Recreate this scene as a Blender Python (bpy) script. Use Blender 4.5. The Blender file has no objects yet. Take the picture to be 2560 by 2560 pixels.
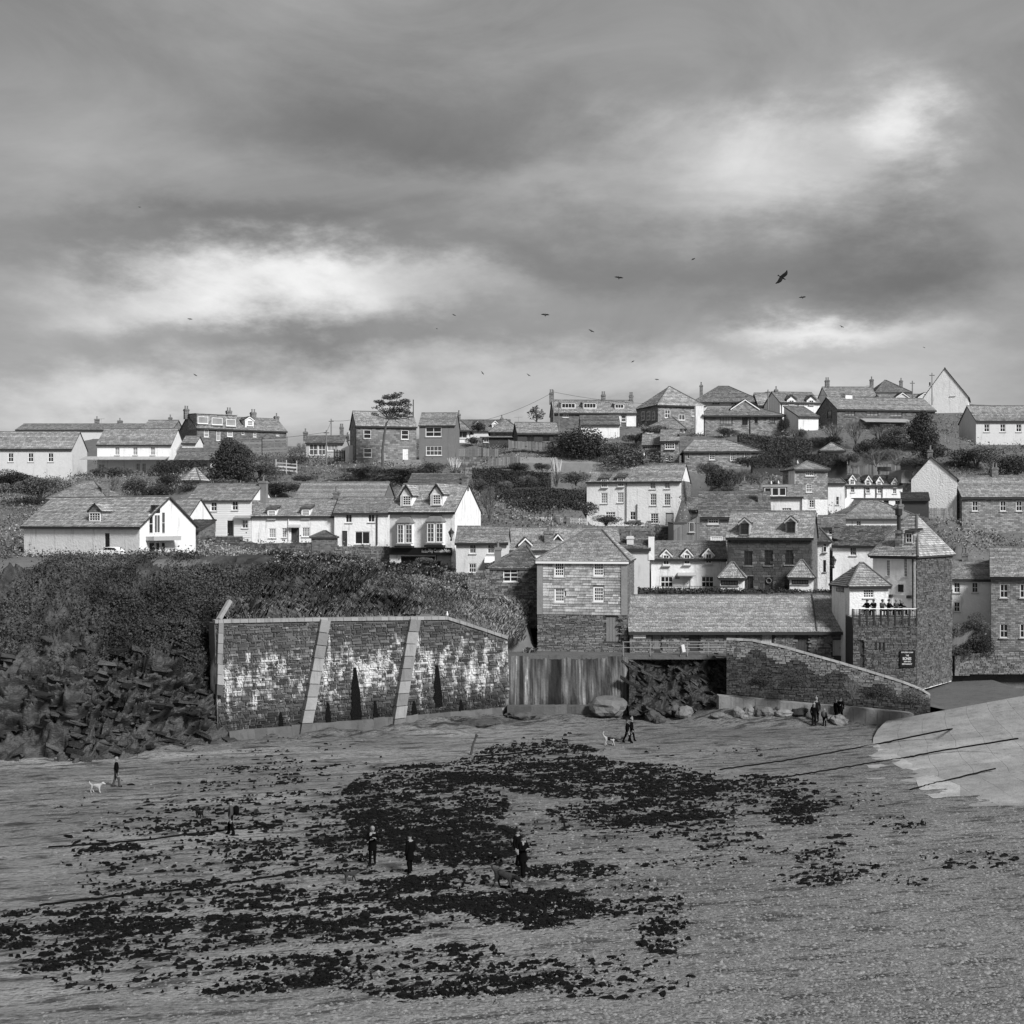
import bpy, bmesh, math, random
import numpy as np
from mathutils import Vector, Matrix
R = random.Random(7)
NR = np.random.RandomState(11)
rad = math.radians
sc = bpy.context.scene
COL = sc.collection

# ------------------------------------------------------------------ camera
F, CX, HY, CH = 3180.0, 1280.0, 1298.0, 16.0     # focal length (px of a 2560 frame), horizon row, eye height
cam_d = bpy.data.cameras.new('camera'); cam = bpy.data.objects.new('camera', cam_d); COL.objects.link(cam)
cam.location = (0, 0, CH); cam.rotation_euler = (rad(90), 0, 0)
cam_d.sensor_width = 36; cam_d.lens = 36*F/2560; cam_d.shift_y = (HY-1280)/2560
cam_d.clip_start = 1; cam_d.clip_end = 5000
sc.camera = cam
sc.cycles.max_bounces = 4; sc.cycles.diffuse_bounces = 2; sc.cycles.glossy_bounces = 2; sc.cycles.transmission_bounces = 1
# ------------------------------------------------------------------ exposure
sc.view_settings.view_transform = 'Standard'; sc.view_settings.look = 'None'
sc.view_settings.exposure = 0.45; sc.view_settings.gamma = 1.0; sc.view_settings.use_curve_mapping = False
# ------------------------------------------------------------------ sun
SUN_EL, SUN_AZ = rad(38), rad(138)               # azimuth from +Y towards +X: behind the viewer, to the right
sd = bpy.data.lights.new('sun', 'SUN'); sun = bpy.data.objects.new('sun', sd); COL.objects.link(sun)
sd.energy = 3.6; sd.angle = rad(14); sd.color = (1, 1, 1)
_tos = Vector((math.sin(SUN_AZ)*math.cos(SUN_EL), math.cos(SUN_AZ)*math.cos(SUN_EL), math.sin(SUN_EL)))
sun.rotation_euler = _tos.to_track_quat('Z', 'Y').to_euler()
# ------------------------------------------------------------------ world: grey Nishita sky behind a broken cloud deck
wd = bpy.data.worlds.new('World'); sc.world = wd; wd.use_nodes = True
wt = wd.node_tree; wt.nodes.clear()
def N(t, typ, ins=None, **kw):
    n = t.nodes.new(typ)
    for k, v in kw.items(): setattr(n, k, v)
    for k, v in (ins or {}).items():
        if hasattr(v, 'is_output'): t.links.new(v, n.inputs[k])
        else: n.inputs[k].default_value = v
    return n
def mth(t, op, a, b=0.0, c=0.0, clamp=False):
    n = N(t, 'ShaderNodeMath', {0: a, 1: b, 2: c}, operation=op, use_clamp=clamp); return n.outputs[0]
def build_sky():
    t = wt
    sky = N(t, 'ShaderNodeTexSky', sky_type='NISHITA', sun_disc=False, sun_elevation=SUN_EL, sun_rotation=SUN_AZ)
    bw = N(t, 'ShaderNodeRGBToBW', {0: sky.outputs[0]}).outputs[0]
    clear = mth(t, 'MULTIPLY', bw, 0.08)
    tc = N(t, 'ShaderNodeTexCoord').outputs['Generated']
    mp = N(t, 'ShaderNodeMapping', {'Vector': tc, 'Scale': (1.0, 1.0, 2.2)}).outputs[0]
    n1 = N(t, 'ShaderNodeTexNoise', {'Vector': mp, 'Scale': 2.3, 'Detail': 3.0, 'Roughness': .5, 'Distortion': .2}).outputs[0]
    n2 = N(t, 'ShaderNodeTexNoise', {'Vector': mp, 'Scale': 4.5, 'Detail': 10.0, 'Roughness': .60, 'Distortion': 1.0}).outputs[0]
    n3 = N(t, 'ShaderNodeTexNoise', {'Vector': mp, 'Scale': 7.0, 'Detail': 8.0, 'Roughness': .62}).outputs['Color']
    wv = N(t, 'ShaderNodeSeparateXYZ', {0: n3})
    s = N(t, 'ShaderNodeSeparateXYZ', {0: tc})
    y = mth(t, 'MAXIMUM', s.outputs[1], .06)
    u = mth(t, 'DIVIDE', s.outputs[0], y); v = mth(t, 'DIVIDE', s.outputs[2], y)
    u = mth(t, 'ADD', u, mth(t, 'MULTIPLY', mth(t, 'SUBTRACT', wv.outputs[0], .5), .20))
    v = mth(t, 'ADD', v, mth(t, 'MULTIPLY', mth(t, 'SUBTRACT', wv.outputs[1], .5), .125))
    b = mth(t, 'ADD', .215, mth(t, 'MULTIPLY', mth(t, 'SUBTRACT', n1, .5), .16))
    # banks of lighter and darker cloud: centre (u, v), half widths, amount
    for (px, py, sx, sy, am) in [
        (610, 712, 260, 58, .33), (830, 735, 330, 60, .15), (1080, 715, 220, 60, .10), (330, 770, 220, 90, .14), (560, 790, 240, 40, .10),
        (1040, 310, 420, 150, -.12), (620, 400, 200, 60, .03), (480, 590, 420, 60, -.09), (720, 855, 420, 38, -.08), (300, 330, 260, 150, .06),
        (700, 1010, 800, 75, .22), (1250, 930, 420, 70, .06), (1960, 390, 190, 85, .24), (2270, 330, 110, 100, .34), (1680, 350, 150, 90, .09), (1820, 470, 200, 50, .05),
        (1830, 650, 480, 75, -.06), (2280, 620, 180, 130, -.09), (2060, 838, 200, 44, .38), (1900, 980, 420, 65, .20),
        (1350, 500, 450, 60, .05), (1250, 640, 300, 50, -.03), (2330, 860, 160, 80, .10), (300, 1010, 260, 60, .12)]:
        a = mth(t, 'DIVIDE', mth(t, 'SUBTRACT', u, (px-CX)/F), sx/F)
        c = mth(t, 'DIVIDE', mth(t, 'SUBTRACT', v, (HY-py)/F), sy/F)
        r2 = mth(t, 'ADD', mth(t, 'MULTIPLY', a, a), mth(t, 'MULTIPLY', c, c))
        g = mth(t, 'EXPONENT', mth(t, 'MULTIPLY', r2, -.75))
        b = mth(t, 'ADD', b, mth(t, 'MULTIPLY', g, am))
    tex = mth(t, 'ADD', .52, mth(t, 'MULTIPLY', n2, .96))
    b = mth(t, 'MULTIPLY', b, tex)
    b = mth(t, 'ADD', .06, mth(t, 'MULTIPLY', mth(t, 'ADD', mth(t, 'SUBTRACT', b, .06), mth(t, 'SQRT', mth(t, 'ADD', mth(t, 'POWER', mth(t, 'SUBTRACT', b, .06), 2.0), .003))), .5))
    b = mth(t, 'ADD', mth(t, 'MULTIPLY', b, .93), mth(t, 'MULTIPLY', clear, .07))
    bg = N(t, 'ShaderNodeBackground', {'Color': b, 'Strength': 1.0})
    out = N(t, 'ShaderNodeOutputWorld', {0: bg.outputs[0]})
build_sky()

# ------------------------------------------------------------------ helpers
def PX(px, py, Y): return Vector(((px-CX)/F*Y, Y, CH-(py-HY)/F*Y))
def on_z(px, py, z=0.0):
    Y = F*(CH-z)/(py-HY); return PX(px, py, Y)
def tag(o, label=None, cat=None, group=None, kind=None):
    if label: o['label'] = label
    if cat: o['category'] = cat
    if group: o['group'] = group
    if kind: o['kind'] = kind
    return o
def empty(name, loc=(0, 0, 0), rz=0.0):
    o = bpy.data.objects.new(name, None); COL.objects.link(o); o.location = loc; o.rotation_euler = (0, 0, rz)
    o.empty_display_size = .2; return o
def link(name, me, parent=None, kind=None):
    o = bpy.data.objects.new(name, me); COL.objects.link(o)
    if parent: o.parent = parent
    if kind: o['kind'] = kind
    return o
class MB:
    def __init__(s): s.v = []; s.f = []; s.t = []
    def face(s, pts, tone=1.0):
        i = len(s.v); s.v += [tuple(p) for p in pts]; s.f.append(tuple(range(i, i+len(pts)))); s.t.append(tone)
    def hexa(s, p, tone=1.0):      # 0-3 bottom ring, 4-7 top ring
        i = len(s.v); s.v += [tuple(q) for q in p]
        for f in ((3, 2, 1, 0), (4, 5, 6, 7), (0, 1, 5, 4), (1, 2, 6, 5), (2, 3, 7, 6), (3, 0, 4, 7)):
            s.f.append(tuple(i+k for k in f)); s.t.append(tone)
    def box(s, x0, x1, y0, y1, z0, z1, tone=1.0):
        s.hexa([(x0, y0, z0), (x1, y0, z0), (x1, y1, z0), (x0, y1, z0), (x0, y0, z1), (x1, y0, z1), (x1, y1, z1), (x0, y1, z1)], tone)
    def prism(s, ring, off, tone=1.0):   # ring of points extruded by vector off
        n = len(ring); i = len(s.v); off = Vector(off)
        s.v += [tuple(p) for p in ring]+[tuple(Vector(p)+off) for p in ring]
        s.f.append(tuple(range(i, i+n))); s.f.append(tuple(range(i+2*n-1, i+n-1, -1))); s.t += [tone, tone]
        for k in range(n):
            j = (k+1) % n; s.f.append((i+j, i+k, i+n+k, i+n+j)); s.t.append(tone)
    def tube(s, pts, r, seg=6, tone=1.0, taper=None):
        pts = [Vector(p) for p in pts]; i0 = len(s.v); n = len(pts)
        for k, p in enumerate(pts):
            d = (pts[min(k+1, n-1)]-pts[max(k-1, 0)]).normalized()
            a = d.cross(Vector((0, 0, 1)) if abs(d.z) < .9 else Vector((1, 0, 0))).normalized(); b = d.cross(a)
            rr = r if taper is None else r+(taper-r)*k/(n-1)
            for q in range(seg):
                an = 2*math.pi*q/seg; s.v.append(tuple(p+a*math.cos(an)*rr+b*math.sin(an)*rr))
        for k in range(n-1):
            for q in range(seg):
                s.f.append((i0+k*seg+q, i0+k*seg+(q+1) % seg, i0+(k+1)*seg+(q+1) % seg, i0+(k+1)*seg+q)); s.t.append(tone)
        s.f.append(tuple(i0+q for q in range(seg))[::-1]); s.f.append(tuple(i0+(n-1)*seg+q for q in range(seg))); s.t += [tone, tone]
    def lathe(s, prof, seg=10, c=(0, 0, 0), tone=1.0):
        i0 = len(s.v); n = len(prof)
        for r, z in prof:
            for q in range(seg):
                a = 2*math.pi*q/seg; s.v.append((c[0]+r*math.cos(a), c[1]+r*math.sin(a), c[2]+z))
        for k in range(n-1):
            for q in range(seg):
                s.f.append((i0+k*seg+q, i0+k*seg+(q+1) % seg, i0+(k+1)*seg+(q+1) % seg, i0+(k+1)*seg+q)); s.t.append(tone)
        s.f.append(tuple(i0+q for q in range(seg))[::-1]); s.f.append(tuple(i0+(n-1)*seg+q for q in range(seg))); s.t += [tone, tone]
    def mesh(s, name, mat, smooth=False):
        me = bpy.data.meshes.new(name); me.from_pydata(s.v, [], s.f)
        at = me.attributes.new('tone', 'FLOAT', 'FACE'); at.data.foreach_set('value', s.t)
        me.materials.append(mat)
        if smooth: me.polygons.foreach_set('use_smooth', [True]*len(s.f))
        me.update(); return me
    def build(s, name, mat, parent=None, kind=None, smooth=False):
        return link(name, s.mesh(name, mat, smooth), parent, kind)
def np_mesh(name, V, Fq, mat, tone=None, smooth=False):
    me = bpy.data.meshes.new(name); V = np.asarray(V, dtype=np.float32); Fq = np.asarray(Fq, dtype=np.int32)
    k = Fq.shape[1]; nf = len(Fq)
    me.vertices.add(len(V)); me.vertices.foreach_set('co', V.ravel())
    me.loops.add(nf*k); me.loops.foreach_set('vertex_index', Fq.ravel())
    me.polygons.add(nf); me.polygons.foreach_set('loop_start', np.arange(0, nf*k, k, dtype=np.int32))
    me.polygons.foreach_set('loop_total', np.full(nf, k, dtype=np.int32))
    at = me.attributes.new('tone', 'FLOAT', 'FACE')
    at.data.foreach_set('value', np.ones(nf, np.float32) if tone is None else np.asarray(tone, np.float32))
    if smooth: me.polygons.foreach_set('use_smooth', np.ones(nf, bool))
    me.materials.append(mat); me.update(calc_edges=True); me.validate(); return me
_perm = NR.rand(64, 64, 64)
def vnoise(x, y, z=0.0):
    x, y, z = np.broadcast_arrays(np.asarray(x, float), np.asarray(y, float), np.asarray(z, float))
    xi, yi, zi = np.floor(x).astype(int), np.floor(y).astype(int), np.floor(z).astype(int)
    fx, fy, fz = x-xi, y-yi, z-zi
    fx = fx*fx*(3-2*fx); fy = fy*fy*(3-2*fy); fz = fz*fz*(3-2*fz)
    def g(a, b, c): return _perm[(xi+a) % 64, (yi+b) % 64, (zi+c) % 64]
    def mix(a, b, t): return a+(b-a)*t
    return mix(mix(mix(g(0, 0, 0), g(1, 0, 0), fx), mix(g(0, 1, 0), g(1, 1, 0), fx), fy),
               mix(mix(g(0, 0, 1), g(1, 0, 1), fx), mix(g(0, 1, 1), g(1, 1, 1), fx), fy), fz)
def fbm(x, y, z=0.0, o=4):
    s = 0; a = .5
    for k in range(o): s = s+a*(vnoise(np.asarray(x)*2**k+k*7.3, np.asarray(y)*2**k+k*3.1, np.asarray(z)*2**k)-.5); a *= .55
    return s
# ------------------------------------------------------------------ materials (greys: the photograph is monochrome)
MATS = {}
def M(name, v, var=.25, scl=3.0, rough=.85, bump=.3, bscl=None, stretch=(1, 1, 1), spec=.3, tonevar=1.0, dirt=0.0, streak=0.0, brick=None, speck=0.0, metal=0.0):
    m = bpy.data.materials.new(name); m.use_nodes = True; t = m.node_tree; t.nodes.clear(); MATS[name] = m
    co = N(t, 'ShaderNodeTexCoord').outputs['Object']
    mp = N(t, 'ShaderNodeMapping', {'Vector': co, 'Scale': stretch}).outputs[0]
    n1 = N(t, 'ShaderNodeTexNoise', {'Vector': mp, 'Scale': scl, 'Detail': 4.0, 'Roughness': .62}).outputs[0]
    n0 = N(t, 'ShaderNodeTexNoise', {'Vector': co, 'Scale': .35, 'Detail': 3.0}).outputs[0]
    f = mth(t, 'ADD', 1-var, mth(t, 'MULTIPLY', n1, 2*var))
    f = mth(t, 'MULTIPLY', f, mth(t, 'ADD', 1-var*.5, mth(t, 'MULTIPLY', n0, var)))
    at = N(t, 'ShaderNodeAttribute', attribute_name='tone').outputs['Fac']
    tn = mth(t, 'ADD', 1-tonevar, mth(t, 'MULTIPLY', at, tonevar))
    f = mth(t, 'MULTIPLY', f, tn)
    hgt = n1
    if dirt or streak:
        md = N(t, 'ShaderNodeMapping', {'Vector': co, 'Scale': (1.6, 1.6, .22)}).outputs[0]
        nd = N(t, 'ShaderNodeTexNoise', {'Vector': md, 'Scale': 1.3, 'Detail': 4.0, 'Roughness': .7}).outputs[0]
        dm = N(t, 'ShaderNodeMapRange', {'Value': nd, 'From Min': .52, 'From Max': .74, 'To Min': 1.0, 'To Max': 1-max(dirt, streak)}, interpolation_type='SMOOTHSTEP').outputs[0]
        f = mth(t, 'MULTIPLY', f, dm)
    if speck:
        ns = N(t, 'ShaderNodeTexNoise', {'Vector': co, 'Scale': 7.0, 'Detail': 4.0, 'Roughness': .7}).outputs[0]
        sm = N(t, 'ShaderNodeMapRange', {'Value': ns, 'From Min': .58, 'From Max': .68, 'To Min': 1.0, 'To Max': 1+speck}).outputs[0]
        f = mth(t, 'MULTIPLY', f, sm)
    if brick:
        bw_, bh_, mort = brick
        s = N(t, 'ShaderNodeSeparateXYZ', {0: co})
        cv = N(t, 'ShaderNodeCombineXYZ', {0: mth(t, 'ADD', s.outputs[0], s.outputs[1]), 1: s.outputs[2]}).outputs[0]
        wn = N(t, 'ShaderNodeTexNoise', {'Vector': cv, 'Scale': 2.0, 'Detail': 2.0}).outputs['Color']
        wv = N(t, 'ShaderNodeVectorMath', {0: cv, 1: N(t, 'ShaderNodeVectorMath', {0: wn, 'Scale': .14}, operation='SCALE').outputs[0]}, operation='ADD').outputs[0]
        br = N(t, 'ShaderNodeTexBrick', {'Vector': wv, 'Color1': (.55, .55, .55, 1), 'Color2': (1.45, 1.45, 1.45, 1), 'Mortar': (mort, mort, mort, 1), 'Scale': 1.0, 'Mortar Size': .018, 'Brick Width': bw_, 'Row Height': bh_, 'Bias': 0.0}, offset=.5)
        bb = N(t, 'ShaderNodeRGBToBW', {0: br.outputs[0]}).outputs[0]
        f = mth(t, 'MULTIPLY', f, bb)
        hgt = mth(t, 'ADD', mth(t, 'MULTIPLY', n1, .5), mth(t, 'MULTIPLY', br.outputs['Fac'], -.6))
    col = mth(t, 'MULTIPLY', f, v)
    ins = {'Base Color': col, 'Roughness': rough, 'Specular IOR Level': spec, 'Metallic': metal}
    if bump > 0:
        nb = N(t, 'ShaderNodeTexNoise', {'Vector': mp, 'Scale': bscl or scl*4, 'Detail': 2.0, 'Roughness': .65}).outputs[0]
        ins['Normal'] = N(t, 'ShaderNodeBump', {'Strength': bump, 'Distance': .08, 'Height': mth(t, 'ADD', hgt, mth(t, 'MULTIPLY', nb, .6)) if brick else nb}).outputs[0]
    p = N(t, 'ShaderNodeBsdfPrincipled', ins)
    N(t, 'ShaderNodeOutputMaterial', {0: p.outputs[0]}); return m
M('white', .80, .16, 1.6, bump=.5, bscl=4, dirt=.34)
M('white_rough', .74, .2, 3.0, bump=.9, bscl=6, dirt=.38)
M('cream', .62, .14, 2.0, bump=.4, dirt=.2)
M('paint', .80, .04, 6, rough=.5, bump=.05)
M('greypaint', .42, .12, 4, rough=.6, bump=.1)
M('blackpaint', .022, .2, 4, rough=.45, bump=.05)
M('darktrim', .035, .2, 5, rough=.6, bump=.1)
M('render_grey', 0.19, .18, 2.0, bump=.3, dirt=.3)
M('stone', 0.27, .35, 2.6, bump=.7, brick=(.42, .17, .55), dirt=.25)
M('stone_dark', 0.14, .35, 2.6, bump=.7, brick=(.40, .16, 1.25), dirt=.2)
M('stone_block', 0.22, .3, 2.6, bump=.5, brick=(.55, .26, .75), dirt=.2)
M('slatehung', 0.27, .25, 2.0, bump=.35, brick=(.36, .20, .45), dirt=.25)
M('clap', .76, .06, 3.0, bump=.1)
M('mortar', .055, .4, 5, bump=.5)
M('ramp_stone', .12, .4, 4.0, bump=.6, dirt=.5)
M('rubble', .18, .35, 5.0, bump=.5, dirt=.3)
M('slate', .32, .42, 1.6, rough=.75, bump=.3, spec=.4, dirt=.35, speck=.25)
M('slate_lt', .37, .42, 1.6, rough=.75, bump=.3, spec=.4, dirt=.38, speck=.4)
M('slate_dk', 0.17, .3, 3.0, rough=.75, bump=.3, spec=.4, speck=.5)
M('slate_md', 0.29, .36, 1.6, rough=.75, bump=.3, spec=.4, dirt=.3, speck=.2)
M('dark_block', .075, .35, 3.0, rough=.8, bump=.4, dirt=.25)
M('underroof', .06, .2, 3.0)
M('ridge', .13, .3, 5.0, bump=.4)
M('chim', .20, .35, 3.0, bump=.5, brick=(.3, .1, .7), dirt=.35)
M('pot', .17, .2, 5.0, rough=.7)
M('concrete', 0.25, .25, 1.5, bump=.35, dirt=.35, speck=.15)
M('concrete_dk', .11, .35, 1.6, bump=.5, dirt=.4)
M('timber', .20, .35, 4.0, stretch=(6, 6, .6), bump=.3)
M('timber_dk', .06, .35, 4.0, stretch=(6, 6, .6), bump=.3)
M('metal', .25, .15, 6, rough=.45, bump=.05)
M('metal_dk', .03, .15, 6, rough=.5, bump=.05)
M('wire', .02, .0, 1, bump=0)
M('leaf', 0.095, .25, 2.0, rough=.75, bump=0, spec=.2)
M('leaf_lt', 0.15, .25, 2.0, rough=.75, bump=0, spec=.2)
M('leaf_dk', 0.055, .25, 2.0, rough=.75, bump=0, spec=.2)
M('twig', 0.16, .25, 4.0, bump=.1)
M('bark', .10, .35, 5.0, stretch=(4, 4, .8), bump=.5)
M('straw', 0.5, .2, 4.0, bump=0)
M('grass', 0.12, .4, 1.6, rough=.95, bump=.5, bscl=8)
M('turf', .24, .3, 1.2, rough=.95, bump=.5, bscl=10)
M('soil', 0.08, .4, 1.2, rough=.95, bump=.8, bscl=5)
M('weed', .004, .6, 4.0, rough=.55, bump=.9, bscl=22, spec=.12)
M('pebble', 0.17, .3, 3.0, bump=.2)
M('skin', 0.2, .08, 8, rough=.55, bump=.02)
M('cloth_black', .004, .2, 8, rough=.95, bump=0, spec=.05)
M('cloth_dark', .010, .25, 8, rough=.95, bump=0, spec=.05)
M('cloth_mid', 0.05, .2, 8, rough=.85, bump=.15)
M('cloth_light', 0.22, .12, 8, rough=.85, bump=.15)
M('hair_dark', .008, .3, 20, rough=.6, bump=.2)
M('hair_light', 0.2, .2, 20, rough=.6, bump=.2)
M('fur_white', 0.42, .2, 18, rough=.9, bump=.5)
M('fur_black', .006, .3, 18, rough=.9, bump=.5)
M('fur_grey', 0.04, .5, 12, rough=.9, bump=.6)
M('wet_rock', 0.036, .5, 1.3, rough=.6, bump=.9, bscl=5, stretch=(1, 1, 1.8), spec=.4)
M('boulder', .17, .4, 1.8, rough=.8, bump=.7, bscl=7)
M('sign_black', .012, .1, 5, rough=.4, bump=0)
def glass_mat(name, v, rough=.07, spec=.6, curtain=0.0):
    m = bpy.data.materials.new(name); m.use_nodes = True; t = m.node_tree; MATS[name] = m; t.nodes.clear()
    co = N(t, 'ShaderNodeTexCoord').outputs['Object']
    n1 = N(t, 'ShaderNodeTexNoise', {'Vector': co, 'Scale': .9, 'Detail': 2.0}).outputs[0]
    nb = N(t, 'ShaderNodeTexNoise', {'Vector': co, 'Scale': 1.4, 'Detail': 1.0}).outputs[0]
    bp = N(t, 'ShaderNodeBump', {'Strength': .12, 'Distance': .05, 'Height': nb}).outputs[0]
    c = mth(t, 'MULTIPLY', mth(t, 'ADD', .4, mth(t, 'MULTIPLY', n1, 1.2)), v)
    p = N(t, 'ShaderNodeBsdfPrincipled', {'Base Color': c, 'Roughness': rough, 'Normal': bp, 'Specular IOR Level': spec})
    N(t, 'ShaderNodeOutputMaterial', {0: p.outputs[0]})
glass_mat('glass', .018); glass_mat('glass_lt', .28, .15); glass_mat('glass_md', .08, .08)
# ------------------------------------------------------------------ building kit
CP = []            # terrain control points, filled by everything that stands on the hill
FOOT = []          # footprints kept clear of undergrowth
class Frame:       # a wall plane in a building's local space
    def __init__(s, o, U, n): s.o = Vector(o); s.U = Vector(U).normalized(); s.n = Vector(n).normalized()
    def p(s, u, z, d=0.0): return s.o+s.U*u+Vector((0, 0, z))+s.n*d
def fbox(mb, fr, u0, u1, z0, z1, d0, d1, tone=1.0):
    a = [fr.p(u0, z0, d1), fr.p(u1, z0, d1), fr.p(u1, z0, d0), fr.p(u0, z0, d0)]
    mb.hexa(a+[q+Vector((0, 0, z1-z0)) for q in a], tone)
def hit(root, fr, px, py):
    m = root.matrix_basis; o = m @ fr.o; n = m.to_3x3() @ fr.n; U = m.to_3x3() @ fr.U
    d = Vector(((px-CX)/F, 1, -(py-HY)/F)); c = Vector((0, 0, CH))
    t = (o-c).dot(n)/d.dot(n); q = c+d*t
    return (q-o).dot(U), q.z-o.z
def slates(mb, poly, expo, wmin, wmax, lift=.06, tv=.3, rnd=R):
    p0, p1 = Vector(poly[0]), Vector(poly[1]); e1 = (p1-p0).normalized()
    nrm = None
    for k in range(2, len(poly)):
        c = e1.cross(Vector(poly[k])-p0)
        if c.length > 1e-4: nrm = c.normalized(); break
    if nrm.z < 0: nrm = -nrm
    e2 = nrm.cross(e1)
    P = [((Vector(q)-p0).dot(e1), (Vector(q)-p0).dot(e2)) for q in poly]
    bm = max(b for a, b in P); b = 0.0; sag = rnd.random()*6
    while b < bm-.02:
        bc = min(b+expo*.5, bm-.01); xs = []
        for k in range(len(P)):
            (a0, b0), (a1, b1) = P[k], P[(k+1) % len(P)]
            if (b0-bc)*(b1-bc) < 0: xs.append(a0+(a1-a0)*(bc-b0)/(b1-b0))
        if len(xs) >= 2:
            lo, hi = min(xs), max(xs); a = lo
            rowt = 1+(rnd.random()-.5)*.42
            while a < hi-.03:
                w = min(wmin+(wmax-wmin)*rnd.random(), hi-a)
                if hi-a-w < wmin*.5: w = hi-a
                g = .012; t = rowt*(1+(rnd.random()-.5)*2*tv); j = rnd.random()*.02; jb = (rnd.random()-.5)*expo*.10
                l = lift+j
                q = [p0+e1*(a+g)+e2*(b+jb)+nrm*l, p0+e1*(a+w-g)+e2*(b+jb)+nrm*(l+(rnd.random()-.5)*.012),
                     p0+e1*(a+w-g)+e2*min(b+expo*1.1, bm)+nrm*.012, p0+e1*(a+g)+e2*min(b+expo*1.1, bm)+nrm*.012]
                mb.face(q, t); mb.face([q[0]-nrm*l, q[1]-nrm*l, q[1], q[0]], t*.35)  # front lip toned darker: each course's shadow line is put into the slate colour
                a += w
        b += expo
def courses(fr_map, inside, u0, u1, z0, z1, hmin, hmax, lmin, lmax, d0, d1, gap=.02, tv=.35, rnd=R):
    """rows of stones: yields (8 corners, length*height, tone)"""
    z = z0
    while z < z1-.02:
        h = min(hmin+(hmax-hmin)*rnd.random(), z1-z); u = u0-rnd.random()*lmax*.5
        while u < u1:
            l = lmin+(lmax-lmin)*rnd.random()**1.4
            a, b = max(u, u0), min(u+l, u1); u += l
            if b-a < lmin*.35: continue
            if not inside((a+b)/2, z+h/2): continue
            t = 1+(rnd.random()-.5)*2*tv; dd = d1*(.35+.65*rnd.random()); g = gap*(.6+.8*rnd.random())
            s = [(rnd.random()-.5)*gap*.9 for _ in range(8)]
            c = [(a+g, z+g*.5+s[0]), (b-g, z+g*.5+s[1]), (b-g+s[2], z+h-g*.5+s[3]), (a+g+s[4], z+h-g*.5+s[5])]
            yield ([fr_map(*c[0], d0), fr_map(*c[1], d0), fr_map(*c[2], d0), fr_map(*c[3], d0),
                    fr_map(*c[0], dd), fr_map(*c[1], dd), fr_map(*c[2], dd), fr_map(*c[3], dd)], (b-a)*h, t)
        z += h
def stone_mb(mb, p, t):
    i = len(mb.v); mb.v += [tuple(q) for q in p]
    for f in ((4, 5, 6, 7), (0, 1, 5, 4), (1, 2, 6, 5), (2, 3, 7, 6), (3, 0, 4, 7)):
        mb.f.append(tuple(i+k for k in f)); mb.t.append(t)
def wall_panel(mb, fr, u0, u1, z0, z1, holes, rev=.16):
    us = sorted({u0, u1, *[min(max(h[0], u0), u1) for h in holes], *[min(max(h[2], u0), u1) for h in holes]})
    zs = sorted({z0, z1, *[min(max(h[1], z0), z1) for h in holes], *[min(max(h[3], z0), z1) for h in holes]})
    for i in range(len(us)-1):
        for j in range(len(zs)-1):
            a, b, c, d = us[i], us[i+1], zs[j], zs[j+1]
            if b-a < 1e-5 or d-c < 1e-5: continue
            m = ((a+b)/2, (c+d)/2)
            if any(h[0] < m[0] < h[2] and h[1] < m[1] < h[3] for h in holes): continue
            mb.face([fr.p(a, c), fr.p(b, c), fr.p(b, d), fr.p(a, d)])
    for h in holes:
        a, c, b, d = h[0], h[1], h[2], min(h[3], z1)
        for q in ([(a, c), (b, c)], [(b, c), (b, d)], [(b, d), (a, d)], [(a, d), (a, c)]):
            mb.face([fr.p(*q[0]), fr.p(*q[0], -rev), fr.p(*q[1], -rev), fr.p(*q[1])])
def window(root, fr, r, style='2x2', sill=True, name='window', recess=.09, proud=0.0):
    """r = (u0, z0, u1, z1). style: 'CxR' + k dark frame, l light panes, m mid panes"""
    u0, z0, u1, z1 = r; cr = style.rstrip('klmgt'); fl = style[len(cr):]
    c, rw = [int(q) for q in cr.split('x')]
    fm = MATS['darktrim'] if 'k' in fl else MATS['greypaint'] if 'g' in fl else MATS['paint']
    gm = MATS['glass_lt'] if 'l' in fl else MATS['glass_md'] if 'm' in fl else MATS['glass']
    W, Hh = u1-u0, z1-z0; fw = min(.085, W*.1, Hh*.1) if 't' not in fl else min(.14, W*.16)
    d0, d1 = -recess-.03+proud, -recess+.05+proud
    mb = MB()
    fbox(mb, fr, u0, u0+fw, z0, z1, d0, d1); fbox(mb, fr, u1-fw, u1, z0, z1, d0, d1)
    fbox(mb, fr, u0+fw, u1-fw, z0, z0+fw*1.3, d0, d1); fbox(mb, fr, u0+fw, u1-fw, z1-fw, z1, d0, d1)
    bw = max(.022, min(.05, W*.045))
    for k in range(1, c):
        x = u0+fw+(W-2*fw)*k/c; w2 = bw*(1.0 if c > 2 else 1.3)*.5
        fbox(mb, fr, x-w2, x+w2, z0+fw*1.3, z1-fw, d0+.01, d1-.02)
    for k in range(1, rw):
        z = z0+fw+(Hh-2*fw)*k/rw; w2 = bw*.5*(1.6 if (rw % 2 == 0 and k == rw//2) else 1)
        fbox(mb, fr, u0+fw, u1-fw, z-w2, z+w2, d0+.012, d1-.015)
    w = mb.build(name, fm, root)
    g = MB(); g.face([fr.p(u0+fw*.5, z0+fw*.5, d0+.03), fr.p(u1-fw*.5, z0+fw*.5, d0+.03), fr.p(u1-fw*.5, z1-fw*.5, d0+.03), fr.p(u0+fw*.5, z1-fw*.5, d0+.03)])
    g.build('pane', gm, w)
    if sill:
        s = MB(); fbox(s, fr, u0-.08, u1+.08, z0-.09, z0-.005, -recess, .09+proud); s.build('sill', MATS['stone_block' if 'k' in fl else 'greypaint'], w)
    return w
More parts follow.
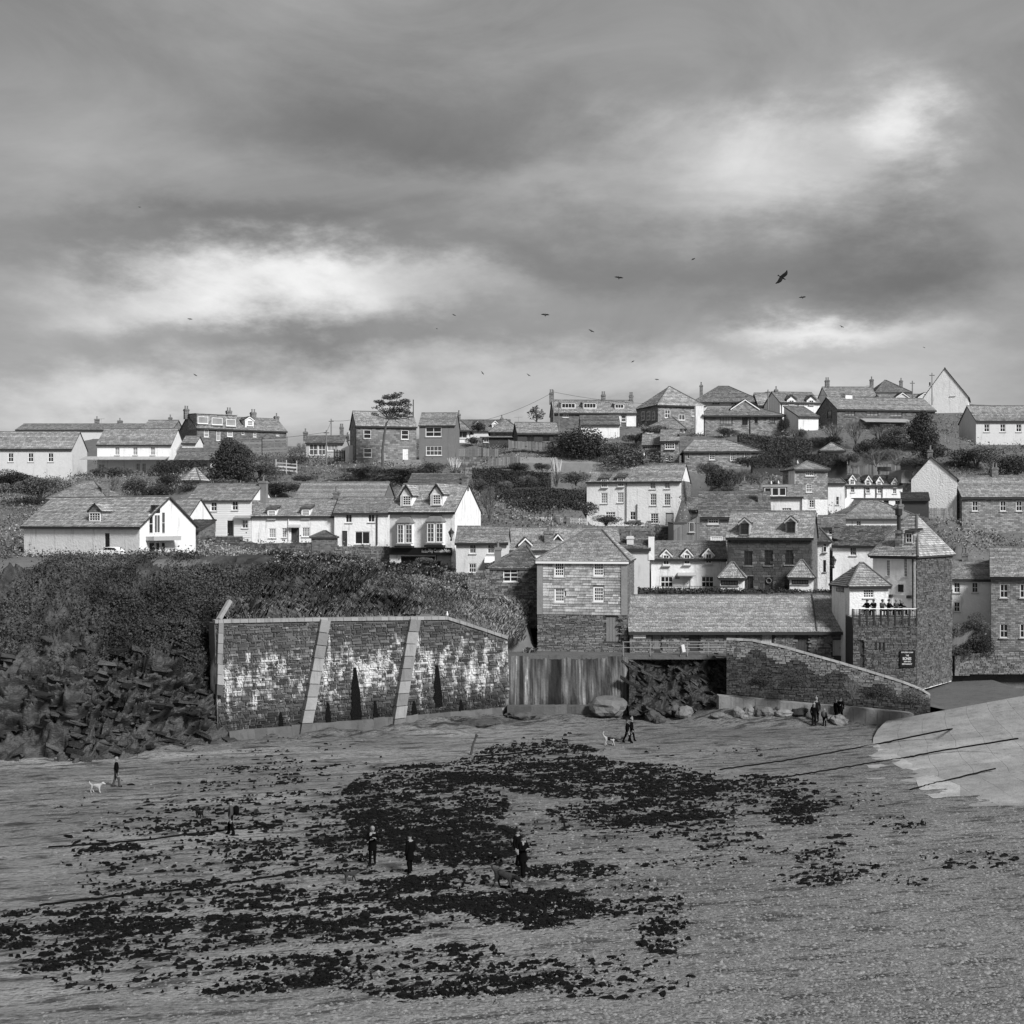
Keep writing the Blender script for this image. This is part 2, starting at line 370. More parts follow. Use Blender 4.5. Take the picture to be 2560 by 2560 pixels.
def door(root, fr, r, m='timber', planks=4, glazed=False, recess=.12, name='door'):
    u0, z0, u1, z1 = r; mb = MB(); fw = .07
    fbox(mb, fr, u0, u0+fw, z0, z1, -recess-.02, -recess+.06); fbox(mb, fr, u1-fw, u1, z0, z1, -recess-.02, -recess+.06); fbox(mb, fr, u0+fw, u1-fw, z1-fw, z1, -recess-.02, -recess+.06)
    d = mb.build(name, MATS['paint' if m in ('white', 'paint') else 'timber_dk'], root)
    w = (u1-u0-2*fw)/planks
    for k in range(planks):
        b = MB(); fbox(b, fr, u0+fw+w*k+.008, u0+fw+w*(k+1)-.008, z0+.02, z1-fw-.01, -recess-.03, -recess+.02+.012*(k % 2)); b.build('plank', MATS[m], d)
    h = MB(); fbox(h, fr, u1-fw-.14, u1-fw-.08, z0+(z1-z0)*.45, z0+(z1-z0)*.5, -recess+.02, -recess+.09); h.build('handle', MATS['metal_dk'], d)
    return d
class House:
    def __init__(s, name, label, Y, xl, xr, yb, ye, yr, yaw=0, D=7.0, roof='gable', wall='white', rm='slate', cat='house', group=None,
                 expo=.30, sw=(.22, .5), ov=.22, vg=.12, fascia='darktrim', wins=(), doors=(), chim=(), dorm=(), inset=(None, None), foot=2.5, apex=None, tv=.28, cp=True, ridge='ridge', wz=None, thick=.11):
        s.yaw = rad(yaw); ca, sa = math.cos(s.yaw), math.sin(s.yaw)
        xc = (xl+xr)/2; x0 = (xc-CX)/F*Y
        def sl(x):
            dx = (x-CX)/F; return (Y*dx-x0)/(ca-sa*dx)
        a, b = sl(xl), sl(xr); s.W = b-a; s.D = D; s.Y = Y
        base = CH-(yb-HY)/F*Y; s.ze = CH-(ye-HY)/F*Y-base
        yrd = Y+(D/2*ca if roof in ('gable', 'hip') else D*ca if roof == 'lean' else 0); s.zr = CH-(yr-HY)/F*yrd-base
        s.root = empty(name, (x0+a*ca, Y+a*sa, base), s.yaw); tag(s.root, label, cat, group)
        s.front = Frame((0, 0, 0), (1, 0, 0), (0, -1, 0)); s.right = Frame((s.W, 0, 0), (0, 1, 0), (1, 0, 0)); s.left = Frame((0, D, 0), (0, -1, 0), (-1, 0, 0))
        s.pitch = (s.zr-s.ze)/(D/2 if roof != 'lean' else D); s.roof = roof; W, ze, zr = s.W, s.ze, s.zr
        holes = []; todo = []
        for w in wins:
            u0, z1 = hit(s.root, s.front, w[0], w[1]); u1, z0 = hit(s.root, s.front, w[2], w[3]); r = (u0, z0, u1, z1)
            if z1 < ze-.02 or roof == 'front': holes.append(r)
            todo.append((r, w[4] if len(w) > 4 else '2x2', z1 >= ze-.02 and roof != 'front'))
        dt = []
        for d in doors:
            u0, z1 = hit(s.root, s.front, d[0], d[1]); u1, z0 = hit(s.root, s.front, d[2], d[3]); r = (u0, z0, u1, min(z1, ze-.05))
            holes.append(r); dt.append((r, d[4] if len(d) > 4 else 'timber'))
        wm = MATS[wall]; mb = MB()
        wall_panel(mb, s.front, 0, W, -foot, ze, [h for h in holes if h[3] <= ze+1e-3 or roof != 'front'])
        if roof == 'gable':
            for X in (0, W): mb.face([(X, 0, -foot), (X, D, -foot), (X, D, ze), (X, D/2, zr-.06), (X, 0, ze)])
        elif roof == 'lean':
            for X in (0, W): mb.face([(X, 0, -foot), (X, D, -foot), (X, D, zr-.06), (X, 0, ze)])
        elif roof == 'front':
            ax = W/2 if apex is None else hit(s.root, s.front, apex, yr)[0]; s.ax = ax
            for yy in (0, D): mb.face([(0, yy, ze), (W, yy, ze), (ax, yy, zr-.06)])
            for X in (0, W): mb.face([(X, 0, -foot), (X, D, -foot), (X, D, ze), (X, 0, ze)])
        else:
            for X in (0, W): mb.face([(X, 0, -foot), (X, D, -foot), (X, D, ze), (X, 0, ze)])
        zb = zr-.06 if roof == 'lean' else ze
        mb.face([(0, D, -foot), (W, D, -foot), (W, D, zb), (0, D, zb)])
        s.wall = mb.build('wall', wm, s.root)
        for r, st, pr in todo: window(s.root, s.front, r, st, proud=.14 if pr else 0)
        for r, m in dt: door(s.root, s.front, r, m)
        # roof
        t = s.pitch; e = ov; polys = []; zE = ze-e*t
        if roof == 'gable':
            polys = [[(-vg, -e, zE), (W+vg, -e, zE), (W+vg, D/2, zr), (-vg, D/2, zr)], [(W+vg, D+e, zE), (-vg, D+e, zE), (-vg, D/2, zr), (W+vg, D/2, zr)]]
            rl = [(-vg, D/2, zr), (W+vg, D/2, zr)]
        elif roof == 'lean':
            polys = [[(-vg, -e, zE), (W+vg, -e, zE), (W+vg, D+.1, zr+.1*t), (-vg, D+.1, zr+.1*t)]]; rl = None
        elif roof == 'hip':
            il = D/2 if inset[0] is None else inset[0]; ir = D/2 if inset[1] is None else inset[1]
            if il+ir > W-.2: k = (W-.2)/(il+ir); il *= k; ir *= k
            A, B = (il, D/2, zr), (W-ir, D/2, zr); c = [(-e, -e, zE), (W+e, -e, zE), (W+e, D+e, zE), (-e, D+e, zE)]
            polys = [[c[0], c[1], B, A], [c[1], c[2], B], [c[2], c[3], A, B], [c[3], c[0], A]]; rl = [A, B]; s.hips = [(c[0], A), (c[1], B)]
        elif roof == 'front':
            tl, tr = (zr-ze)/ax, (zr-ze)/(W-ax)
            polys = [[(-e, D+vg, ze-e*tl), (-e, -vg, ze-e*tl), (ax, -vg, zr), (ax, D+vg, zr)], [(W+e, -vg, ze-e*tr), (W+e, D+vg, ze-e*tr), (ax, D+vg, zr), (ax, -vg, zr)]]; rl = [(ax, -vg, zr), (ax, D+vg, zr)]
        elif roof == 'flat':
            polys = [[(-e, -e, ze+.02), (W+e, -e, ze+.02), (W+e, D+e, ze+.12), (-e, D+e, ze+.12)]]; rl = None
        s.polys = polys
        if polys:
            mr = MB()
            for p in polys: mr.prism([Vector(q) for q in p], (0, 0, -thick))
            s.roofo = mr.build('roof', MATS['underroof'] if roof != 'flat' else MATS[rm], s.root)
            if roof != 'flat':
                ms = MB()
                for k, p in enumerate(polys):
                    if (roof in ('gable',) and k == 1) or (roof == 'hip' and k == 2): ms.face([Vector(q)+Vector((0, 0, .03)) for q in p]); continue
                    slates(ms, p, expo, sw[0], sw[1], tv=tv)
                ms.build('slates', MATS[rm], s.roofo, kind='stuff')
            if rl and ridge:
                mr = MB(); a, b = Vector(rl[0]), Vector(rl[1]); n = max(1, int((b-a).length/.5)); q = (b-a)/n
                sd_ = Vector((-(b-a).y, (b-a).x, 0)); sd_ = sd_.normalized()*.13 if sd_.length > 1e-6 else Vector((.13, 0, 0))
                for k in range(n):
                    c0, c1 = a+q*(k+.03), a+q*(k+.97); tt = .75+R.random()*.5; z2 = Vector((0, 0, .12)); zd = Vector((0, 0, -.02))
                    mr.hexa([c0-sd_+zd, c1-sd_+zd, c1+sd_+zd, c0+sd_+zd, c0-sd_*.4+z2, c1-sd_*.4+z2, c1+sd_*.4+z2, c0+sd_*.4+z2], tt)
                if roof == 'hip':
                    for a, b in s.hips:
                        a, b = Vector(a), Vector(b); mr.tube([a+Vector((0, 0, .06)), b+Vector((0, 0, .06))], .09, 5, .9)
                mr.build('ridge_tiles', MATS[ridge], s.roofo, kind='stuff')
            if fascia and roof in ('gable', 'hip', 'lean'):
                f = MB(); f.box(-vg+.01, W+vg-.01, -e-.05, -e+.06, zE-.20, zE-.02); f.build('fascia', MATS[fascia], s.root)
        for c in chim: s.chimney(*c)
        for d in dorm: s.dormer(*d)
        if cp:
            mt = s.root.matrix_basis
            for q in ((0, -.3), (W/2, -.3), (W, -.3), (0, D), (W, D), (W/2, D)): w = mt @ Vector((q[0], q[1], 0)); CP.append((w.x, w.y, w.z))
        FOOT.append((s.root.matrix_basis.inverted(), W, D, base, xl, xr, yb, Y))
    def chimney(s, xl, xr, yt, yb, pots=1, off=None, m='chim'):
        d = s.D/2-.3 if off is None else off
        fr = Frame((0, d, 0), (1, 0, 0), (0, -1, 0)); u0, z1 = hit(s.root, fr, xl, yt); u1, z0 = hit(s.root, fr, xr, yb); w = u1-u0
        mb = MB(); z0 -= .5
        mb.box(u0, u1, d, d+w*.85, z0, z1-.28); mb.box(u0-.06, u1+.06, d-.06, d+w*.85+.06, z1-.28, z1-.12); mb.box(u0-.01, u1+.01, d-.01, d+w*.85+.01, z1-.12, z1)
        c = mb.build('chimney', MATS[m], s.root)
        for k in range(pots):
            x = u0+w*(k+.5)/pots; p = MB(); p.lathe([(.13, z1), (.11, z1+.1), (.10, z1+.42), (.13, z1+.45), (.13, z1+.5)], 8, (x, d+w*.42, 0)); p.build('chimney_pot', MATS['pot'], c)
        return c
    def dormer(s, xl, xr, ya, ye, yb, win=None, style='2x2', kind='gable', wall='white', rm='slate', bargeboard='paint', ov=.12):
        # the front plane stands where the base row meets the slope (on the facade itself when it starts at the eaves)
        d = 0.0
        best = None
        for k in range(0, 60):
            dd = s.D/2*k/60; fr = Frame((0, dd, 0), (1, 0, 0), (0, -1, 0)); zz = hit(s.root, fr, (xl+xr)/2, yb)[1]; e = abs(zz-(s.ze+dd*s.pitch))
            if best is None or e < best[0]: best = (e, dd)
        d = best[1]-.0
        if d < .25: d = -.02
        fr = Frame((0, d, 0), (1, 0, 0), (0, -1, 0))
        u0, _ = hit(s.root, fr, xl, ye); u1, ze = hit(s.root, fr, xr, ye); _, za = hit(s.root, fr, (xl+xr)/2, ya); _, zb = hit(s.root, fr, xl, yb)
        zb = min(zb, s.ze+max(d, 0)*s.pitch)-.15; L = max(.6, (za-(s.ze+max(d, 0)*s.pitch))/max(s.pitch, .2)+.15); um = (u0+u1)/2
        ring = [(u0, d, zb), (u1, d, zb), (u1, d, ze)]+([(um, d, za-.05)] if kind == 'gable' else [])+[(u0, d, ze)]
        mb = MB(); mb.prism(ring, (0, L, 0)); o = mb.build('dormer', MATS[wall], s.root)
        ms = MB(); mu = MB()
        if kind == 'gable':
            t = (za-ze)/(um-u0)
            for sg, ue in ((-1, u0), (1, u1)):
                A = (ue+sg*ov, d-.12, ze-ov*t+.04); B = (ue+sg*ov, d+L, ze-ov*t+.04); Cc = (um, d+L, za+.04); Dd = (um, d-.12, za+.04)
                p = [B, A, Dd, Cc] if sg < 0 else [A, B, Cc, Dd]
                mu.prism([Vector(q) for q in p], (0, 0, -.08)); slates(ms, p, .22, .2, .35)
            if bargeboard:
                bb = MB()
                for sg, ue in ((-1, u0), (1, u1)):
                    A = Vector((ue+sg*ov, d-.15, ze-ov*t-.04)); Dd = Vector((um, d-.15, za-.04)); bb.prism([A, A+Vector((0, 0, -.16)), Dd+Vector((0, 0, -.16)), Dd], (0, .05, 0))
                bb.build('bargeboard', MATS[bargeboard], o)
        else:
            zt = za if kind == 'shed' else ze+.1
            A = [(u0-ov, d-.15, ze+.03), (u1+ov, d-.15, ze+.03), (u1+ov, d+L+.2, zt+.12), (u0-ov, d+L+.2, zt+.12)]
            mu.prism([Vector(q) for q in A], (0, 0, -.09))
            if kind == 'shed': slates(ms, A, .24, .2, .4)
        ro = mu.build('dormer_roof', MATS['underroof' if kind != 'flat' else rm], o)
        if ms.f: ms.build('slates', MATS[rm], ro, kind='stuff')
        for w in ([win] if win and not isinstance(win[0], (tuple, list)) else (win or [])):
            a, z1 = hit(s.root, fr, w[0], w[1]); b, z0 = hit(s.root, fr, w[2], w[3]); window(s.root, fr, (a, z0, b, z1), style, sill=True, proud=.11)
        return o
    def side_window(s, fr, x0, y0, x1, y1, style='2x2', sill=True):
        a, z1 = hit(s.root, fr, x0, y0); b, z0 = hit(s.root, fr, x1, y1); window(s.root, fr, (min(a, b), z0, max(a, b), z1), style, sill, proud=.11)
    def pipe(s, x, y0, y1, r=.05, fr=None, m='metal_dk'):
        fr = fr or s.front; a, z1 = hit(s.root, fr, x, y0); _, z0 = hit(s.root, fr, x, y1)
        mb = MB(); mb.tube([fr.p(a, z1, .1), fr.p(a, z0, .1)], r, 6); mb.build('drainpipe', MATS[m], s.root)
    def plate(s, name, x0, y0, x1, y1, m, d0=0.0, d1=.06, fr=None):
        fr = fr or s.front; a, z1 = hit(s.root, fr, x0, y0); b, z0 = hit(s.root, fr, x1, y1)
        mb = MB(); fbox(mb, fr, min(a, b), max(a, b), z0, z1, d0, d1); return mb.build(name, MATS[m], s.root)
    def canopy(s, x0, y0, x1, y1, out=.7, m='slate_md', name='canopy'):
        fr = s.front; a, z1 = hit(s.root, fr, x0, y0); b, z0 = hit(s.root, fr, x1, y1); mb = MB()
        mb.prism([fr.p(a, z1, 0), fr.p(b, z1, 0), fr.p(b, z0, out), fr.p(a, z0, out)], (0, 0, -.09)); return mb.build(name, MATS[m], s.root)
    def masonry(s, fr, u0, u1, z0, z1, m, hr, lr, holes=(), depth=.07, tv=.4, name='stonework'):
        mb = MB()
        def ins(u, z): return not any(h[0]-.02 < u < h[2]+.02 and h[1]-.02 < z < h[3]+.02 for h in holes)
        for p, a, t in courses(lambda u, z, d: fr.p(u, z, d), ins, u0, u1, z0, z1, hr[0], hr[1], lr[0], lr[1], 0.004, depth, tv=tv): stone_mb(mb, p, t)
        return mb.build(name, MATS[m], s.wall, kind='stuff')
    def clapboards(s, m='clap', h=.2, holes=()):
        mb = MB(); z = 0.3
        hs = holes
        while z < s.ze-.1:
            cuts = sorted([(q[0]-.04, q[2]+.04) for q in hs if q[1] < z+h and q[3] > z]); u = 0
            for a, b in cuts+[(s.W, s.W)]:
                if a > u: mb.hexa([s.front.p(u, z, .035), s.front.p(a, z, .035), s.front.p(a, z, .002), s.front.p(u, z, .002), s.front.p(u, z+h, .012), s.front.p(a, z+h, .012), s.front.p(a, z+h, .002), s.front.p(u, z+h, .002)], .94+R.random()*.1)
                u = max(u, b)
            z += h
        mb.build('weatherboards', MATS[m], s.wall, kind='stuff')
    def rect(s, x0, y0, x1, y1, fr=None):
        fr = fr or s.front; a, z1 = hit(s.root, fr, x0, y0); b, z0 = hit(s.root, fr, x1, y1); return (min(a, b), z0, max(a, b), z1)
def text_obj(name, txt, root, fr, x0, y0, x1, y1, m='paint', d=.02, parent=None):
    """flat lettering fitted to a pixel box on a wall plane"""
    u0, z1 = hit(root, fr, x0, y0); u1, z0 = hit(root, fr, x1, y1)
    cu = bpy.data.curves.new(name, 'FONT'); cu.body = txt; cu.extrude = .006; cu.offset = .012; cu.align_x = 'LEFT'
    tmp = bpy.data.objects.new(name+'_tmp', cu); COL.objects.link(tmp)
    dg = bpy.context.evaluated_depsgraph_get(); me = bpy.data.meshes.new_from_object(tmp.evaluated_get(dg))
    bpy.data.objects.remove(tmp); bpy.data.curves.remove(cu)
    V = np.array([v.co[:] for v in me.vertices]); mn, mx = V.min(0), V.max(0)
    for v in me.vertices:
        q = fr.p(u0+(v.co.x-mn[0])/(mx[0]-mn[0])*(u1-u0), z0+(v.co.y-mn[1])/(mx[1]-mn[1])*(z1-z0), d+v.co.z); v.co = q
    me.materials.clear(); me.materials.append(MATS[m]); at = me.attributes.new('tone', 'FLOAT', 'FACE'); at.data.foreach_set('value', [1.0]*len(me.polygons)); return link(name, me, parent or root)
# ================================================================== THE TOWN, far row first
# ---- skyline, left
H = House('terrace_house', 'far grey slate roofed terrace on the left skyline with two thin chimneys', 240, 40, 436, 1095, 1074, 1060, D=8, wall='cream', rm='slate_md', expo=.4,
      chim=[(236, 246, 1047, 1062), (293, 304, 1051, 1062)])
House('terrace_house', 'far grey roofed house end with one stack left of the stone terrace', 236, 357, 432, 1092, 1071, 1051, D=8, wall='stone', rm='slate_md', expo=.4, chim=[(421, 429, 1043, 1054)])
B = House('farmhouse', 'long white two storey house with grey roof and veranda at upper left', 190, 243, 428, 1187, 1110, 1072, D=7.5, wall='white', rm='slate_md', expo=.36,
      wins=[(287, 1117, 299, 1138, '2x2l'), (332, 1117, 344, 1138, '2x2l'), (376, 1117, 388, 1138, '2x2l'), (246, 1160, 262, 1182, '2x1l'), (340, 1158, 350, 1183, '2x3l'), (355, 1158, 365, 1183, '2x3l')])
B.canopy(214, 1141, 424, 1150, 2.6, 'slate_lt', 'veranda_roof')
House('outbuilding', 'low dark slate roofed outbuilding beside the upper left white house', 184, 437, 545, 1170, 1148, 1121, D=6, wall='cream', rm='slate_dk', expo=.36)
House('white_annex', 'small white gabled annex between the white house and stone terrace', 192, 455, 489, 1120, 1107, 1091, D=5, wall='white', rm='slate_md', expo=.36)
T = House('stone_terrace', 'tall stone terrace on the left skyline with long flat dormer', 200, 492, 716, 1128, 1073, 1043, yaw=33, D=8, wall='stone_dark', rm='slate_md', expo=.36, ov=.2,
      wins=[(510, 1074, 522, 1093, '1x2l'), (541, 1077, 551, 1102, '1x2l'), (568, 1078, 582, 1092, '1x2l'), (604, 1077, 611, 1087, '1x2m'), (633, 1080, 641, 1093, '1x2l'), (690, 1083, 698, 1090, '2x1l')],
      chim=[(462, 473, 1022, 1040, 2), (568, 580, 1026, 1044, 2), (629, 641, 1030, 1045, 2), (688, 698, 1040, 1055, 1)],
      dorm=[(492, 592, 1036, 1038, 1069, [(494, 1041, 520, 1060), (529, 1044, 556, 1063), (565, 1048, 589, 1066)], '1x1l', 'flat', 'slatehung', 'slate_md', None),
            (613, 634, 1041, 1049, 1069, (618, 1051, 632, 1065), '1x2l', 'gable', 'white')])
House('hill_cottage', 'long low dark cottage with full width sunroom left of the tall stone house', 196, 765, 858, 1142, 1106, 1090, D=6, wall='greypaint', rm='slate_dk', expo=.4,
      wins=[(773, 1110, 794, 1138, '2x2m'), (796, 1110, 814, 1138, '2x2m'), (818, 1110, 845, 1128, '3x1l')], chim=[(758, 768, 1079, 1095, 1), (849, 858, 1067, 1092, 2)])
ST = House('stone_house', 'square dark stone house behind the leaning pine on the hill', 175, 891, 1041, 1155, 1064, 1030, yaw=14, D=7.5, wall='stone_block', rm='slate_lt', expo=.3,
      wins=[(909, 1074, 928, 1097, '1x2'), (1003, 1075, 1022, 1099, '1x2'), (909, 1120, 930, 1144, '1x2m')], doors=[(1007, 1121, 1021, 1151, 'white')])
ST.side_window(ST.left, 868, 1082, 873, 1100, '1x2'); ST.plate('porch', 861, 1123, 882, 1155, 'paint', 0, .5, ST.left); ST.pipe(888, 1066, 1150)
RD = House('rendered_house', 'flat grey rendered house joined to the right of the stone house', 176, 1048, 1137, 1162, 1062, 1033, yaw=-3, D=7, wall='render_grey', rm='slate_md', expo=.34, fascia=None,
      wins=[(1064, 1068, 1104, 1092, '2x2'), (1065, 1115, 1105, 1139, '4x2m')])
RD.plate('flue', 1031, 998, 1033, 1040, 'metal_dk', -.6, -.48)
House('hip_bungalow', 'small white bungalow with hipped roof right of the rendered house', 190, 1120, 1172, 1105, 1073, 1050, D=7, roof='hip', wall='white', rm='slate_md', expo=.36, ov=.5, wins=[(1143, 1078, 1168, 1096, '2x1m')], chim=[(1143, 1151, 1034, 1060, 1)])
House('dormer_cottage', 'far dark roofed cottage with two white gabled dormers on the skyline', 225, 1146, 1275, 1092, 1076, 1050, D=8, wall='cream', rm='slate_dk', expo=.4, chim=[(1251, 1258, 1044, 1058, 1)],
      dorm=[(1186, 1202, 1052, 1059, 1070, (1189, 1061, 1200, 1069), '2x1l', 'gable', 'white', 'slate_dk'), (1230, 1246, 1051, 1058, 1070, (1233, 1060, 1243, 1068), '2x1l', 'gable', 'white', 'slate_dk')])
House('hip_bungalow', 'bungalow under a broad plain hipped roof left of the timber chalet', 205, 1226, 1302, 1102, 1077, 1049, D=8, roof='hip', wall='stone', rm='slate_md', expo=.36, ov=.4)
LT = House('lean_to_shed', 'pale flat roofed lean-to with dark front below the broad hipped roof', 192, 1206, 1289, 1118, 1092, 1086, D=3, roof='flat', wall='timber_dk', rm='concrete', ov=.4, fascia=None, wins=[(1209, 1096, 1222, 1106, '2x1m')])
UU = House('timber_chalet', 'dark timber chalet with plain slate roof on the middle hill', 182, 1294, 1396, 1109, 1082, 1057, yaw=6, D=6, wall='timber_dk', rm='slate_md', expo=.36, wins=[(1317, 1086, 1335, 1104, '2x1k'), (1356, 1086, 1374, 1104, '2x1k')])
DD = House('dormer_house', 'long skyline house with two stacks, box dormers and half white front', 200, 1385, 1590, 1066, 1031, 1001, yaw=3, D=7.5, wall='stone_dark', rm='slate', expo=.34,
      wins=[(1407, 1036, 1422, 1044, '3x1l'), (1553, 1038, 1565, 1055, '1x2m')], chim=[(1374, 1384, 981, 1003, 2), (1504, 1514, 986, 1008, 2), (1574, 1583, 988, 1006, 2)],
      dorm=[(1402, 1440, 1004, 1006, 1022, (1404, 1008, 1438, 1021), '4x1', 'flat', 'greypaint', 'slate', None), (1457, 1492, 1004, 1006, 1022, (1459, 1008, 1490, 1021), '4x1', 'flat', 'greypaint', 'slate', None), (1536, 1561, 1007, 1009, 1022, (1538, 1011, 1559, 1021), '3x1', 'flat', 'greypaint', 'slate', None)])
DD.plate('white_front', 1522, 1033, 1552, 1066, 'white', 0, .03); DD.plate('white_front', 1566, 1033, 1590, 1066, 'white', 0, .03)
House('garden_store', 'white walled store with mossy slate roof below the long skyline house', 192, 1453, 1549, 1094, 1060, 1040, D=5, wall='white', rm='slate_dk', expo=.3)
CHP = House('chapel', 'tall stone chapel with pyramid roof and arched side windows on the skyline', 205, 1645, 1760, 1068, 1011, 967, yaw=18, D=9, roof='hip', wall='stone', rm='slate_lt', expo=.34, inset=(4.4, 4.4), ov=.3,
      wins=[(1662, 1024, 1676, 1045, '2x2m'), (1697, 1036, 1713, 1051, '2x1m'), (1730, 1023, 1740, 1041, '2x2m')])
for a, b in ((1604, 1612), (1618, 1626), (1631, 1638)): CHP.side_window(CHP.left, a, 1030, b, 1050, '1x2')
House('hip_house', 'small far hipped roof just left of the chapel', 222, 1592, 1632, 1055, 1033, 1013, D=7, roof='hip', wall='stone', rm='slate_md', expo=.4)
House('hip_bungalow', 'low hipped bungalow in front of the chapel with white walls', 188, 1612, 1712, 1088, 1071, 1043, yaw=-6, D=9, roof='hip', wall='white', rm='slate_md', expo=.36, inset=(5.5, 2.4), wins=[(1690, 1070, 1698, 1076, '1x1')])
FF = House('hip_house', 'broad dark hipped roof house with tall stack above the stone bungalow', 216, 1738, 1902, 1028, 1001, 966, D=9.5, roof='hip', wall='cream', rm='slate_dk', expo=.38, ov=.5, wins=[(1827, 1003, 1842, 1012, '2x1m'), (1780, 1003, 1800, 1012, '3x1m')], chim=[(1750, 1757, 962, 985, 1)])
GG = House('stone_bungalow', 'stone bungalow with dark front gable and black framed windows on the right hill', 190, 1762, 1956, 1088, 1037, 1020, D=7, roof='hip', wall='stone', rm='slate_md', expo=.34, ov=.4, inset=(1, 3),
      wins=[(1800, 1041, 1831, 1061, '4x1kl'), (1855, 1044, 1869, 1063, '2x1k'), (1886, 1043, 1894, 1058, '1x1k'), (1924, 1042, 1938, 1057, '2x1kl')],
      dorm=[(1828, 1897, 998, 1021, 1027, None, '2x2', 'gable', 'slatehung', 'slate_dk', 'paint')])
GG.pipe(1875, 1040, 1086); GG.plate('white_stack', 1739, 1015, 1759, 1086, 'white', -1.2, .1)
HH = House('stone_cottage', 'stone cottage with hipped slate roof and white sashes below the clipped hedge', 168, 1712, 1898, 1170, 1127, 1099, yaw=-4, D=7.5, roof='hip', wall='stone', rm='slate_lt', expo=.3, inset=(1.5, 4),
      wins=[(1719, 1130, 1723, 1146, '1x2'), (1773, 1128, 1788, 1150, '3x4'), (1826, 1128, 1841, 1152, '3x4'), (1861, 1129, 1876, 1146, '3x3')], chim=[(1699, 1716, 1082, 1118, 1)])
House('slate_cottage', 'slate hung cottage with low lean roof left of the dark chimney stack', 171, 1652, 1697, 1160, 1101, 1075, yaw=-8, D=7, wall='slatehung', rm='slate', expo=.32, wins=[(1662, 1101, 1687, 1123, '4x3'), (1662, 1140, 1682, 1152, '4x2')])
House('slate_cottage', 'low slate roofed wing with a strip of small windows among the bushes', 174, 1606, 1656, 1140, 1111, 1086, yaw=-8, D=6, wall='slatehung', rm='slate', expo=.32, wins=[(1614, 1113, 1642, 1122, '6x1m')])
II = House('white_house', 'white skyline house with two small gabled dormers on the right hill', 206, 1950, 2050, 1048, 1005, 981, yaw=10, D=7, wall='white', rm='slate_md', expo=.36, wins=[(1973, 1032, 1985, 1042, '2x1m')], chim=[(1938, 1945, 973, 990, 1)],
      dorm=[(1968, 1990, 987, 997, 1011, (1972, 1000, 1985, 1013), '2x1', 'gable', 'white', 'slate_md', 'darktrim'), (2017, 2039, 988, 998, 1012, (2022, 1000, 2034, 1013), '2x1', 'gable', 'white', 'slate_md', 'darktrim')])
II.pipe(1954, 1007, 1045); II.pipe(1995, 1007, 1040)
House('hip_house', 'dark slate gable just left of the white dormered skyline house', 214, 1896, 1938, 1030, 1012, 983, D=7, wall='stone_dark', rm='slate_md', expo=.4)
JJ = House('stone_lodge', 'long stone lodge with black framed windows and low veranda at upper right', 190, 2093, 2338, 1072, 1023, 995, yaw=10, D=7.5, wall='stone_dark', rm='slate_md', expo=.34,
      wins=[(2112, 1026, 2138, 1041, '3x2kl'), (2166, 1027, 2196, 1041, '3x2kl'), (2225, 1029, 2256, 1042, '3x2kl'), (2206, 1060, 2240, 1072, '4x1l')], dorm=[(2114, 2131, 983, 985, 997, None, '2x2', 'flat', 'white', 'concrete', None)])
JJ.side_window(JJ.left, 2069, 1028, 2080, 1046, '1x1k'); JJ.canopy(2150, 1046, 2268, 1057, 1.8, 'slate_md', 'veranda_roof')
House('lean_to_house', 'white side wing with one long sloping roof left of the stone lodge', 186, 1996, 2046, 1074, 1040, 1016, yaw=10, D=5.5, roof='lean', wall='white', rm='slate_md', expo=.34)
House('skyline_house', 'plain slate roofed skyline house with two tall chimney stacks', 226, 2070, 2192, 1010, 991, 968, D=8, wall='white', rm='slate_md', expo=.4, chim=[(2064, 2074, 950, 972, 2), (2176, 2184, 948, 972, 1)])
House('hip_house', 'dark hipped roof at the top right of the skyline with one stack', 238, 2190, 2278, 1005, 980, 951, D=9, roof='hip', wall='cream', rm='slate_dk', expo=.4, inset=(3.6, 4.2), chim=[(2250, 2257, 951, 966, 1)])
House('gabled_bungalow', 'small pale bungalow with two front gables behind the stone lodge', 222, 2205, 2335, 1012, 1000, 986, D=6, wall='cream', rm='slate_md', expo=.4, dorm=[(2240, 2272, 981, 992, 999, None, '2x2', 'gable', 'cream', 'slate_md'), (2296, 2328, 981, 992, 999, None, '2x2', 'gable', 'cream', 'slate_md')])
House('gable_house', 'tall white gable with steep roof cut off at the far right skyline', 205, 2308, 2420, 1030, 992, 920, yaw=-21, D=9, roof='front', wall='white', rm='slate_dk', expo=.4, apex=2362, wins=[(2322, 955, 2327, 965, '1x1'), (2375, 975, 2388, 990, '2x2')])
OO = House('garden_hut', 'small pale garden hut under a pyramid roof amid the right hill bushes', 165, 2055, 2108, 1140, 1123, 1108, yaw=-10, D=2.8, roof='hip', wall='cream', rm='slate_lt', expo=.3, ov=.35, wins=[(2062, 1126, 2068, 1134, '1x1k')])
House('summerhouse', 'tiny pale summerhouse with pyramid roof below the large round tree', 150, 460, 497, 1216, 1195, 1170, yaw=-8, D=2.4, roof='hip', wall='cream', rm='slate_lt', expo=.3, ov=.3, wins=[(468, 1199, 478, 1209, '2x2')])

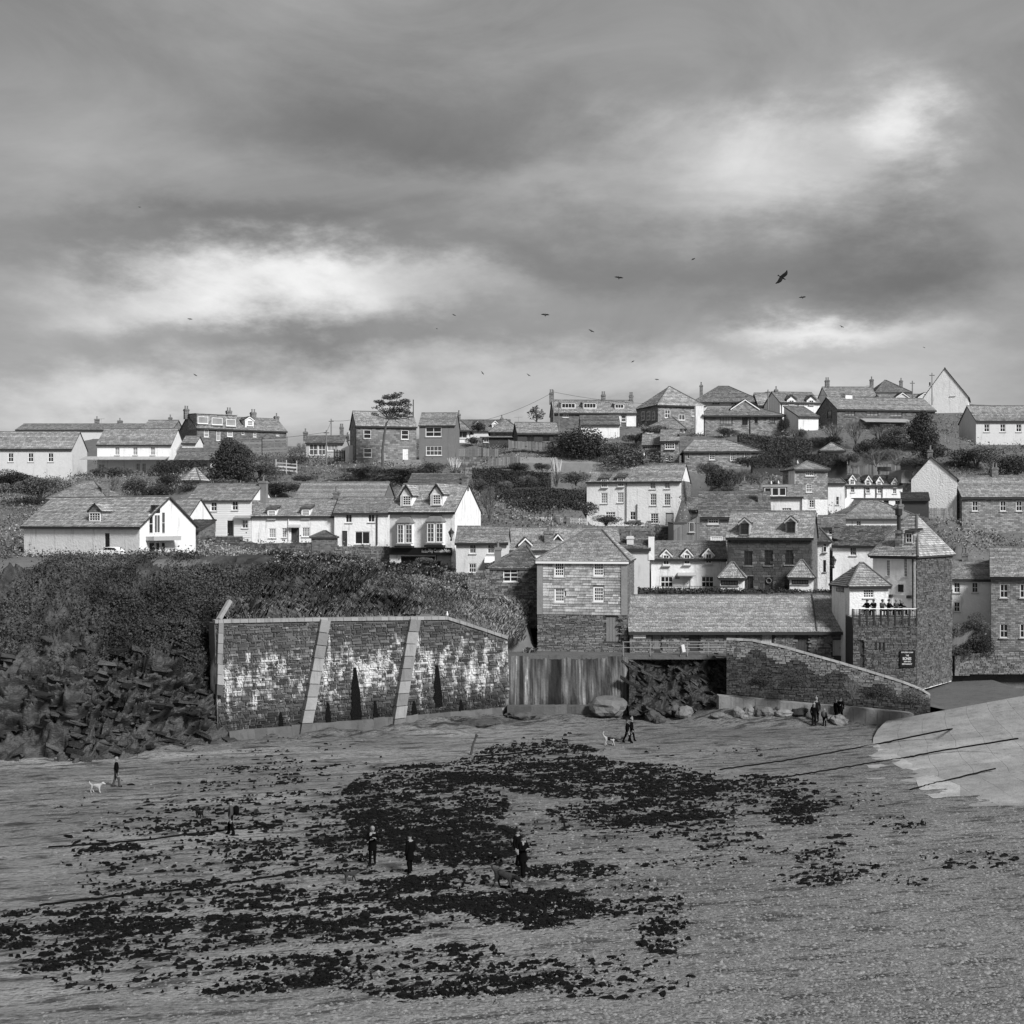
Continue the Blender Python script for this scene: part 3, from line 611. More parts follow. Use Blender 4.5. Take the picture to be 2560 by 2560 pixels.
# ---- middle tier
CC = House('white_house', 'large white three storey house with stone right gable in mid hill', 160, 1467, 1702, 1313, 1202, 1161, yaw=-17, D=7.5, wall='white', rm='slate', expo=.30,
      wins=[(1625, 1203, 1639, 1223, '2x2l'), (1661, 1203, 1675, 1222, '2x2l'), (1502, 1232, 1519, 1259, '3x4l'), (1543, 1231, 1559, 1257, '3x4l'), (1625, 1234, 1641, 1264, '3x4m'), (1660, 1234, 1676, 1264, '3x4m'),
            (1514, 1280, 1538, 1293, '4x2m'), (1575, 1279, 1589, 1300, '2x2'), (1626, 1283, 1646, 1309, '3x4')], doors=[(1664, 1282, 1684, 1313, 'greypaint')], chim=[(1609, 1621, 1146, 1164, 1, None, 'chim')],
      dorm=[(1499, 1522, 1184, 1196, 1207, (1503, 1198, 1519, 1219), '3x3m', 'shed', 'slatehung', 'slate'), (1540, 1563, 1183, 1194, 1206, (1544, 1196, 1560, 1217), '3x3m', 'shed', 'slatehung', 'slate')])
CC.masonry(CC.right, .25, CC.D-.2, .3, CC.ze, 'rubble', (.13, .2), (.25, .6), depth=.05); CC.pipe(1566, 1207, 1305); CC.pipe(1593, 1260, 1310)
House('side_lean_to', 'grey lean-to clad in slate against the three storey house', 158, 1716, 1754, 1308, 1273, 1244, yaw=-10, D=4, roof='lean', wall='slatehung', rm='slate_md', expo=.3, wins=[(1718, 1283, 1724, 1294, '1x2')])
W1 = House('white_cottage', 'tall narrow white cottage end with hipped slate corner beside the slate tower', 162, 2070, 2111, 1284, 1206, 1178, yaw=-4, D=6, roof='hip', wall='white', rm='slate_dk', expo=.3, wins=[(2090, 1242, 2097, 1262, '1x2m')])
W2 = House('white_terrace', 'white terrace with four pointed dormers and twin windows on the right', 164, 2112, 2256, 1248, 1212, 1192, yaw=4, D=5, wall='white', rm='slate_md', expo=.3,
      wins=[(2127, 1216, 2136, 1231, '2x2m'), (2165, 1218, 2175, 1233, '2x2m'), (2194, 1220, 2203, 1233, '2x2m'), (2232, 1222, 2241, 1234, '2x2m')],
      dorm=[(2123, 2138, 1186, 1196, 1211, (2126, 1198, 2135, 1211), '2x2', 'gable', 'white', 'slate_md'), (2163, 2178, 1188, 1199, 1212, (2166, 1200, 2174, 1213), '2x2', 'gable', 'white', 'slate_md'), (2191, 2206, 1190, 1201, 1213, (2194, 1203, 2202, 1215), '2x2', 'gable', 'white', 'slate_md'), (2229, 2244, 1193, 1204, 1216, (2232, 1206, 2240, 1218), '2x2', 'gable', 'white', 'slate_md')])
for x in (2115, 2162, 2190, 2205): W2.pipe(x, 1214, 1244)
LW = House('flat_extension', 'low white extension with dark flat roof in front of the dormered terrace', 156, 2160, 2254, 1262, 1246, 1243, yaw=3, D=4, roof='flat', wall='white', rm='underroof', wins=[(2164, 1249, 2176, 1260, '3x1m'), (2209, 1251, 2222, 1261, '2x1k'), (2238, 1252, 2250, 1261, '2x1k')])
V = House('slate_tower', 'tall slate hung tower house with shallow pyramid roof and white base', 148, 1988, 2069, 1292, 1172, 1154, yaw=6, D=4.6, roof='hip', wall='slatehung', rm='slate_lt', expo=.28, inset=(2.2, 1.6), ov=.25,
      wins=[(2014, 1176, 2035, 1190, '4x3'), (2015, 1211, 2031, 1231, '3x4'), (2023, 1250, 2036, 1269, '2x3')])
V.plate('white_base', 2037, 1249, 2069, 1292, 'white_rough', 0, .05); V.plate('white_base', 1990, 1249, 2022, 1292, 'white_rough', 0, .05); V.plate('white_base', 2022, 1271, 2037, 1292, 'white_rough', 0, .05)
V.plate('white_side', 1972, 1174, 1988, 1245, 'white', 0, .04, V.left)
NN = House('rough_white_house', 'rough white gable end with stone chimney at the right edge of the village', 142, 2278, 2392, 1292, 1196, 1142, yaw=-21, D=9, roof='front', wall='white_rough', rm='slate', expo=.3, apex=2327, chim=[(2319, 2331, 1124, 1150, 1, .8)])
SHD = House('open_shed', 'open fronted shed with dark roof left of the rough white gable', 138, 2255, 2322, 1276, 1247, 1231, yaw=-16, D=4, roof='lean', wall='timber_dk', rm='slate_dk', expo=.3)
X = House('hip_cottage', 'white cottage under a long hipped slate roof below the dormered terrace', 134, 2112, 2300, 1330, 1294, 1253, yaw=2, D=7.5, roof='hip', wall='white', rm='slate', expo=.26, inset=(3, 3.2), ov=.3, wins=[(2141, 1302, 2153, 1314, '2x2')], chim=[(2247, 2259, 1260, 1310, 1, 1.2)])
U = House('white_cottage', 'white cottage with wide glazed roof dormer beside the slate tower', 136, 1916, 2006, 1294, 1240, 1213, yaw=-11, D=6, wall='white', rm='slate_lt', expo=.26, wins=[(1955, 1270, 1978, 1281, '4x2m')],
      dorm=[(1909, 1967, 1214, 1216, 1240, [(1911, 1219, 1929, 1240), (1930, 1219, 1947, 1240), (1948, 1219, 1965, 1240)], '1x1', 'flat', 'darktrim', 'slate', None)])
U.pipe(1917, 1242, 1282); U.pipe(2004, 1242, 1278)
House('slate_cottage', 'pale slate roof with small stack just left of the glazed dormer', 142, 1850, 1912, 1262, 1230, 1215, yaw=-10, D=5, wall='stone', rm='slate_lt', expo=.28, chim=[(1855, 1866, 1202, 1218, 1)])
TT = House('slate_hung_house', 'slate hung house with large mossy dark roof behind the white cottages', 128, 1748, 1926, 1365, 1290, 1231, yaw=-9, D=7.5, wall='slatehung', rm='slate_dk', expo=.26, tv=.4, wins=[(1769, 1291, 1798, 1311, '4x2t'), (1776, 1340, 1808, 1353, '6x2t')], chim=[(1895, 1908, 1222, 1260, 1, 2.0)])
SC = House('boarded_shed', 'grey vertical boarded shed with a sloping top beside the slate hung house', 126, 1684, 1749, 1353, 1308, 1290, yaw=2, D=3.5, roof='flat', wall='timber', rm='timber_dk', ov=.05, fascia=None, wins=[(1722, 1306, 1735, 1330, '1x1g')])
mb = MB(); fr = SC.front; a0, b0 = hit(SC.root, fr, 1684, 1326)[1], hit(SC.root, fr, 1749, 1289)[1]; n = 22
for k in range(n):
    u0, u1 = SC.W*k/n, SC.W*(k+1)/n
    b = MB(); zt = a0+(b0-a0)*(k+.5)/n; b.box(u0+.01, u1-.01, -.05-.015*(k % 2), -.005, -.5, zt, .8+R.random()*.4); b.build('board', MATS['timber'], SC.root)
# ---- left row above the bank
WW = House('gable_house', 'dark hipped roof end with rendered stack at the far left above the bank', 142, 120, 268, 1290, 1246, 1203, D=7, roof='hip', wall='render_grey', rm='slate_md', expo=.3, inset=(3, 2.6), chim=[(254, 270, 1196, 1245, 1, 1.0)])
H1 = House('gable_cottage', 'white cottage with glazed balcony gable at the left above the cliff', 116, 60, 349, 1392, 1313, 1243, yaw=-28, D=7.2, wall='white', rm='slate_lt', expo=.22, sw=(.2, .45), vg=.25, wins=[(262, 1333, 274, 1368, '1x2k')],
      dorm=[(222, 254, 1259, 1277, 1304, (224, 1281, 252, 1303), '4x3', 'gable', 'slatehung', 'slate_lt', None)])
H1.side_window(H1.right, 371, 1285, 382, 1334, '1x2', False); H1.side_window(H1.right, 384, 1286, 400, 1334, '2x1m', False); H1.side_window(H1.right, 403, 1280, 412, 1334, '1x2m', False); H1.side_window(H1.right, 377, 1262, 399, 1282, '2x1k', False)
H1.side_window(H1.right, 374, 1358, 384, 1392, '1x1k', False); H1.side_window(H1.right, 388, 1356, 398, 1390, '1x1', False); H1.side_window(H1.right, 402, 1356, 412, 1388, '1x1', False)
H1.plate('porch_roof', 364, 1341, 432, 1350, 'greypaint', 0, 1.0, H1.right)
House('white_cottage', 'small white cottage with plain gable tucked right of the balcony cottage', 130, 412, 468, 1352, 1296, 1247, yaw=-12, D=6, wall='white', rm='slate_md', expo=.26)
House('stone_lean_to', 'stone store with rough slate roof in front of the weatherboarded house', 127, 442, 498, 1356, 1324, 1300, yaw=-10, D=4, roof='lean', wall='stone_dark', rm='slate_dk', expo=.26)
I = House('weatherboard_house', 'white weatherboarded house with plain grey roof above the garden wall', 138, 470, 628, 1350, 1249, 1210, yaw=-12, D=6, wall='white', rm='slate_md', expo=.30, fascia=None,
      wins=[(527, 1255, 542, 1278, '2x2'), (580, 1253, 595, 1276, '2x2'), (520, 1302, 539, 1325, '2x2'), (605, 1299, 620, 1321, '2x2'), (568, 1301, 584, 1340, '2x4k')], chim=[(647, 664, 1202, 1254, 1, 2.4, 'render_grey')])
I.clapboards(holes=[I.rect(*w) for w in ((527, 1255, 542, 1278), (580, 1253, 595, 1276), (520, 1302, 539, 1325), (605, 1299, 620, 1321), (568, 1301, 584, 1340))]); I.canopy(588, 1289, 630, 1294, .6)
I.plate('slate_gable', 629, 1250, 650, 1290, 'slatehung', 0, .04, I.right)
K = House('long_roof_house', 'long smooth dark slate roof behind the white cottage row', 150, 738, 958, 1275, 1243, 1206, yaw=-6, D=7, wall='render_grey', rm='slate_md', expo=.34, tv=.12)
House('white_store', 'low white gabled store peeping over the long dark roof', 160, 784, 866, 1226, 1211, 1198, D=4, roof='front', wall='white', rm='concrete', expo=.34, wins=[(809, 1203, 820, 1211, '1x1k')])
House('flat_roof_house', 'low pitched dark roof with skylight above the gift shop', 148, 1022, 1172, 1235, 1206, 1185, yaw=-4, D=6, wall='slatehung', rm='slate_dk', expo=.34, wins=[(1073, 1207, 1103, 1212, '3x1l')], chim=[(1155, 1169, 1190, 1222, 1, .4)])
J1 = House('white_cottage', 'low white cottage with two eaves windows and dark door in the left row', 137, 629, 836, 1362, 1288, 1247, yaw=-3, D=6.5, wall='white', rm='slate_lt', expo=.22, sw=(.2, .45),
      wins=[(672, 1321, 690, 1345, '3x4l'), (705, 1320, 716, 1344, '2x4l'), (755, 1318, 775, 1342, '4x4m')], doors=[(728, 1320, 748, 1358, 'timber_dk')], chim=[(832, 847, 1228, 1250, 1)],
      dorm=[(668, 691, 1266, 1272, 1288, (671, 1276, 689, 1297), '3x3l', 'shed', 'white', 'slate_lt'), (753, 776, 1264, 1271, 1288, (756, 1274, 774, 1296), '3x3l', 'shed', 'white', 'slate_lt')])
J1.canopy(722, 1311, 752, 1317, .5, 'greypaint'); J1.pipe(722, 1290, 1350, .05, m='paint')
J2 = House('white_cottage', 'white cottage with wide ground floor window beside the gift shop', 136, 836, 972, 1368, 1280, 1243, yaw=-3, D=6.5, wall='white', rm='slate', expo=.22, sw=(.2, .45),
      wins=[(864, 1283, 880, 1307, '2x1'), (920, 1282, 937, 1306, '2x1'), (887, 1328, 925, 1361, '2x1')], doors=[(855, 1327, 868, 1366, 'timber_dk')])
J2.pipe(943, 1277, 1362, .07)
L = House('gift_shop', 'white gift shop with two pointed dormers, twin bays and black shopfront', 124, 974, 1137, 1418, 1277, 1210, yaw=-19, D=7.2, wall='white', rm='slate_lt', expo=.22, sw=(.2, .45), fascia='blackpaint', vg=.1,
      wins=[(1002, 1390, 1088, 1414, '4x1k')], doors=[(1089, 1386, 1128, 1414, 'greypaint')], chim=[(1154, 1168, 1187, 1215, 1)],
      dorm=[(1001, 1030, 1212, 1236, 1267, (1007, 1239, 1028, 1264), '3x4', 'gable', 'white', 'slate_lt', 'blackpaint'), (1076, 1107, 1210, 1233, 1265, (1082, 1236, 1103, 1262), '3x4', 'gable', 'white', 'slate_lt', 'blackpaint')])
L.plate('shop_fascia', 974, 1368, 1131, 1388, 'sign_black', 0, .3)
fs = Frame((0, -.305, 0), (1, 0, 0), (0, -1, 0))
text_obj('sign_lettering', 'May Contain Nuts', L.root, fs, 1071, 1371.5, 1126, 1383.5)
_b = MB()
for k in range(4):
    q = L.rect(1054+4*k, 1374, 1057+4*k, 1381, fs); fbox(_b, fs, *[q[0], q[2]], q[1]-.01*k, q[3]-.08*(k % 2), 0, .01)
_b.build('sign_drawing', MATS['greypaint'], L.root, kind='stuff')
for (x0, x1, yt, yw, y1, wn) in ((990, 1038, 1291, 1307, 1364, ((994, 1311, 1009, 1358), (1014, 1311, 1031, 1358))), (1064, 1116, 1288, 1304, 1362, ((1068, 1308, 1086, 1356), (1090, 1308, 1108, 1356)))):
    a, zt = hit(L.root, L.front, x0, yt); b, z1 = hit(L.root, L.front, x1, yw); z0 = hit(L.root, L.front, x0, y1)[1]; m = MB()
    m.prism([(a+.15, 0, z0), (b-.15, 0, z0), (b-.35, -.55, z0), (a+.35, -.55, z0)], (0, 0, z1-z0)); bay = m.build('bay_window', MATS['paint'], L.root)
    m = MB(); c = [(a, .0, z1), (b, .0, z1), (b-.15, -.72, z1), (a+.15, -.72, z1)]; tp = [(a+.5, 0, zt), (b-.5, 0, zt), (b-.6, -.1, zt), (a+.6, -.1, zt)]
    m.hexa([c[3], c[2], c[1], c[0], tp[3], tp[2], tp[1], tp[0]]); m.build('bay_roof', MATS['slate_dk'], bay)
    m = MB(); m.box(a+.1, b-.1, -.62, 0, z0-.22, z0); m.build('bay_base', MATS['blackpaint'], bay)
    fb = Frame((0, -.55, 0), (1, 0, 0), (0, -1, 0))
    for w in wn: window(L.root, fb, L.rect(*w, fb), '2x4m', True, proud=.1)
STO = House('stone_store', 'small ruined stone store with mossy cap below the white cottage row', 128, 778, 838, 1394, 1342, 1328, yaw=3, D=3, roof='hip', wall='stone_dark', rm='slate_dk', expo=.24, ov=.15, fascia=None)
# ---- lower tier
M1 = House('stone_cottage', 'pale stone cottage with black eaves right of the gift shop', 116, 1140, 1268, 1436, 1355, 1317, yaw=-2, D=6, wall='cream', rm='slate_lt', expo=.2, sw=(.2, .45), fascia='blackpaint',
      wins=[(1174, 1360, 1190, 1384, '3x2'), (1219, 1358, 1236, 1384, '3x2'), (1172, 1408, 1191, 1432, '3x2'), (1220, 1408, 1238, 1430, '3x2')])
M1.canopy(1212, 1393, 1238, 1404, .8, 'paint', 'awning')
M2 = House('slate_row', 'long rough slate roof with little dormer behind the hipped net loft', 121, 1256, 1552, 1420, 1373, 1320, yaw=2, D=7, wall='white', rm='slate_lt', expo=.2, sw=(.2, .45), fascia='darktrim', chim=[(1361, 1384, 1328, 1368, 1, .9)],
      dorm=[(1299, 1328, 1344, 1358, 1372, None, '2x2', 'gable', 'render_grey', 'slate'), (1384, 1405, 1334, 1346, 1352, None, '2x2', 'gable', 'darktrim', 'slate')])
Nn = House('stone_hut', 'dark rubble stone hut with mossy hipped roof left of the net loft', 110, 1223, 1350, 1500, 1419, 1364, yaw=3, D=6, roof='hip', wall='mortar', rm='slate_dk', expo=.2, sw=(.18, .4), inset=(3.3, 1.0), ov=.15, fascia=None, tv=.45,
      wins=[(1258, 1420, 1295, 1455, '2x3')], chim=[(1237, 1253, 1368, 1410, 1, 1.2, 'render_grey')])
Nn.masonry(Nn.front, 0, Nn.W, -2.4, Nn.ze-.05, 'rubble', (.08, .17), (.2, .6), [Nn.rect(1258, 1420, 1295, 1455)], depth=.09, tv=.55)
P = House('back_cottage', 'narrow grey cottage with mossy roof and stack right of the net loft', 117, 1555, 1624, 1480, 1369, 1324, yaw=-6, D=6, wall='cream', rm='slate_dk', expo=.22, tv=.5, chim=[(1567, 1584, 1340, 1385, 1, .4, 'cream')])
P.plate('white_gable', 1621, 1342, 1636, 1400, 'white', -1.0, .05)
Q = House('white_cottage', 'white cottage with three gabled eaves dormers and canopied door', 117, 1628, 1816, 1477, 1395, 1354, yaw=-7, D=6.5, wall='white', rm='slate', expo=.2, sw=(.2, .42),
      wins=[(1651, 1440, 1683, 1470, '3x2'), (1753, 1440, 1785, 1469, '3x2')], doors=[(1706, 1441, 1726, 1472, 'white')],
      dorm=[(1653, 1678, 1372, 1385, 1396, (1657, 1386, 1674, 1414), '2x2t', 'gable', 'white', 'slate'), (1705, 1730, 1370, 1384, 1396, (1709, 1385, 1726, 1412), '2x2t', 'gable', 'white', 'slate'), (1758, 1784, 1369, 1383, 1396, (1763, 1383, 1780, 1410), '2x2t', 'gable', 'white', 'slate')])
Q.canopy(1694, 1431, 1739, 1437, .8, 'greypaint'); Q.plate('plaque', 1688, 1441, 1699, 1447, 'slatehung', 0, .05)
RR = House('dark_stone_shop', 'dark slate stone shop house with wreathed door and two pointed porches', 113.5, 1818, 2031, 1480, 1341, 1279, yaw=-17, D=7, wall='stone_dark', rm='slate_lt', expo=.22, sw=(.2, .5), fascia='blackpaint',
      wins=[(1860, 1377, 1881, 1414, '2x2k'), (1911, 1376, 1932, 1414, '2x2k'), (1962, 1375, 1984, 1412, '2x2k'), (1862, 1440, 1884, 1476, '2x2k'), (1961, 1440, 1976, 1476, '2x2k')], doors=[(1911, 1443, 1932, 1480, 'timber_dk')],
      dorm=[(1849, 1874, 1294, 1305, 1337, (1852, 1308, 1872, 1336), '2x2k', 'gable', 'greypaint', 'slate_lt', 'greypaint'), (1964, 1990, 1290, 1301, 1333, (1967, 1304, 1988, 1332), '2x2k', 'gable', 'greypaint', 'slate_lt', 'greypaint')])
RR.pipe(1821, 1346, 1436)
RR.masonry(RR.front, .1, RR.W-.05, 0, RR.ze-.1, 'dark_block', (.2, .3), (.3, .8), [RR.rect(*w) for w in ((1858, 1375, 1883, 1416), (1909, 1374, 1934, 1416), (1960, 1373, 1986, 1414), (1860, 1438, 1886, 1480), (1909, 1438, 1934, 1480), (1959, 1438, 1978, 1480))], depth=.04, tv=.3)
_w = MB(); wr = RR.rect(1917, 1447, 1927, 1457)
_cu, _cz, _rr = (wr[0]+wr[2])/2, (wr[1]+wr[3])/2, .22
_w.tube([RR.front.p(_cu+_rr*math.cos(k*math.pi/8), _cz+_rr*math.sin(k*math.pi/8), -.02) for k in range(17)], .06, 6)
tag(_w.build('door_wreath', MATS['leaf_lt'], RR.root), 'round leafy wreath on the dark shop door')
def porch(px0, px1, ya, ye, yb, wn, label):
    h = House('shop_porch', label, 110.9 if px0 > 1900 else 112.6, px0, px1, yb, ye, ya, yaw=-14, D=1.9, roof='hip', wall='white', rm='slate_lt', expo=.16, sw=(.15, .3), ov=.22, fascia='darktrim', wins=[wn], cat='porch', cp=False, foot=.15); return h
porch(1800, 1858, 1406, 1438, 1480, (1802, 1442, 1845, 1464, '6x2kl'), 'white shop porch with pointed slate roof left of the wreathed door')
porch(1974, 2033, 1401, 1436, 1482, (1979, 1443, 2021, 1461, '6x2kl'), 'white shop porch with pointed slate roof right of the wreathed door')
SS = House('alley_house', 'narrow white house with flared roof down the dark alley', 119, 2044, 2074, 1480, 1352, 1320, yaw=-10, D=5, roof='hip', inset=(.3, 1.6), wall='white_rough', rm='slate_dk', expo=.22, wins=[(2058, 1352, 2066, 1380, '1x2'), (2058, 1400, 2065, 1430, '1x2k')])
XB = House('slate_cottage', 'low slate roof and white wall above the narrow alley', 127, 2046, 2112, 1352, 1317, 1290, yaw=-14, D=5, wall='white', rm='slate', expo=.22, wins=[(2072, 1320, 2080, 1336, '1x2')])
YY = House('white_cottage', 'white cottage with dark speckled roof and street lamp behind the pub', 119, 2082, 2242, 1480, 1362, 1316, yaw=-15, D=7, wall='white', rm='slate_dk', expo=.2, sw=(.18, .4), tv=.55, fascia='blackpaint', wins=[(2125, 1367, 2141, 1389, '3x2'), (2127, 1417, 2147, 1434, '3x2')], chim=[(2085, 2099, 1310, 1334, 0, .4)])
# ---- the harbour front
Z = House('pub', 'tall white and stone pub with hipped slate roof and terrace door', 106, 2182, 2289, 1530, 1384, 1288, yaw=-38, D=8.6, roof='hip', wall='white', rm='slate_lt', expo=.2, sw=(.2, .45), inset=(1.5, 1.5), ov=.3, fascia='blackpaint', foot=6.5,
      wins=[(2217, 1400, 2224, 1440, '2x6'), (2260, 1397, 2267, 1442, '2x6')], doors=[(2231, 1487, 2262, 1526, 'paint')], chim=[(2238, 2256, 1325, 1376, 0, .6, 'slatehung')])
_m = MB(); fbox(_m, Z.right, .02, Z.D, -6.4, Z.ze-.04, 0, .02); _m.build('stone_side', MATS['mortar'], Z.root)
Z.masonry(Frame((Z.W+.02, 0, 0), (0, 1, 0), (1, 0, 0)), .02, Z.D, -6.4, Z.ze-.05, 'ramp_stone', (.07, .18), (.25, .8), [], depth=.1, tv=.45)
_m = MB(); q = hit(Z.root, Frame((0, 1.0, 0), (1, 0, 0), (0, -1, 0)), 2247, 1272); _m.lathe([(.16, q[1]-2.2), (.16, q[1]-.6), (.3, q[1]-.55), (.3, q[1]), (.2, q[1]+.02)], 10, (q[0], 1.0, 0)); _m.build('flue', MATS['metal_dk'], Z.root)
Z.pipe(2283, 1384, 1528, .07)
Z.plate('lantern', 2225, 1486, 2232, 1494, 'metal_dk', .0, .4); Z.plate('lantern', 2270, 1488, 2282, 1496, 'metal_dk', .0, .4)
bd = Z.plate('pub_board', 2246, 1461, 2259, 1480, 'sign_black', 0, .08)
Z.dormer(2262, 2284, 1326, 1331, 1360, (2265, 1333, 2281, 1357), '2x2', 'shed', 'slatehung', 'slate_lt')
AA = House('pub_annex', 'small white pub annex with pyramid slate roof above the terrace', 104.6, 2124, 2221, 1600, 1460, 1408, yaw=9, D=3.6, roof='hip', wall='white_rough', rm='slate_md', expo=.2, sw=(.2, .4), inset=(1.7, 1.4), ov=.22, fascia='blackpaint', foot=2.5,
      wins=[(2158, 1473, 2185, 1495, '4x3')])
AA.plate('notice_board', 2092, 1464, 2110, 1481, 'slatehung', 0, .08, AA.left)
TW = House('terrace_building', 'tall stone base carrying the pub terrace above the sloping lane', 102.2, 2132, 2291, 1712, 1545, 1545, yaw=-3, D=5.5, roof='flat', wall='mortar', rm='concrete', ov=0, fascia=None, cat='wall', doors=[(2147, 1600, 2161, 1668, 'timber_dk')])
TW.masonry(TW.front, 0, TW.W, -1.5, TW.ze-.03, 'ramp_stone', (.07, .15), (.18, .55), [TW.rect(2147, 1600, 2161, 1668)], depth=.08, tv=.5)
for x in (2189, 2199, 2209): TW.plate('slit', x, 1605, x+3, 1624, 'blackpaint', .0, .11)
ps = TW.plate('pub_sign', 2249, 1626, 2287, 1667, 'sign_black', .1, .18)
fs = Frame((0, -.182, 0), (1, 0, 0), (0, -1, 0))
for txt, x0, y0, x1, y1 in (('GOLDEN LION', 2253, 1629, 2282, 1632.5), ('THE', 2264, 1637, 2272, 1641), ('BONES', 2257, 1643, 2278, 1650), ('BAR AND', 2260, 1652, 2277, 1655.5), ('RESTAURANT', 2255, 1658, 2280, 1662)):
    text_obj('sign_lettering', txt, TW.root, fs, x0, y0, x1, y1)
FC = House('fish_cellar', 'long low stone fish cellar with one broad slate roof on the quay', 106, 1574, 2113, 1628, 1573, 1489, yaw=0, D=3.8, roof='lean', wall='mortar', rm='slate_lt', expo=.17, sw=(.16, .36), ov=.35, fascia='darktrim', tv=.25,
      doors=[(1630, 1576, 1655, 1624, 'timber'), (1808, 1576, 1842, 1618, 'timber'), (1988, 1576, 2022, 1630, 'timber_dk'), (2080, 1598, 2106, 1640, 'greypaint'), (1718, 1576, 1749, 1626, 'timber_dk'), (1903, 1576, 1932, 1612, 'greypaint')])
FC.masonry(FC.front, 0, FC.W, -.8, FC.ze-.05, 'rubble', (.08, .17), (.2, .65), [FC.rect(*w) for w in ((1630, 1572, 1655, 1640), (1808, 1572, 1842, 1640), (1988, 1572, 2022, 1640), (2080, 1596, 2106, 1650), (1718, 1572, 1749, 1640), (1903, 1572, 1932, 1640))], depth=.09, tv=.5)
_m = MB(); p0 = Vector(FC.polys[0][0]); e2 = (Vector(FC.polys[0][3])-p0); xx = hit(FC.root, FC.front, 2040, 1573)[0]; _m.tube([(xx, -.3, p0.z+.12), (xx+.55, FC.D, FC.zr+.12)], .06, 5); _m.build('roof_joint', MATS['underroof'], FC.root)
wb = FC.plate('white_board', 1583, 1580, 1614, 1595, 'paint', .1, .16)
fs = Frame((0, -.165, 0), (1, 0, 0), (0, -1, 0)); _m = MB(); q = FC.rect(1593, 1583, 1605, 1588, fs); w_ = q[2]-q[0]; h_ = q[3]-q[1]
_m.prism([fs.p(q[0], q[1]+h_*.35), fs.p(q[0]+w_*.15, q[1]), fs.p(q[2]-w_*.2, q[1]), fs.p(q[2], q[1]+h_*.5)], (0, -.01, 0)); fbox(_m, fs, q[0]+w_*.45, q[0]+w_*.5, q[1], q[3]+.05, 0, .01); _m.build('boat_emblem', MATS['sign_black'], FC.root)
FC.plate('menu_board', 1663, 1574, 1699, 1584, 'sign_black', .1, .16)
O = House('net_loft', 'slate hung three storey net loft with hipped roof on a stone base', 107, 1343, 1569, 1628, 1399, 1325, yaw=-9, D=8, roof='hip', wall='mortar', rm='slate_lt', expo=.2, sw=(.18, .4), inset=(3.75, 2.5), ov=.22, fascia='paint', foot=1.5,
      wins=[(1385, 1405, 1412, 1443, '4x4t'), (1483, 1405, 1511, 1442, '4x4t'), (1386, 1468, 1413, 1507, '4x4t'), (1483, 1466, 1511, 1506, '4x4t')], doors=[(1513, 1540, 1549, 1605, 'timber')])
zt = O.rect(1343, 1403, 1560, 1538); zs = zt[1]
hl = [O.rect(*w) for w in ((1385, 1405, 1412, 1443), (1483, 1405, 1511, 1442), (1386, 1468, 1413, 1507), (1483, 1466, 1511, 1506))]
dr = O.rect(1513, 1538, 1549, 1606)
O.masonry(O.front, 0, O.W, -1.2, zs-.03, 'rubble', (.07, .16), (.2, .7), [dr], depth=.1, tv=.5)
O.masonry(O.right, 0, O.D, -1.2, O.ze-.1, 'rubble', (.07, .16), (.2, .6), [], depth=.08, tv=.35)
pl0, pl1 = O.rect(1343, 1403, 1357, 1538), O.rect(1553, 1403, 1569, 1538)
for q in (pl0, pl1):
    m = MB(); fbox(m, O.front, max(0, q[0]), min(O.W, q[2]), zs, O.ze-.05, 0, .1); m.build('render_strip', MATS['concrete'], O.root)
O.panel = O.wall
# the hung slates of the net loft, one by one
_sl = {}
def unit_slate(k):
    if k not in _sl:
        m = MB(); m.hexa([(0, -.05, 0), (1, -.05, 0), (1, 0, 0), (0, 0, 0), (0, -.015, 1), (1, -.015, 1), (1, 0, 1), (0, 0, 1)], .62+.16*k); _sl[k] = m.mesh('hung_slate', MATS['slate_lt'])
    return _sl[k]
zz = zs+.01; ncount = 0
while zz < O.ze-.12:
    h = .17+R.random()*.10; u = pl0[2]+.01
    while u < pl1[0]-.02:
        l = min(.35+R.random()*.55, pl1[0]-u); a, b = u, u+l; u += l
        segs = [(a, b)]
        for q in hl:
            if q[1]-.04 < zz+h/2 < q[3]+.04:
                ns = []
                for (x0, x1) in segs:
                    if x1 <= q[0] or x0 >= q[2]: ns.append((x0, x1))
                    else:
                        if x0 < q[0]: ns.append((x0, q[0]))
                        if x1 > q[2]: ns.append((q[2], x1))
                segs = ns
        for x0, x1 in segs:
            if x1-x0 < .08: continue
            o = link('slate', unit_slate(R.randrange(6)), O.panel); o.location = (x0+.006, -.004, zz+(R.random()-.5)*.012); o.scale = (x1-x0-.012, .8+R.random()*.5, h*.97); ncount += 1
    zz += h
print('hung slates', ncount)
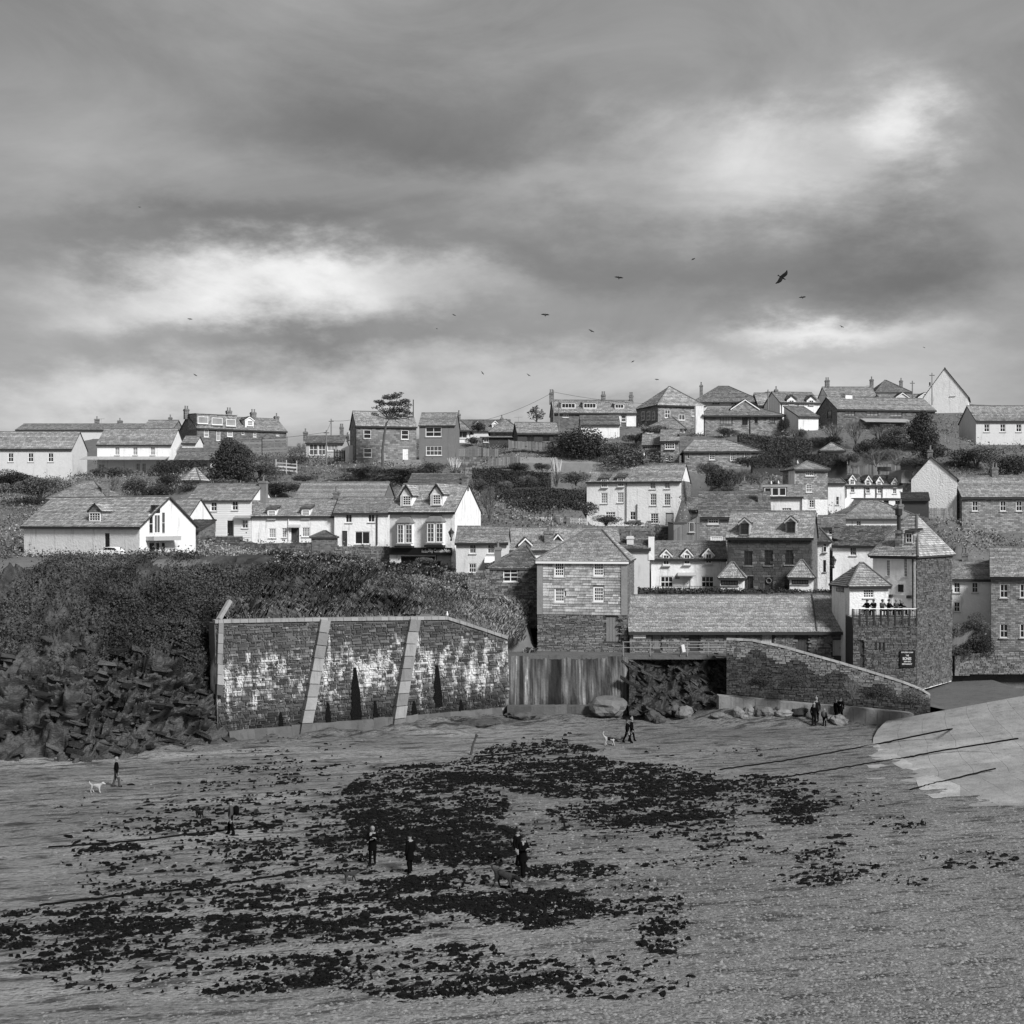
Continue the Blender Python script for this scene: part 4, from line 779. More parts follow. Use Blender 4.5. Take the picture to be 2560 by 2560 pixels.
# ---- houses that close the view beyond both edges
House('edge_house', 'white cottage behind the pub gable just beyond the right edge', 117, 2360, 2480, 1560, 1446, 1402, yaw=-16, D=7, wall='white', rm='slate', expo=.24, wins=[(2385, 1456, 2400, 1482, '2x2'), (2430, 1456, 2445, 1482, '2x2'), (2385, 1505, 2400, 1530, '2x2')], chim=[(2405, 2420, 1382, 1410, 2)])
House('edge_house', 'stone cottage with slate roof beyond the pub at the right edge', 113, 2478, 2660, 1640, 1440, 1370, yaw=-20, D=8, wall='stone', rm='slate', expo=.22, wins=[(2500, 1460, 2520, 1495, '2x2'), (2550, 1460, 2570, 1495, '2x2'), (2500, 1560, 2520, 1595, '2x2'), (2550, 1560, 2570, 1595, '2x2')], fascia='blackpaint')
House('edge_house', 'stone house with dark slate roof above the right edge cottage', 140, 2405, 2590, 1330, 1240, 1190, yaw=-4, D=7, wall='stone', rm='slate_md', expo=.28, wins=[(2430, 1252, 2446, 1278, '2x2'), (2500, 1252, 2516, 1278, '2x2'), (2540, 1252, 2556, 1278, '2x2')], chim=[(2480, 2496, 1168, 1195, 2)])
House('edge_house', 'cream upper house with three plain windows at the far right edge', 185, 2440, 2600, 1110, 1050, 1015, D=7, wall='cream', rm='slate_md', expo=.34, wins=[(2460, 1060, 2474, 1080, '2x2'), (2500, 1060, 2514, 1080, '2x2'), (2540, 1060, 2554, 1080, '2x2')])
House('edge_house', 'cream upper house beside the long white farmhouse at the far left edge', 196, -60, 180, 1200, 1120, 1080, D=7, wall='cream', rm='slate_md', expo=.36, wins=[(20, 1132, 34, 1155, '2x2'), (70, 1132, 84, 1155, '2x2'), (120, 1132, 134, 1155, '2x2')])
# ================================================================== SEA WALL LINE AND HILL
WA = PX(545, 1850, 91.0); WB = PX(1268, 1790, 103.0); WA.z = WB.z = 0
WU = (WB-WA).normalized(); WL = (WB-WA).length; WN = Vector((WU.y, -WU.x, 0)); BAT = .10
class Bat(Frame):
    def p(s, u, z, d=0.0): return s.o+s.U*u+Vector((0, 0, z))+s.n*(d-BAT*z)
SWF = Bat(WA, WU, WN)
def sw_hit(px, py):      # pixel -> (u, z) on the battered face
    d = Vector(((px-CX)/F, 1, -(py-HY)/F)); n = (WN+Vector((0, 0, BAT))).normalized(); c = Vector((0, 0, CH))
    t = (WA-c).dot(n)/d.dot(n); q = c+d*t; return (q-WA).dot(WU), q.z
TOPX = [sw_hit(545, 1558), sw_hit(800, 1553), sw_hit(1025, 1550), sw_hit(1118, 1549), sw_hit(1200, 1575), sw_hit(1268, 1598)]
def sw_top(u): return float(np.interp(u, [q[0] for q in TOPX], [q[1] for q in TOPX]))
def front_y(x):          # where the high ground begins
    return np.interp(x, [-200, -60, -22.5, -21, -.5, .5, 10, 17, 28, 31, 60, 200], [88, 95, 103, 93.2, 104.6, 105.6, 105.6, 106, 106, 113, 113, 113])
# extra ground heights: (px, py, Y)
for q in [(560, 1545, 94), (700, 1545, 96), (810, 1535, 98), (900, 1540, 99), (1030, 1540, 100), (1120, 1540, 102), (1200, 1565, 103.5), (1262, 1590, 105),
          (600, 1470, 103), (700, 1440, 107), (850, 1430, 109), (1000, 1450, 110), (1100, 1470, 109), (1180, 1500, 108), (1230, 1540, 107),
          (560, 1400, 116), (680, 1400, 117), (800, 1405, 117), (900, 1415, 117), (1000, 1425, 118), (1100, 1425, 118),
          (220, 1396, 104), (350, 1396, 104), (450, 1398, 104), (540, 1402, 104), (100, 1396, 103), (-60, 1396, 103), (220, 1394, 112), (400, 1394, 113), (500, 1394, 115),
          (300, 1215, 158), (420, 1225, 158), (560, 1200, 165), (650, 1185, 170), (720, 1180, 172), (700, 1230, 156), (900, 1175, 168), (1000, 1170, 168), (1100, 1175, 168), (860, 1190, 160),
          (1180, 1190, 168), (1250, 1190, 170), (1350, 1195, 168), (1420, 1200, 166), (1230, 1250, 155), (1330, 1245, 157), (1400, 1252, 157), (1230, 1300, 138), (1330, 1303, 138), (1430, 1305, 140), (1230, 1345, 126), (1300, 1335, 130),
          (1250, 1140, 178), (1350, 1142, 178), (1450, 1120, 182), (1550, 1110, 182), (1480, 1160, 172), (1560, 1165, 170), (1620, 1175, 168), (1750, 1210, 155), (1800, 1235, 150), (1880, 1200, 152), (1940, 1190, 154), (1780, 1270, 142),
          (1950, 1165, 165), (2030, 1165, 165), (2100, 1190, 168), (2200, 1190, 168), (2280, 1185, 168), (1950, 1110, 180), (2050, 1095, 182), (2150, 1090, 182), (2260, 1090, 182), (2350, 1100, 180), (2150, 1140, 172), (2250, 1150, 170),
          (1850, 1100, 182), (2400, 1200, 160), (2550, 1180, 165), (2400, 1330, 125), (2550, 1400, 115), (2400, 1480, 112), (2600, 1480, 112),
          (600, 1335, 135), (760, 1360, 133), (900, 1368, 133), (500, 1345, 135),
          (200, 1110, 240), (500, 1110, 240), (800, 1120, 235), (1100, 1090, 240), (1400, 1060, 240), (1700, 1030, 240), (2000, 1010, 245), (2300, 1005, 250), (2550, 1020, 240), (0, 1115, 230), (-100, 1180, 200), (-100, 1260, 150)]:
    p = PX(*q); CP.append((p.x, p.y, p.z))
for x in range(-170, 171, 40): CP.append((x, 330, 22+max(0, x)*.06))
cp = np.array(CP); A2 = cp[:, :2]
def _solve():
    n = len(cp); r = np.sqrt(((A2[:, None]-A2[None])**2).sum(-1)); K = -r+np.eye(n)*.25
    Pm = np.c_[np.ones(n), A2]; Mx = np.zeros((n+3, n+3)); Mx[:n, :n] = K; Mx[:n, n:] = Pm; Mx[n:, :n] = Pm.T
    return np.linalg.solve(Mx, np.r_[cp[:, 2], 0, 0, 0])
_w8 = _solve()
def ground(x, y):
    x = np.asarray(x, float).ravel(); y = np.asarray(y, float).ravel(); out = np.empty(len(x))
    for k in range(0, len(x), 8000):
        r = np.sqrt((x[k:k+8000, None]-A2[:, 0])**2+(y[k:k+8000, None]-A2[:, 1])**2)
        out[k:k+8000] = -r @ _w8[:-3]+_w8[-3]+_w8[-2]*x[k:k+8000]+_w8[-1]*y[k:k+8000]
    return out
def relief(X, Y): return fbm(X*.25, Y*.25, 0, 4)*.5*np.clip((Y-108)/20, .5, 1)
def cap(X, Y, Z):        # ground is cut level under each house and just in front of it
    px = CX+X/Y*F
    for inv, W, D, base, xl, xr, yb, Yh in FOOT:
        k = (px > xl-2) & (px < xr+2) & (Y < Yh+.5) & (Y > Yh-26); Z = np.where(k, np.minimum(Z, CH-(yb+2-HY)/F*Y), Z)
        m = np.array(inv); lx = m[0, 0]*X+m[0, 1]*Y+m[0, 3]; ly = m[1, 0]*X+m[1, 1]*Y+m[1, 3]
        k = (lx > -1.0) & (lx < W+1.0) & (ly > -7) & (ly < D+.2); Z = np.where(k, np.minimum(Z, base-.05), Z)
    return Z
def gz(x, y): return float(ground([x], [y])[0])
gx = np.arange(-165, 165.1, 1.0); gy = np.r_[np.arange(90, 200, .8), np.arange(200, 340, 2.0)]
X_, Y_ = np.meshgrid(gx, gy); Z_ = ground(X_, Y_).reshape(X_.shape)
Z_ = cap(X_, Y_, Z_+relief(X_, Y_))
fyl = front_y(X_)
QX0, QX1 = PX(1262, 0, 104).x, PX(2135, 0, 104).x
quay = (X_ > QX0-.5) & (X_ < 60) & (Y_ < 107.5)
Z_ = np.where(quay, np.minimum(Z_, 4.4), Z_)
Z_ = np.where(Y_ < fyl, -3.0, Z_)
ny, nx = X_.shape; idx = np.arange(nx*ny).reshape(ny, nx)
Fq = np.stack([idx[:-1, :-1], idx[:-1, 1:], idx[1:, 1:], idx[1:, :-1]], -1).reshape(-1, 4)
hill = link('hillside', np_mesh('hillside', np.stack([X_, Y_, Z_], -1).reshape(-1, 3), Fq, MATS['grass'], smooth=True)); tag(hill, 'dark grassy hillside under the village houses', 'hillside', kind='structure')
# ------------------------------------------------------------------ beach
def beach_mat():
    m = bpy.data.materials.new('beach_sand'); m.use_nodes = True; t = m.node_tree; t.nodes.clear()
    co = N(t, 'ShaderNodeTexCoord').outputs['Object']
    rot = N(t, 'ShaderNodeMapping', {'Vector': co, 'Rotation': (0, 0, rad(-14))}).outputs[0]
    st = N(t, 'ShaderNodeMapping', {'Vector': rot, 'Scale': (.42, 1.9, 1)}).outputs[0]
    big = N(t, 'ShaderNodeTexNoise', {'Vector': co, 'Scale': .07, 'Detail': 3.0}).outputs[0]
    mid = N(t, 'ShaderNodeTexNoise', {'Vector': st, 'Scale': .9, 'Detail': 7.0, 'Roughness': .68}).outputs[0]
    fine = N(t, 'ShaderNodeTexNoise', {'Vector': st, 'Scale': 5.5, 'Detail': 6.0, 'Roughness': .75}).outputs[0]
    vor = N(t, 'ShaderNodeTexVoronoi', {'Vector': co, 'Scale': 7.0}).outputs['Distance']
    f = mth(t, 'ADD', .62, mth(t, 'MULTIPLY', big, .5)); f = mth(t, 'MULTIPLY', f, mth(t, 'ADD', .55, mth(t, 'MULTIPLY', mid, .9))); f = mth(t, 'MULTIPLY', f, mth(t, 'ADD', .35, mth(t, 'MULTIPLY', fine, 1.3)))
    dk = N(t, 'ShaderNodeMapRange', {'Value': mid, 'From Min': .39, 'From Max': .49, 'To Min': .28, 'To Max': 1.0}, interpolation_type='SMOOTHSTEP').outputs[0]
    dk2 = N(t, 'ShaderNodeMapRange', {'Value': fine, 'From Min': .40, 'From Max': .49, 'To Min': .26, 'To Max': 1.0}, interpolation_type='SMOOTHSTEP').outputs[0]
    f = mth(t, 'MULTIPLY', mth(t, 'MULTIPLY', f, dk), dk2)
    at = N(t, 'ShaderNodeAttribute', attribute_name='tone').outputs['Fac']; f = mth(t, 'MULTIPLY', f, at)
    col = mth(t, 'MULTIPLY', f, .20)
    hh = mth(t, 'ADD', mth(t, 'MULTIPLY', mid, 1.2), mth(t, 'ADD', mth(t, 'MULTIPLY', fine, .7), mth(t, 'MULTIPLY', vor, -.4)))
    bp = N(t, 'ShaderNodeBump', {'Strength': .9, 'Distance': .13, 'Height': hh}).outputs[0]
    sw_ = N(t, 'ShaderNodeMapping', {'Vector': rot, 'Scale': (.05, .22, 1)}).outputs[0]
    wn = N(t, 'ShaderNodeTexNoise', {'Vector': sw_, 'Scale': 1.0, 'Detail': 5.0, 'Roughness': .6}).outputs[0]
    sx = N(t, 'ShaderNodeSeparateXYZ', {0: co}).outputs[0]
    wm = N(t, 'ShaderNodeMapRange', {'Value': mth(t, 'SUBTRACT', wn, mth(t, 'MULTIPLY', sx, .006)), 'From Min': .46, 'From Max': .64}, interpolation_type='SMOOTHSTEP').outputs[0]
    col = mth(t, 'MULTIPLY', col, mth(t, 'SUBTRACT', 1.1, mth(t, 'MULTIPLY', wm, .28)))
    rg = mth(t, 'SUBTRACT', .8, mth(t, 'MULTIPLY', wm, .52))
    p = N(t, 'ShaderNodeBsdfPrincipled', {'Base Color': col, 'Roughness': rg, 'Normal': bp, 'Specular IOR Level': .5})
    N(t, 'ShaderNodeOutputMaterial', {0: p.outputs[0]}); MATS['beach'] = m
beach_mat()
bx = np.arange(-70, 70.1, .28); by = np.arange(28, 112, .28); X_, Y_ = np.meshgrid(bx, by)
def shelf(x, y): return np.clip((y-np.interp(x, [-60, -24, -21, 0, 20], [78, 83.5, 86, 96, 99]))/6, 0, 1)
def beach_z(x, y):
    ca, sa = math.cos(rad(14)), math.sin(rad(14)); a = x*ca+y*sa; b = -x*sa+y*ca
    z = fbm(a*.35, b*1.1, 5, 4)*.16+fbm(a*1.6, b*3.0, 9, 2)*.05
    z = z+np.clip((x-13)/4, 0, 1)*np.clip((y-97.6)/3, 0, 1)*1.15
    return z+shelf(x, y)*(fbm(x*.5, y*.9, 2, 4)*1.3+.25)*np.where(x < 14, 1, .25)
Z_ = beach_z(X_, Y_); sh = shelf(X_, Y_)
ny, nx = X_.shape; idx = np.arange(nx*ny).reshape(ny, nx)
Fq = np.stack([idx[:-1, :-1], idx[:-1, 1:], idx[1:, 1:], idx[1:, :-1]], -1).reshape(-1, 4)
Xc, Yc = (X_[:-1, :-1]+.14).ravel(), (Y_[:-1, :-1]+.14).ravel()
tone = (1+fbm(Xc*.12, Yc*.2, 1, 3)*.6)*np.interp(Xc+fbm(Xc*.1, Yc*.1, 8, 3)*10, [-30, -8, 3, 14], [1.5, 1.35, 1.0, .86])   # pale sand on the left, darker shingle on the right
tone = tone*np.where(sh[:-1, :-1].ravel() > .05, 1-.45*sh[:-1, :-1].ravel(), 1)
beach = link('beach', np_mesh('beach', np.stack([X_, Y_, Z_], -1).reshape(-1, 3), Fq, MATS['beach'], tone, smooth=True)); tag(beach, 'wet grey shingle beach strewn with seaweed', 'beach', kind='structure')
mb = MB(); mb.face([(-2500, -300, -3.2), (2500, -300, -3.2), (2500, 3500, -3.2), (-2500, 3500, -3.2)]); tag(mb.build('ground', MATS['soil']), 'low ground below the beach and hill', 'ground', kind='structure')
def bz(x, y): return float(beach_z(np.array([x]), np.array([y]))[0])
def on_beach(px, py):
    z = 0.0
    for _ in range(6): p = on_z(px, py, z); z = .5*z+.5*bz(p.x, p.y)
    p = on_z(px, py, z); p.z = bz(p.x, p.y); return p
# ------------------------------------------------------------------ cliff on the left
def sheet(name, mat, P, disp, label, cat, tonef=None, kind='structure'):
    """P: grid of points (rows, cols, 3); pushed along its normals by disp"""
    dv = np.gradient(P, axis=0); du = np.gradient(P, axis=1); n = np.cross(du, dv); n /= np.linalg.norm(n, axis=-1, keepdims=True)+1e-9
    Q = P+n*disp[..., None]; ny, nx = disp.shape; idx = np.arange(nx*ny).reshape(ny, nx)
    Fq = np.stack([idx[:-1, :-1], idx[:-1, 1:], idx[1:, 1:], idx[1:, :-1]], -1).reshape(-1, 4)
    o = link(name, np_mesh(name, Q.reshape(-1, 3), Fq, mat, tonef)); tag(o, label, cat, kind=kind); return o, Q
us = np.linspace(0, 1, 420); vs = np.linspace(0, 1, 250); U_, V_ = np.meshgrid(us, vs)
x0 = np.interp(us, [0, .62, .9, 1.0], [-75, -30, -23.0, -20.0])
yb_ = np.interp(us, [0, .5, .8, .93, 1], [76, 81.5, 85.5, 88, 90.0]); yt_ = np.interp(us, [0, .7, 1], [100, 104, 105.5])
vv = [0, .15, .35, .55, .75, .9, 1.0]; prof_y = np.interp(vs, vv, [0, .16, .30, .48, .68, .88, 1.06]); prof_z = np.interp(vs, vv, [-.05, .12, .38, .62, .83, .97, 1.02])
Pc = np.zeros((250, 420, 3)); Pc[..., 0] = x0[None, :]; Pc[..., 1] = yb_[None]+(yt_-yb_)[None]*prof_y[:, None]; Pc[..., 2] = prof_z[:, None]*12.7
a = Pc[..., 0]; zz_ = Pc[..., 2]; st = zz_*1.0-a*.30
wob = fbm(a*.22, zz_*.3, 5, 3)*3.0; s1 = st*.62+wob; s2 = st*1.7+wob*1.6+fbm(a*.7, zz_*.7, 9, 2)*2
led = (s1-np.floor(s1))**1.6*1.5+(s2-np.floor(s2))**1.4*.55
def blocks(p, q): i, j = np.floor(p).astype(int), np.floor(q).astype(int); return _perm[i % 64, j % 64, 7]
w2 = fbm(a*.8, zz_*.9, 11, 3)*2.2
blk = blocks(a*.55+w2, st*.9+w2)*1.5+blocks(a*1.3+w2*1.3, st*2.1-w2)*.7+blocks(a*2.9-w2, st*4.3+w2*2)*.3
dsp = fbm(a*.16, zz_*.2, 4, 3)*5.0+led*.7-1.6+blk+fbm(a*1.6, zz_*2.2, 8, 3)*.6
dsp = dsp*np.clip(V_*6, .5, 1)*np.clip((1-V_)*5, .15, 1)*np.clip((1-U_)*9, .35, 1)
tn = (.35+blocks(a*1.3+w2*1.3, st*2.1-w2)*.9+fbm(a*.5, st*1.5, 3, 4)*1.4+(s2-np.floor(s2))*.4)[:-1, :-1].ravel()
cliff, CQ = sheet('cliff', MATS['wet_rock'], Pc, dsp, 'dark layered rock cliff overgrown at the top left of the beach', 'cliff', np.clip(tn, .25, 2.4))
def slabs(name, Q, n, zmax, tilt, parent, sx, big=.8):
    G = Q.reshape(-1, 3); G = G[(G[:, 2] < zmax) & (G[:, 2] > .1)]; mb = MB()
    for k in NR.choice(len(G), n, replace=False):
        p = Vector(G[k]); l, d, h = (.18+.75*R.random()**2)*big*sx, (.25+.4*R.random())*big, (.05+.20*R.random()**1.5)*big; a = R.gauss(0, .4); ty = tilt+R.gauss(0, .12)
        rt = Matrix.Rotation(a, 3, 'Z') @ Matrix.Rotation(ty, 3, 'Y') @ Matrix.Rotation(R.gauss(-.1, .15), 3, 'X'); c = []
        for z in (-1, 1):
            for (x, y) in ((-1, -1), (1, -1), (1, 1), (-1, 1)): c.append(p+rt @ Vector((x*l*(.65+.5*R.random()), y*d*(.6+.5*R.random()), z*h*(.6+.6*R.random())))+Vector((0, .14, -.02)))
        mb.hexa(c, .45+1.1*R.random()**2.5)
    return mb.build(name, MATS['wet_rock'], parent, kind='stuff')
slabs('rock_ledges', CQ, 1100, 8.5, .28, cliff, 1.0)
# ------------------------------------------------------------------ sea wall with raking buttresses
def stain_mat(name, v, lo, hi, zc, zw, wet):
    m = bpy.data.materials.new(name); m.use_nodes = True; t = m.node_tree; t.nodes.clear(); MATS[name] = m
    co = N(t, 'ShaderNodeTexCoord').outputs['Object']; s = N(t, 'ShaderNodeSeparateXYZ', {0: co})
    md = N(t, 'ShaderNodeMapping', {'Vector': co, 'Scale': (1.5, 1.5, .46)}).outputs[0]
    n1 = N(t, 'ShaderNodeTexNoise', {'Vector': md, 'Scale': 1.1, 'Detail': 8.0, 'Roughness': .72}).outputs[0]
    n2 = N(t, 'ShaderNodeTexNoise', {'Vector': co, 'Scale': 6.0, 'Detail': 4.0, 'Roughness': .7}).outputs[0]
    n3 = N(t, 'ShaderNodeTexNoise', {'Vector': co, 'Scale': .30, 'Detail': 3.0}).outputs[0]
    dz = mth(t, 'DIVIDE', mth(t, 'SUBTRACT', s.outputs[2], zc), zw)
    band = mth(t, 'EXPONENT', mth(t, 'MULTIPLY', mth(t, 'MULTIPLY', dz, dz), -1.0))
    at0 = N(t, 'ShaderNodeAttribute', attribute_name='tone').outputs['Fac']
    n1 = mth(t, 'ADD', n1, mth(t, 'MULTIPLY', mth(t, 'SUBTRACT', at0, 1.0), .10))
    k = mth(t, 'ADD', n1, mth(t, 'ADD', mth(t, 'MULTIPLY', band, .20), mth(t, 'MULTIPLY', mth(t, 'SUBTRACT', n3, .5), .32)))
    st = N(t, 'ShaderNodeMapRange', {'Value': k, 'From Min': lo, 'From Max': hi}, interpolation_type='SMOOTHSTEP').outputs[0]
    at = N(t, 'ShaderNodeAttribute', attribute_name='tone').outputs['Fac']
    base = mth(t, 'MULTIPLY', mth(t, 'MULTIPLY', at, mth(t, 'ADD', .5, n2)), v)
    wetm = N(t, 'ShaderNodeMapRange', {'Value': mth(t, 'ADD', s.outputs[2], mth(t, 'MULTIPLY', mth(t, 'SUBTRACT', n1, .5), 3.0)), 'From Min': wet*.55, 'From Max': wet*1.35, 'To Min': .22, 'To Max': 1.0}).outputs[0]
    base = mth(t, 'MULTIPLY', base, wetm)
    col = mth(t, 'ADD', mth(t, 'MULTIPLY', base, mth(t, 'SUBTRACT', 1.0, st)), mth(t, 'MULTIPLY', st, mth(t, 'MULTIPLY', wetm, .62)))
    bp = N(t, 'ShaderNodeBump', {'Strength': .6, 'Distance': .06, 'Height': n2}).outputs[0]
    p = N(t, 'ShaderNodeBsdfPrincipled', {'Base Color': col, 'Roughness': .8, 'Normal': bp, 'Specular IOR Level': .3}); N(t, 'ShaderNodeOutputMaterial', {0: p.outputs[0]})
stain_mat('seawall_stone', .078, .62, .84, 4.2, 2.3, 1.9); stain_mat('seawall_joint', .10, .62, .78, 4.2, 2.6, 1.0)
SW = empty('sea_wall', (0, 0, 0)); tag(SW, 'tall battered stone sea wall with white stains and raking buttresses', 'sea wall')
us = sorted({0.0, *[q[0] for q in TOPX], *np.linspace(0, TOPX[-1][0], 40)}); us = [u for u in us if 0 <= u <= TOPX[-1][0]]
mb = MB()
for a, b in zip(us[:-1], us[1:]):
    mb.hexa([SWF.p(a, -1, 0), SWF.p(b, -1, 0), SWF.p(b, -1, -1.4), SWF.p(a, -1, -1.4), SWF.p(a, sw_top(a), 0), SWF.p(b, sw_top(b), 0), SWF.p(b, sw_top(b), -1.4), SWF.p(a, sw_top(a), -1.4)])
core = mb.build('wall_core', MATS['seawall_joint'], SW)
stones = list(courses(lambda u, z, d: SWF.p(u, z, d), lambda u, z: z < sw_top(u)-.12, 0.05, TOPX[-1][0]-.02, -.4, 8.9, .09, .25, .16, .85, -.03, .12, gap=.04, tv=.6))
stones.sort(key=lambda q: -q[1]); mb = MB()
for k, (p, a, t) in enumerate(stones):
    if k < 300:
        m = MB(); stone_mb(m, p, t); m.build('stone', MATS['seawall_stone'], core)
    else: stone_mb(mb, p, t)
mb.build('stonework', MATS['seawall_stone'], core, kind='stuff'); print('sea wall stones', len(stones))
mb_n = 0
for a, b in zip(us[:-1], us[1:]):      # coping stones
    g = .012; m = MB(); za, zb = sw_top(a), sw_top(b)
    m.hexa([SWF.p(a+g, za, .14), SWF.p(b-g, zb, .14), SWF.p(b-g, zb, -.5), SWF.p(a+g, za, -.5), SWF.p(a+g, za+.26, .14), SWF.p(b-g, zb+.26, .14), SWF.p(b-g, zb+.26, -.5), SWF.p(a+g, za+.26, -.5)], .85+R.random()*.3)
    m.build('coping_stone', MATS['concrete'], SW)
def buttress(bl, br, tr, tl, out, n):
    q = [sw_hit(*p) for p in (bl, br, tr, tl)]; o = empty('buttress', (0, 0, 0)); o.parent = SW
    for k in range(n):
        f0, f1 = k/n, (k+1)/n-.006
        def at(f): return [(q[0][0]+(q[3][0]-q[0][0])*f, q[0][1]+(q[3][1]-q[0][1])*f), (q[1][0]+(q[2][0]-q[1][0])*f, q[1][1]+(q[2][1]-q[1][1])*f)]
        (a0, z0), (b0, z0b) = at(f0); (a1, z1), (b1, z1b) = at(f1); m = MB(); d = out*(1.25-.5*f0); j = (R.random()-.5)*.05
        m.hexa([SWF.p(a0+j, z0, d), SWF.p(b0+j, z0b, d), SWF.p(b0+j, z0b, -.1), SWF.p(a0+j, z0, -.1), SWF.p(a1+j, z1, d), SWF.p(b1+j, z1b, d), SWF.p(b1+j, z1b, -.1), SWF.p(a1+j, z1, -.1)], .7+R.random()*.5)
        m.build('buttress_block', MATS['concrete'] if k > 0 else MATS['concrete_dk'], o)
buttress((742, 1838), (769, 1836), (822, 1550), (799, 1546), .55, 9)
buttress((972, 1826), (1000, 1822), (1046, 1548), (1021, 1546), .55, 9)
buttress((538, 1735), (553, 1738), (556, 1556), (544, 1556), .35, 7)
mb = MB(); b0, b1 = sw_hit(1040, 1545), None
m = MB(); p0 = SWF.p(sw_hit(548, 1556)[0], sw_top(0)+.2, -.1); m.tube([p0, p0+Vector((.3, 2.2, 1.2))], .22, 5); m.build('buttress_cap', MATS['concrete'], SW)
for (x, yt, yb, w) in ((885, 1668, 1822, 26), (818, 1755, 1832, 14), (936, 1752, 1824, 14), (1033, 1752, 1818, 16), (1090, 1663, 1768, 20), (1150, 1748, 1808, 14), (700, 1780, 1838, 14)):
    a = sw_hit(x-w/2, yb); b = sw_hit(x+w/2, yb); c = sw_hit(x, yt); um = c[0]; wd_ = (b[0]-a[0])/2; m = MB(); n = 9; ring = []
    for k in range(n): f = k/(n-1); ring.append((um-wd_*(1-.75*f**2.5)*(.7+.5*R.random()), a[1]+(c[1]-a[1])*f))
    for k in range(n): f = 1-k/(n-1); ring.append((um+wd_*(1-.75*f**2.5)*(.9+.2*R.random()), a[1]+(c[1]-a[1])*f))
    m.prism([SWF.p(u, z, .09) for u, z in ring], WN*.05); m.build('weed_streak', MATS['weed'], SW)
m = MB(); a = sw_hit(570, 1850)[0]
for k in range(24):
    u0, u1 = a+(TOPX[-1][0]-1-a)*k/24, a+(TOPX[-1][0]-1-a)*(k+1)/24; m.hexa([SWF.p(u0, -.6, .7), SWF.p(u1, -.6, .7), SWF.p(u1, -.6, 0), SWF.p(u0, -.6, 0), SWF.p(u0, .75+R.random()*.15, .35), SWF.p(u1, .75+R.random()*.15, .35), SWF.p(u1, .8, 0), SWF.p(u0, .8, 0)], .7+R.random()*.4)
m.build('footing', MATS['concrete_dk'], SW)
# ------------------------------------------------------------------ streaked quay wall under the net loft, rock face, quay
def face_sheet(name, mat, pts, nu, nv, dfun, tfun, label, cat, kind=None):
    """pts: list of (px, ytop, Ytop, ybot, Ybot) along the face"""
    xs = np.linspace(0, 1, nu); f = np.linspace(0, 1, len(pts)); top = np.array([PX(p[0], p[1], p[2]) for p in pts]); bot = np.array([PX(p[0]+(p[5] if len(p) > 5 else 0), p[3], p[4]) for p in pts])
    T = np.stack([np.interp(xs, f, top[:, k]) for k in range(3)], -1); Bt = np.stack([np.interp(xs, f, bot[:, k]) for k in range(3)], -1)
    v = np.linspace(0, 1, nv)[:, None, None]; Pg = Bt[None]*(1-v)+T[None]*v
    d = dfun(Pg[..., 0], Pg[..., 1], Pg[..., 2]); t = tfun(Pg[..., 0], Pg[..., 1], Pg[..., 2])[:-1, :-1].ravel()
    return sheet(name, mat, Pg, d, label, cat, np.clip(t, .1, 4), kind)
stain_mat('quay_wall', .12, .80, .98, 3.5, 3.0, 1.2)
face_sheet('quay_wall', MATS['quay_wall'], [(1250, 1640, 104.2, 1790, 102.6), (1330, 1640, 104.4, 1782, 102.8), (1480, 1641, 104.4, 1775, 102.8), (1560, 1641, 104.2, 1772, 102.6), (1600, 1655, 105.2, 1768, 103.6)], 300, 60,
    lambda x, y, z: fbm(x*1.2, z*.35, 1, 3)*.35+fbm(x*4.5, z*1.2, 7, 3)*.12, lambda x, y, z: (.10+np.clip(vnoise(x*2.6, z*.14, 5)-.30, 0, 1)*(.35+1.5*vnoise(x*11, z*.5, 3))*1.9+fbm(x*1.1, z*.7, 12, 3)*.4)*(.5+vnoise(x*9, z*.9, 2)), 'weathered quay wall with vertical dark weed streaks below the net loft', 'quay wall')
rkf, RQ = face_sheet('rock_face', MATS['wet_rock'], [(1572, 1646, 105.0, 1790, 100.4), (1640, 1645, 105.0, 1785, 100.8), (1720, 1647, 105.0, 1782, 101.4), (1790, 1645, 105.0, 1780, 102), (1840, 1640, 104.5, 1778, 102)], 150, 70,
    lambda x, y, z: fbm(x*.35, z*.35, 1, 3)*2.4+fbm(x*.8+z*1.0, z*1.8-x*1.1, 3, 4)*1.3+np.abs(fbm(x*2, z*2.5, 9, 3))*.5, lambda x, y, z: .42+fbm(x*.8+z, z*2-x*1.2, 5, 4)*1.3, 'dark overhanging rock face between quay wall and ramp wall', 'rock face', 'structure')
slabs('rock_ledges', RQ, 150, 5.0, .62, rkf, 1.5, .6)
mb = MB(); zq = 4.86
mb.hexa([(QX0, 104.35, 4.5), (PX(1842, 0, 104).x, 104.35, 4.5), (PX(1842, 0, 108).x, 108.5, 4.5), (QX0-.2, 108.5, 4.5), (QX0, 104.35, zq), (PX(1842, 0, 104).x, 104.35, zq), (PX(1842, 0, 108).x, 108.5, zq), (QX0-.2, 108.5, zq)])
tag(mb.build('quay', MATS['concrete_dk']), 'narrow quay platform in front of the fish cellar', 'quay', kind='structure')
m = MB()
for k in range(10):
    a, b = PX(1268+30*k, 1790, 101.9), PX(1268+30*k+29.6, 1790, 101.9); m.hexa([(a.x, 101.9, -.4), (b.x, 101.9, -.4), (b.x, 103.2, -.4), (a.x, 103.2, -.4), (a.x, 101.9, .98), (b.x, 101.9, 1.0), (b.x, 103.2, 1.0), (a.x, 103.2, .98)], .7+R.random()*.5)
tag(m.build('footing_ledge', MATS['concrete_dk']), 'low dark concrete ledge at the foot of the streaked quay wall', 'ledge')
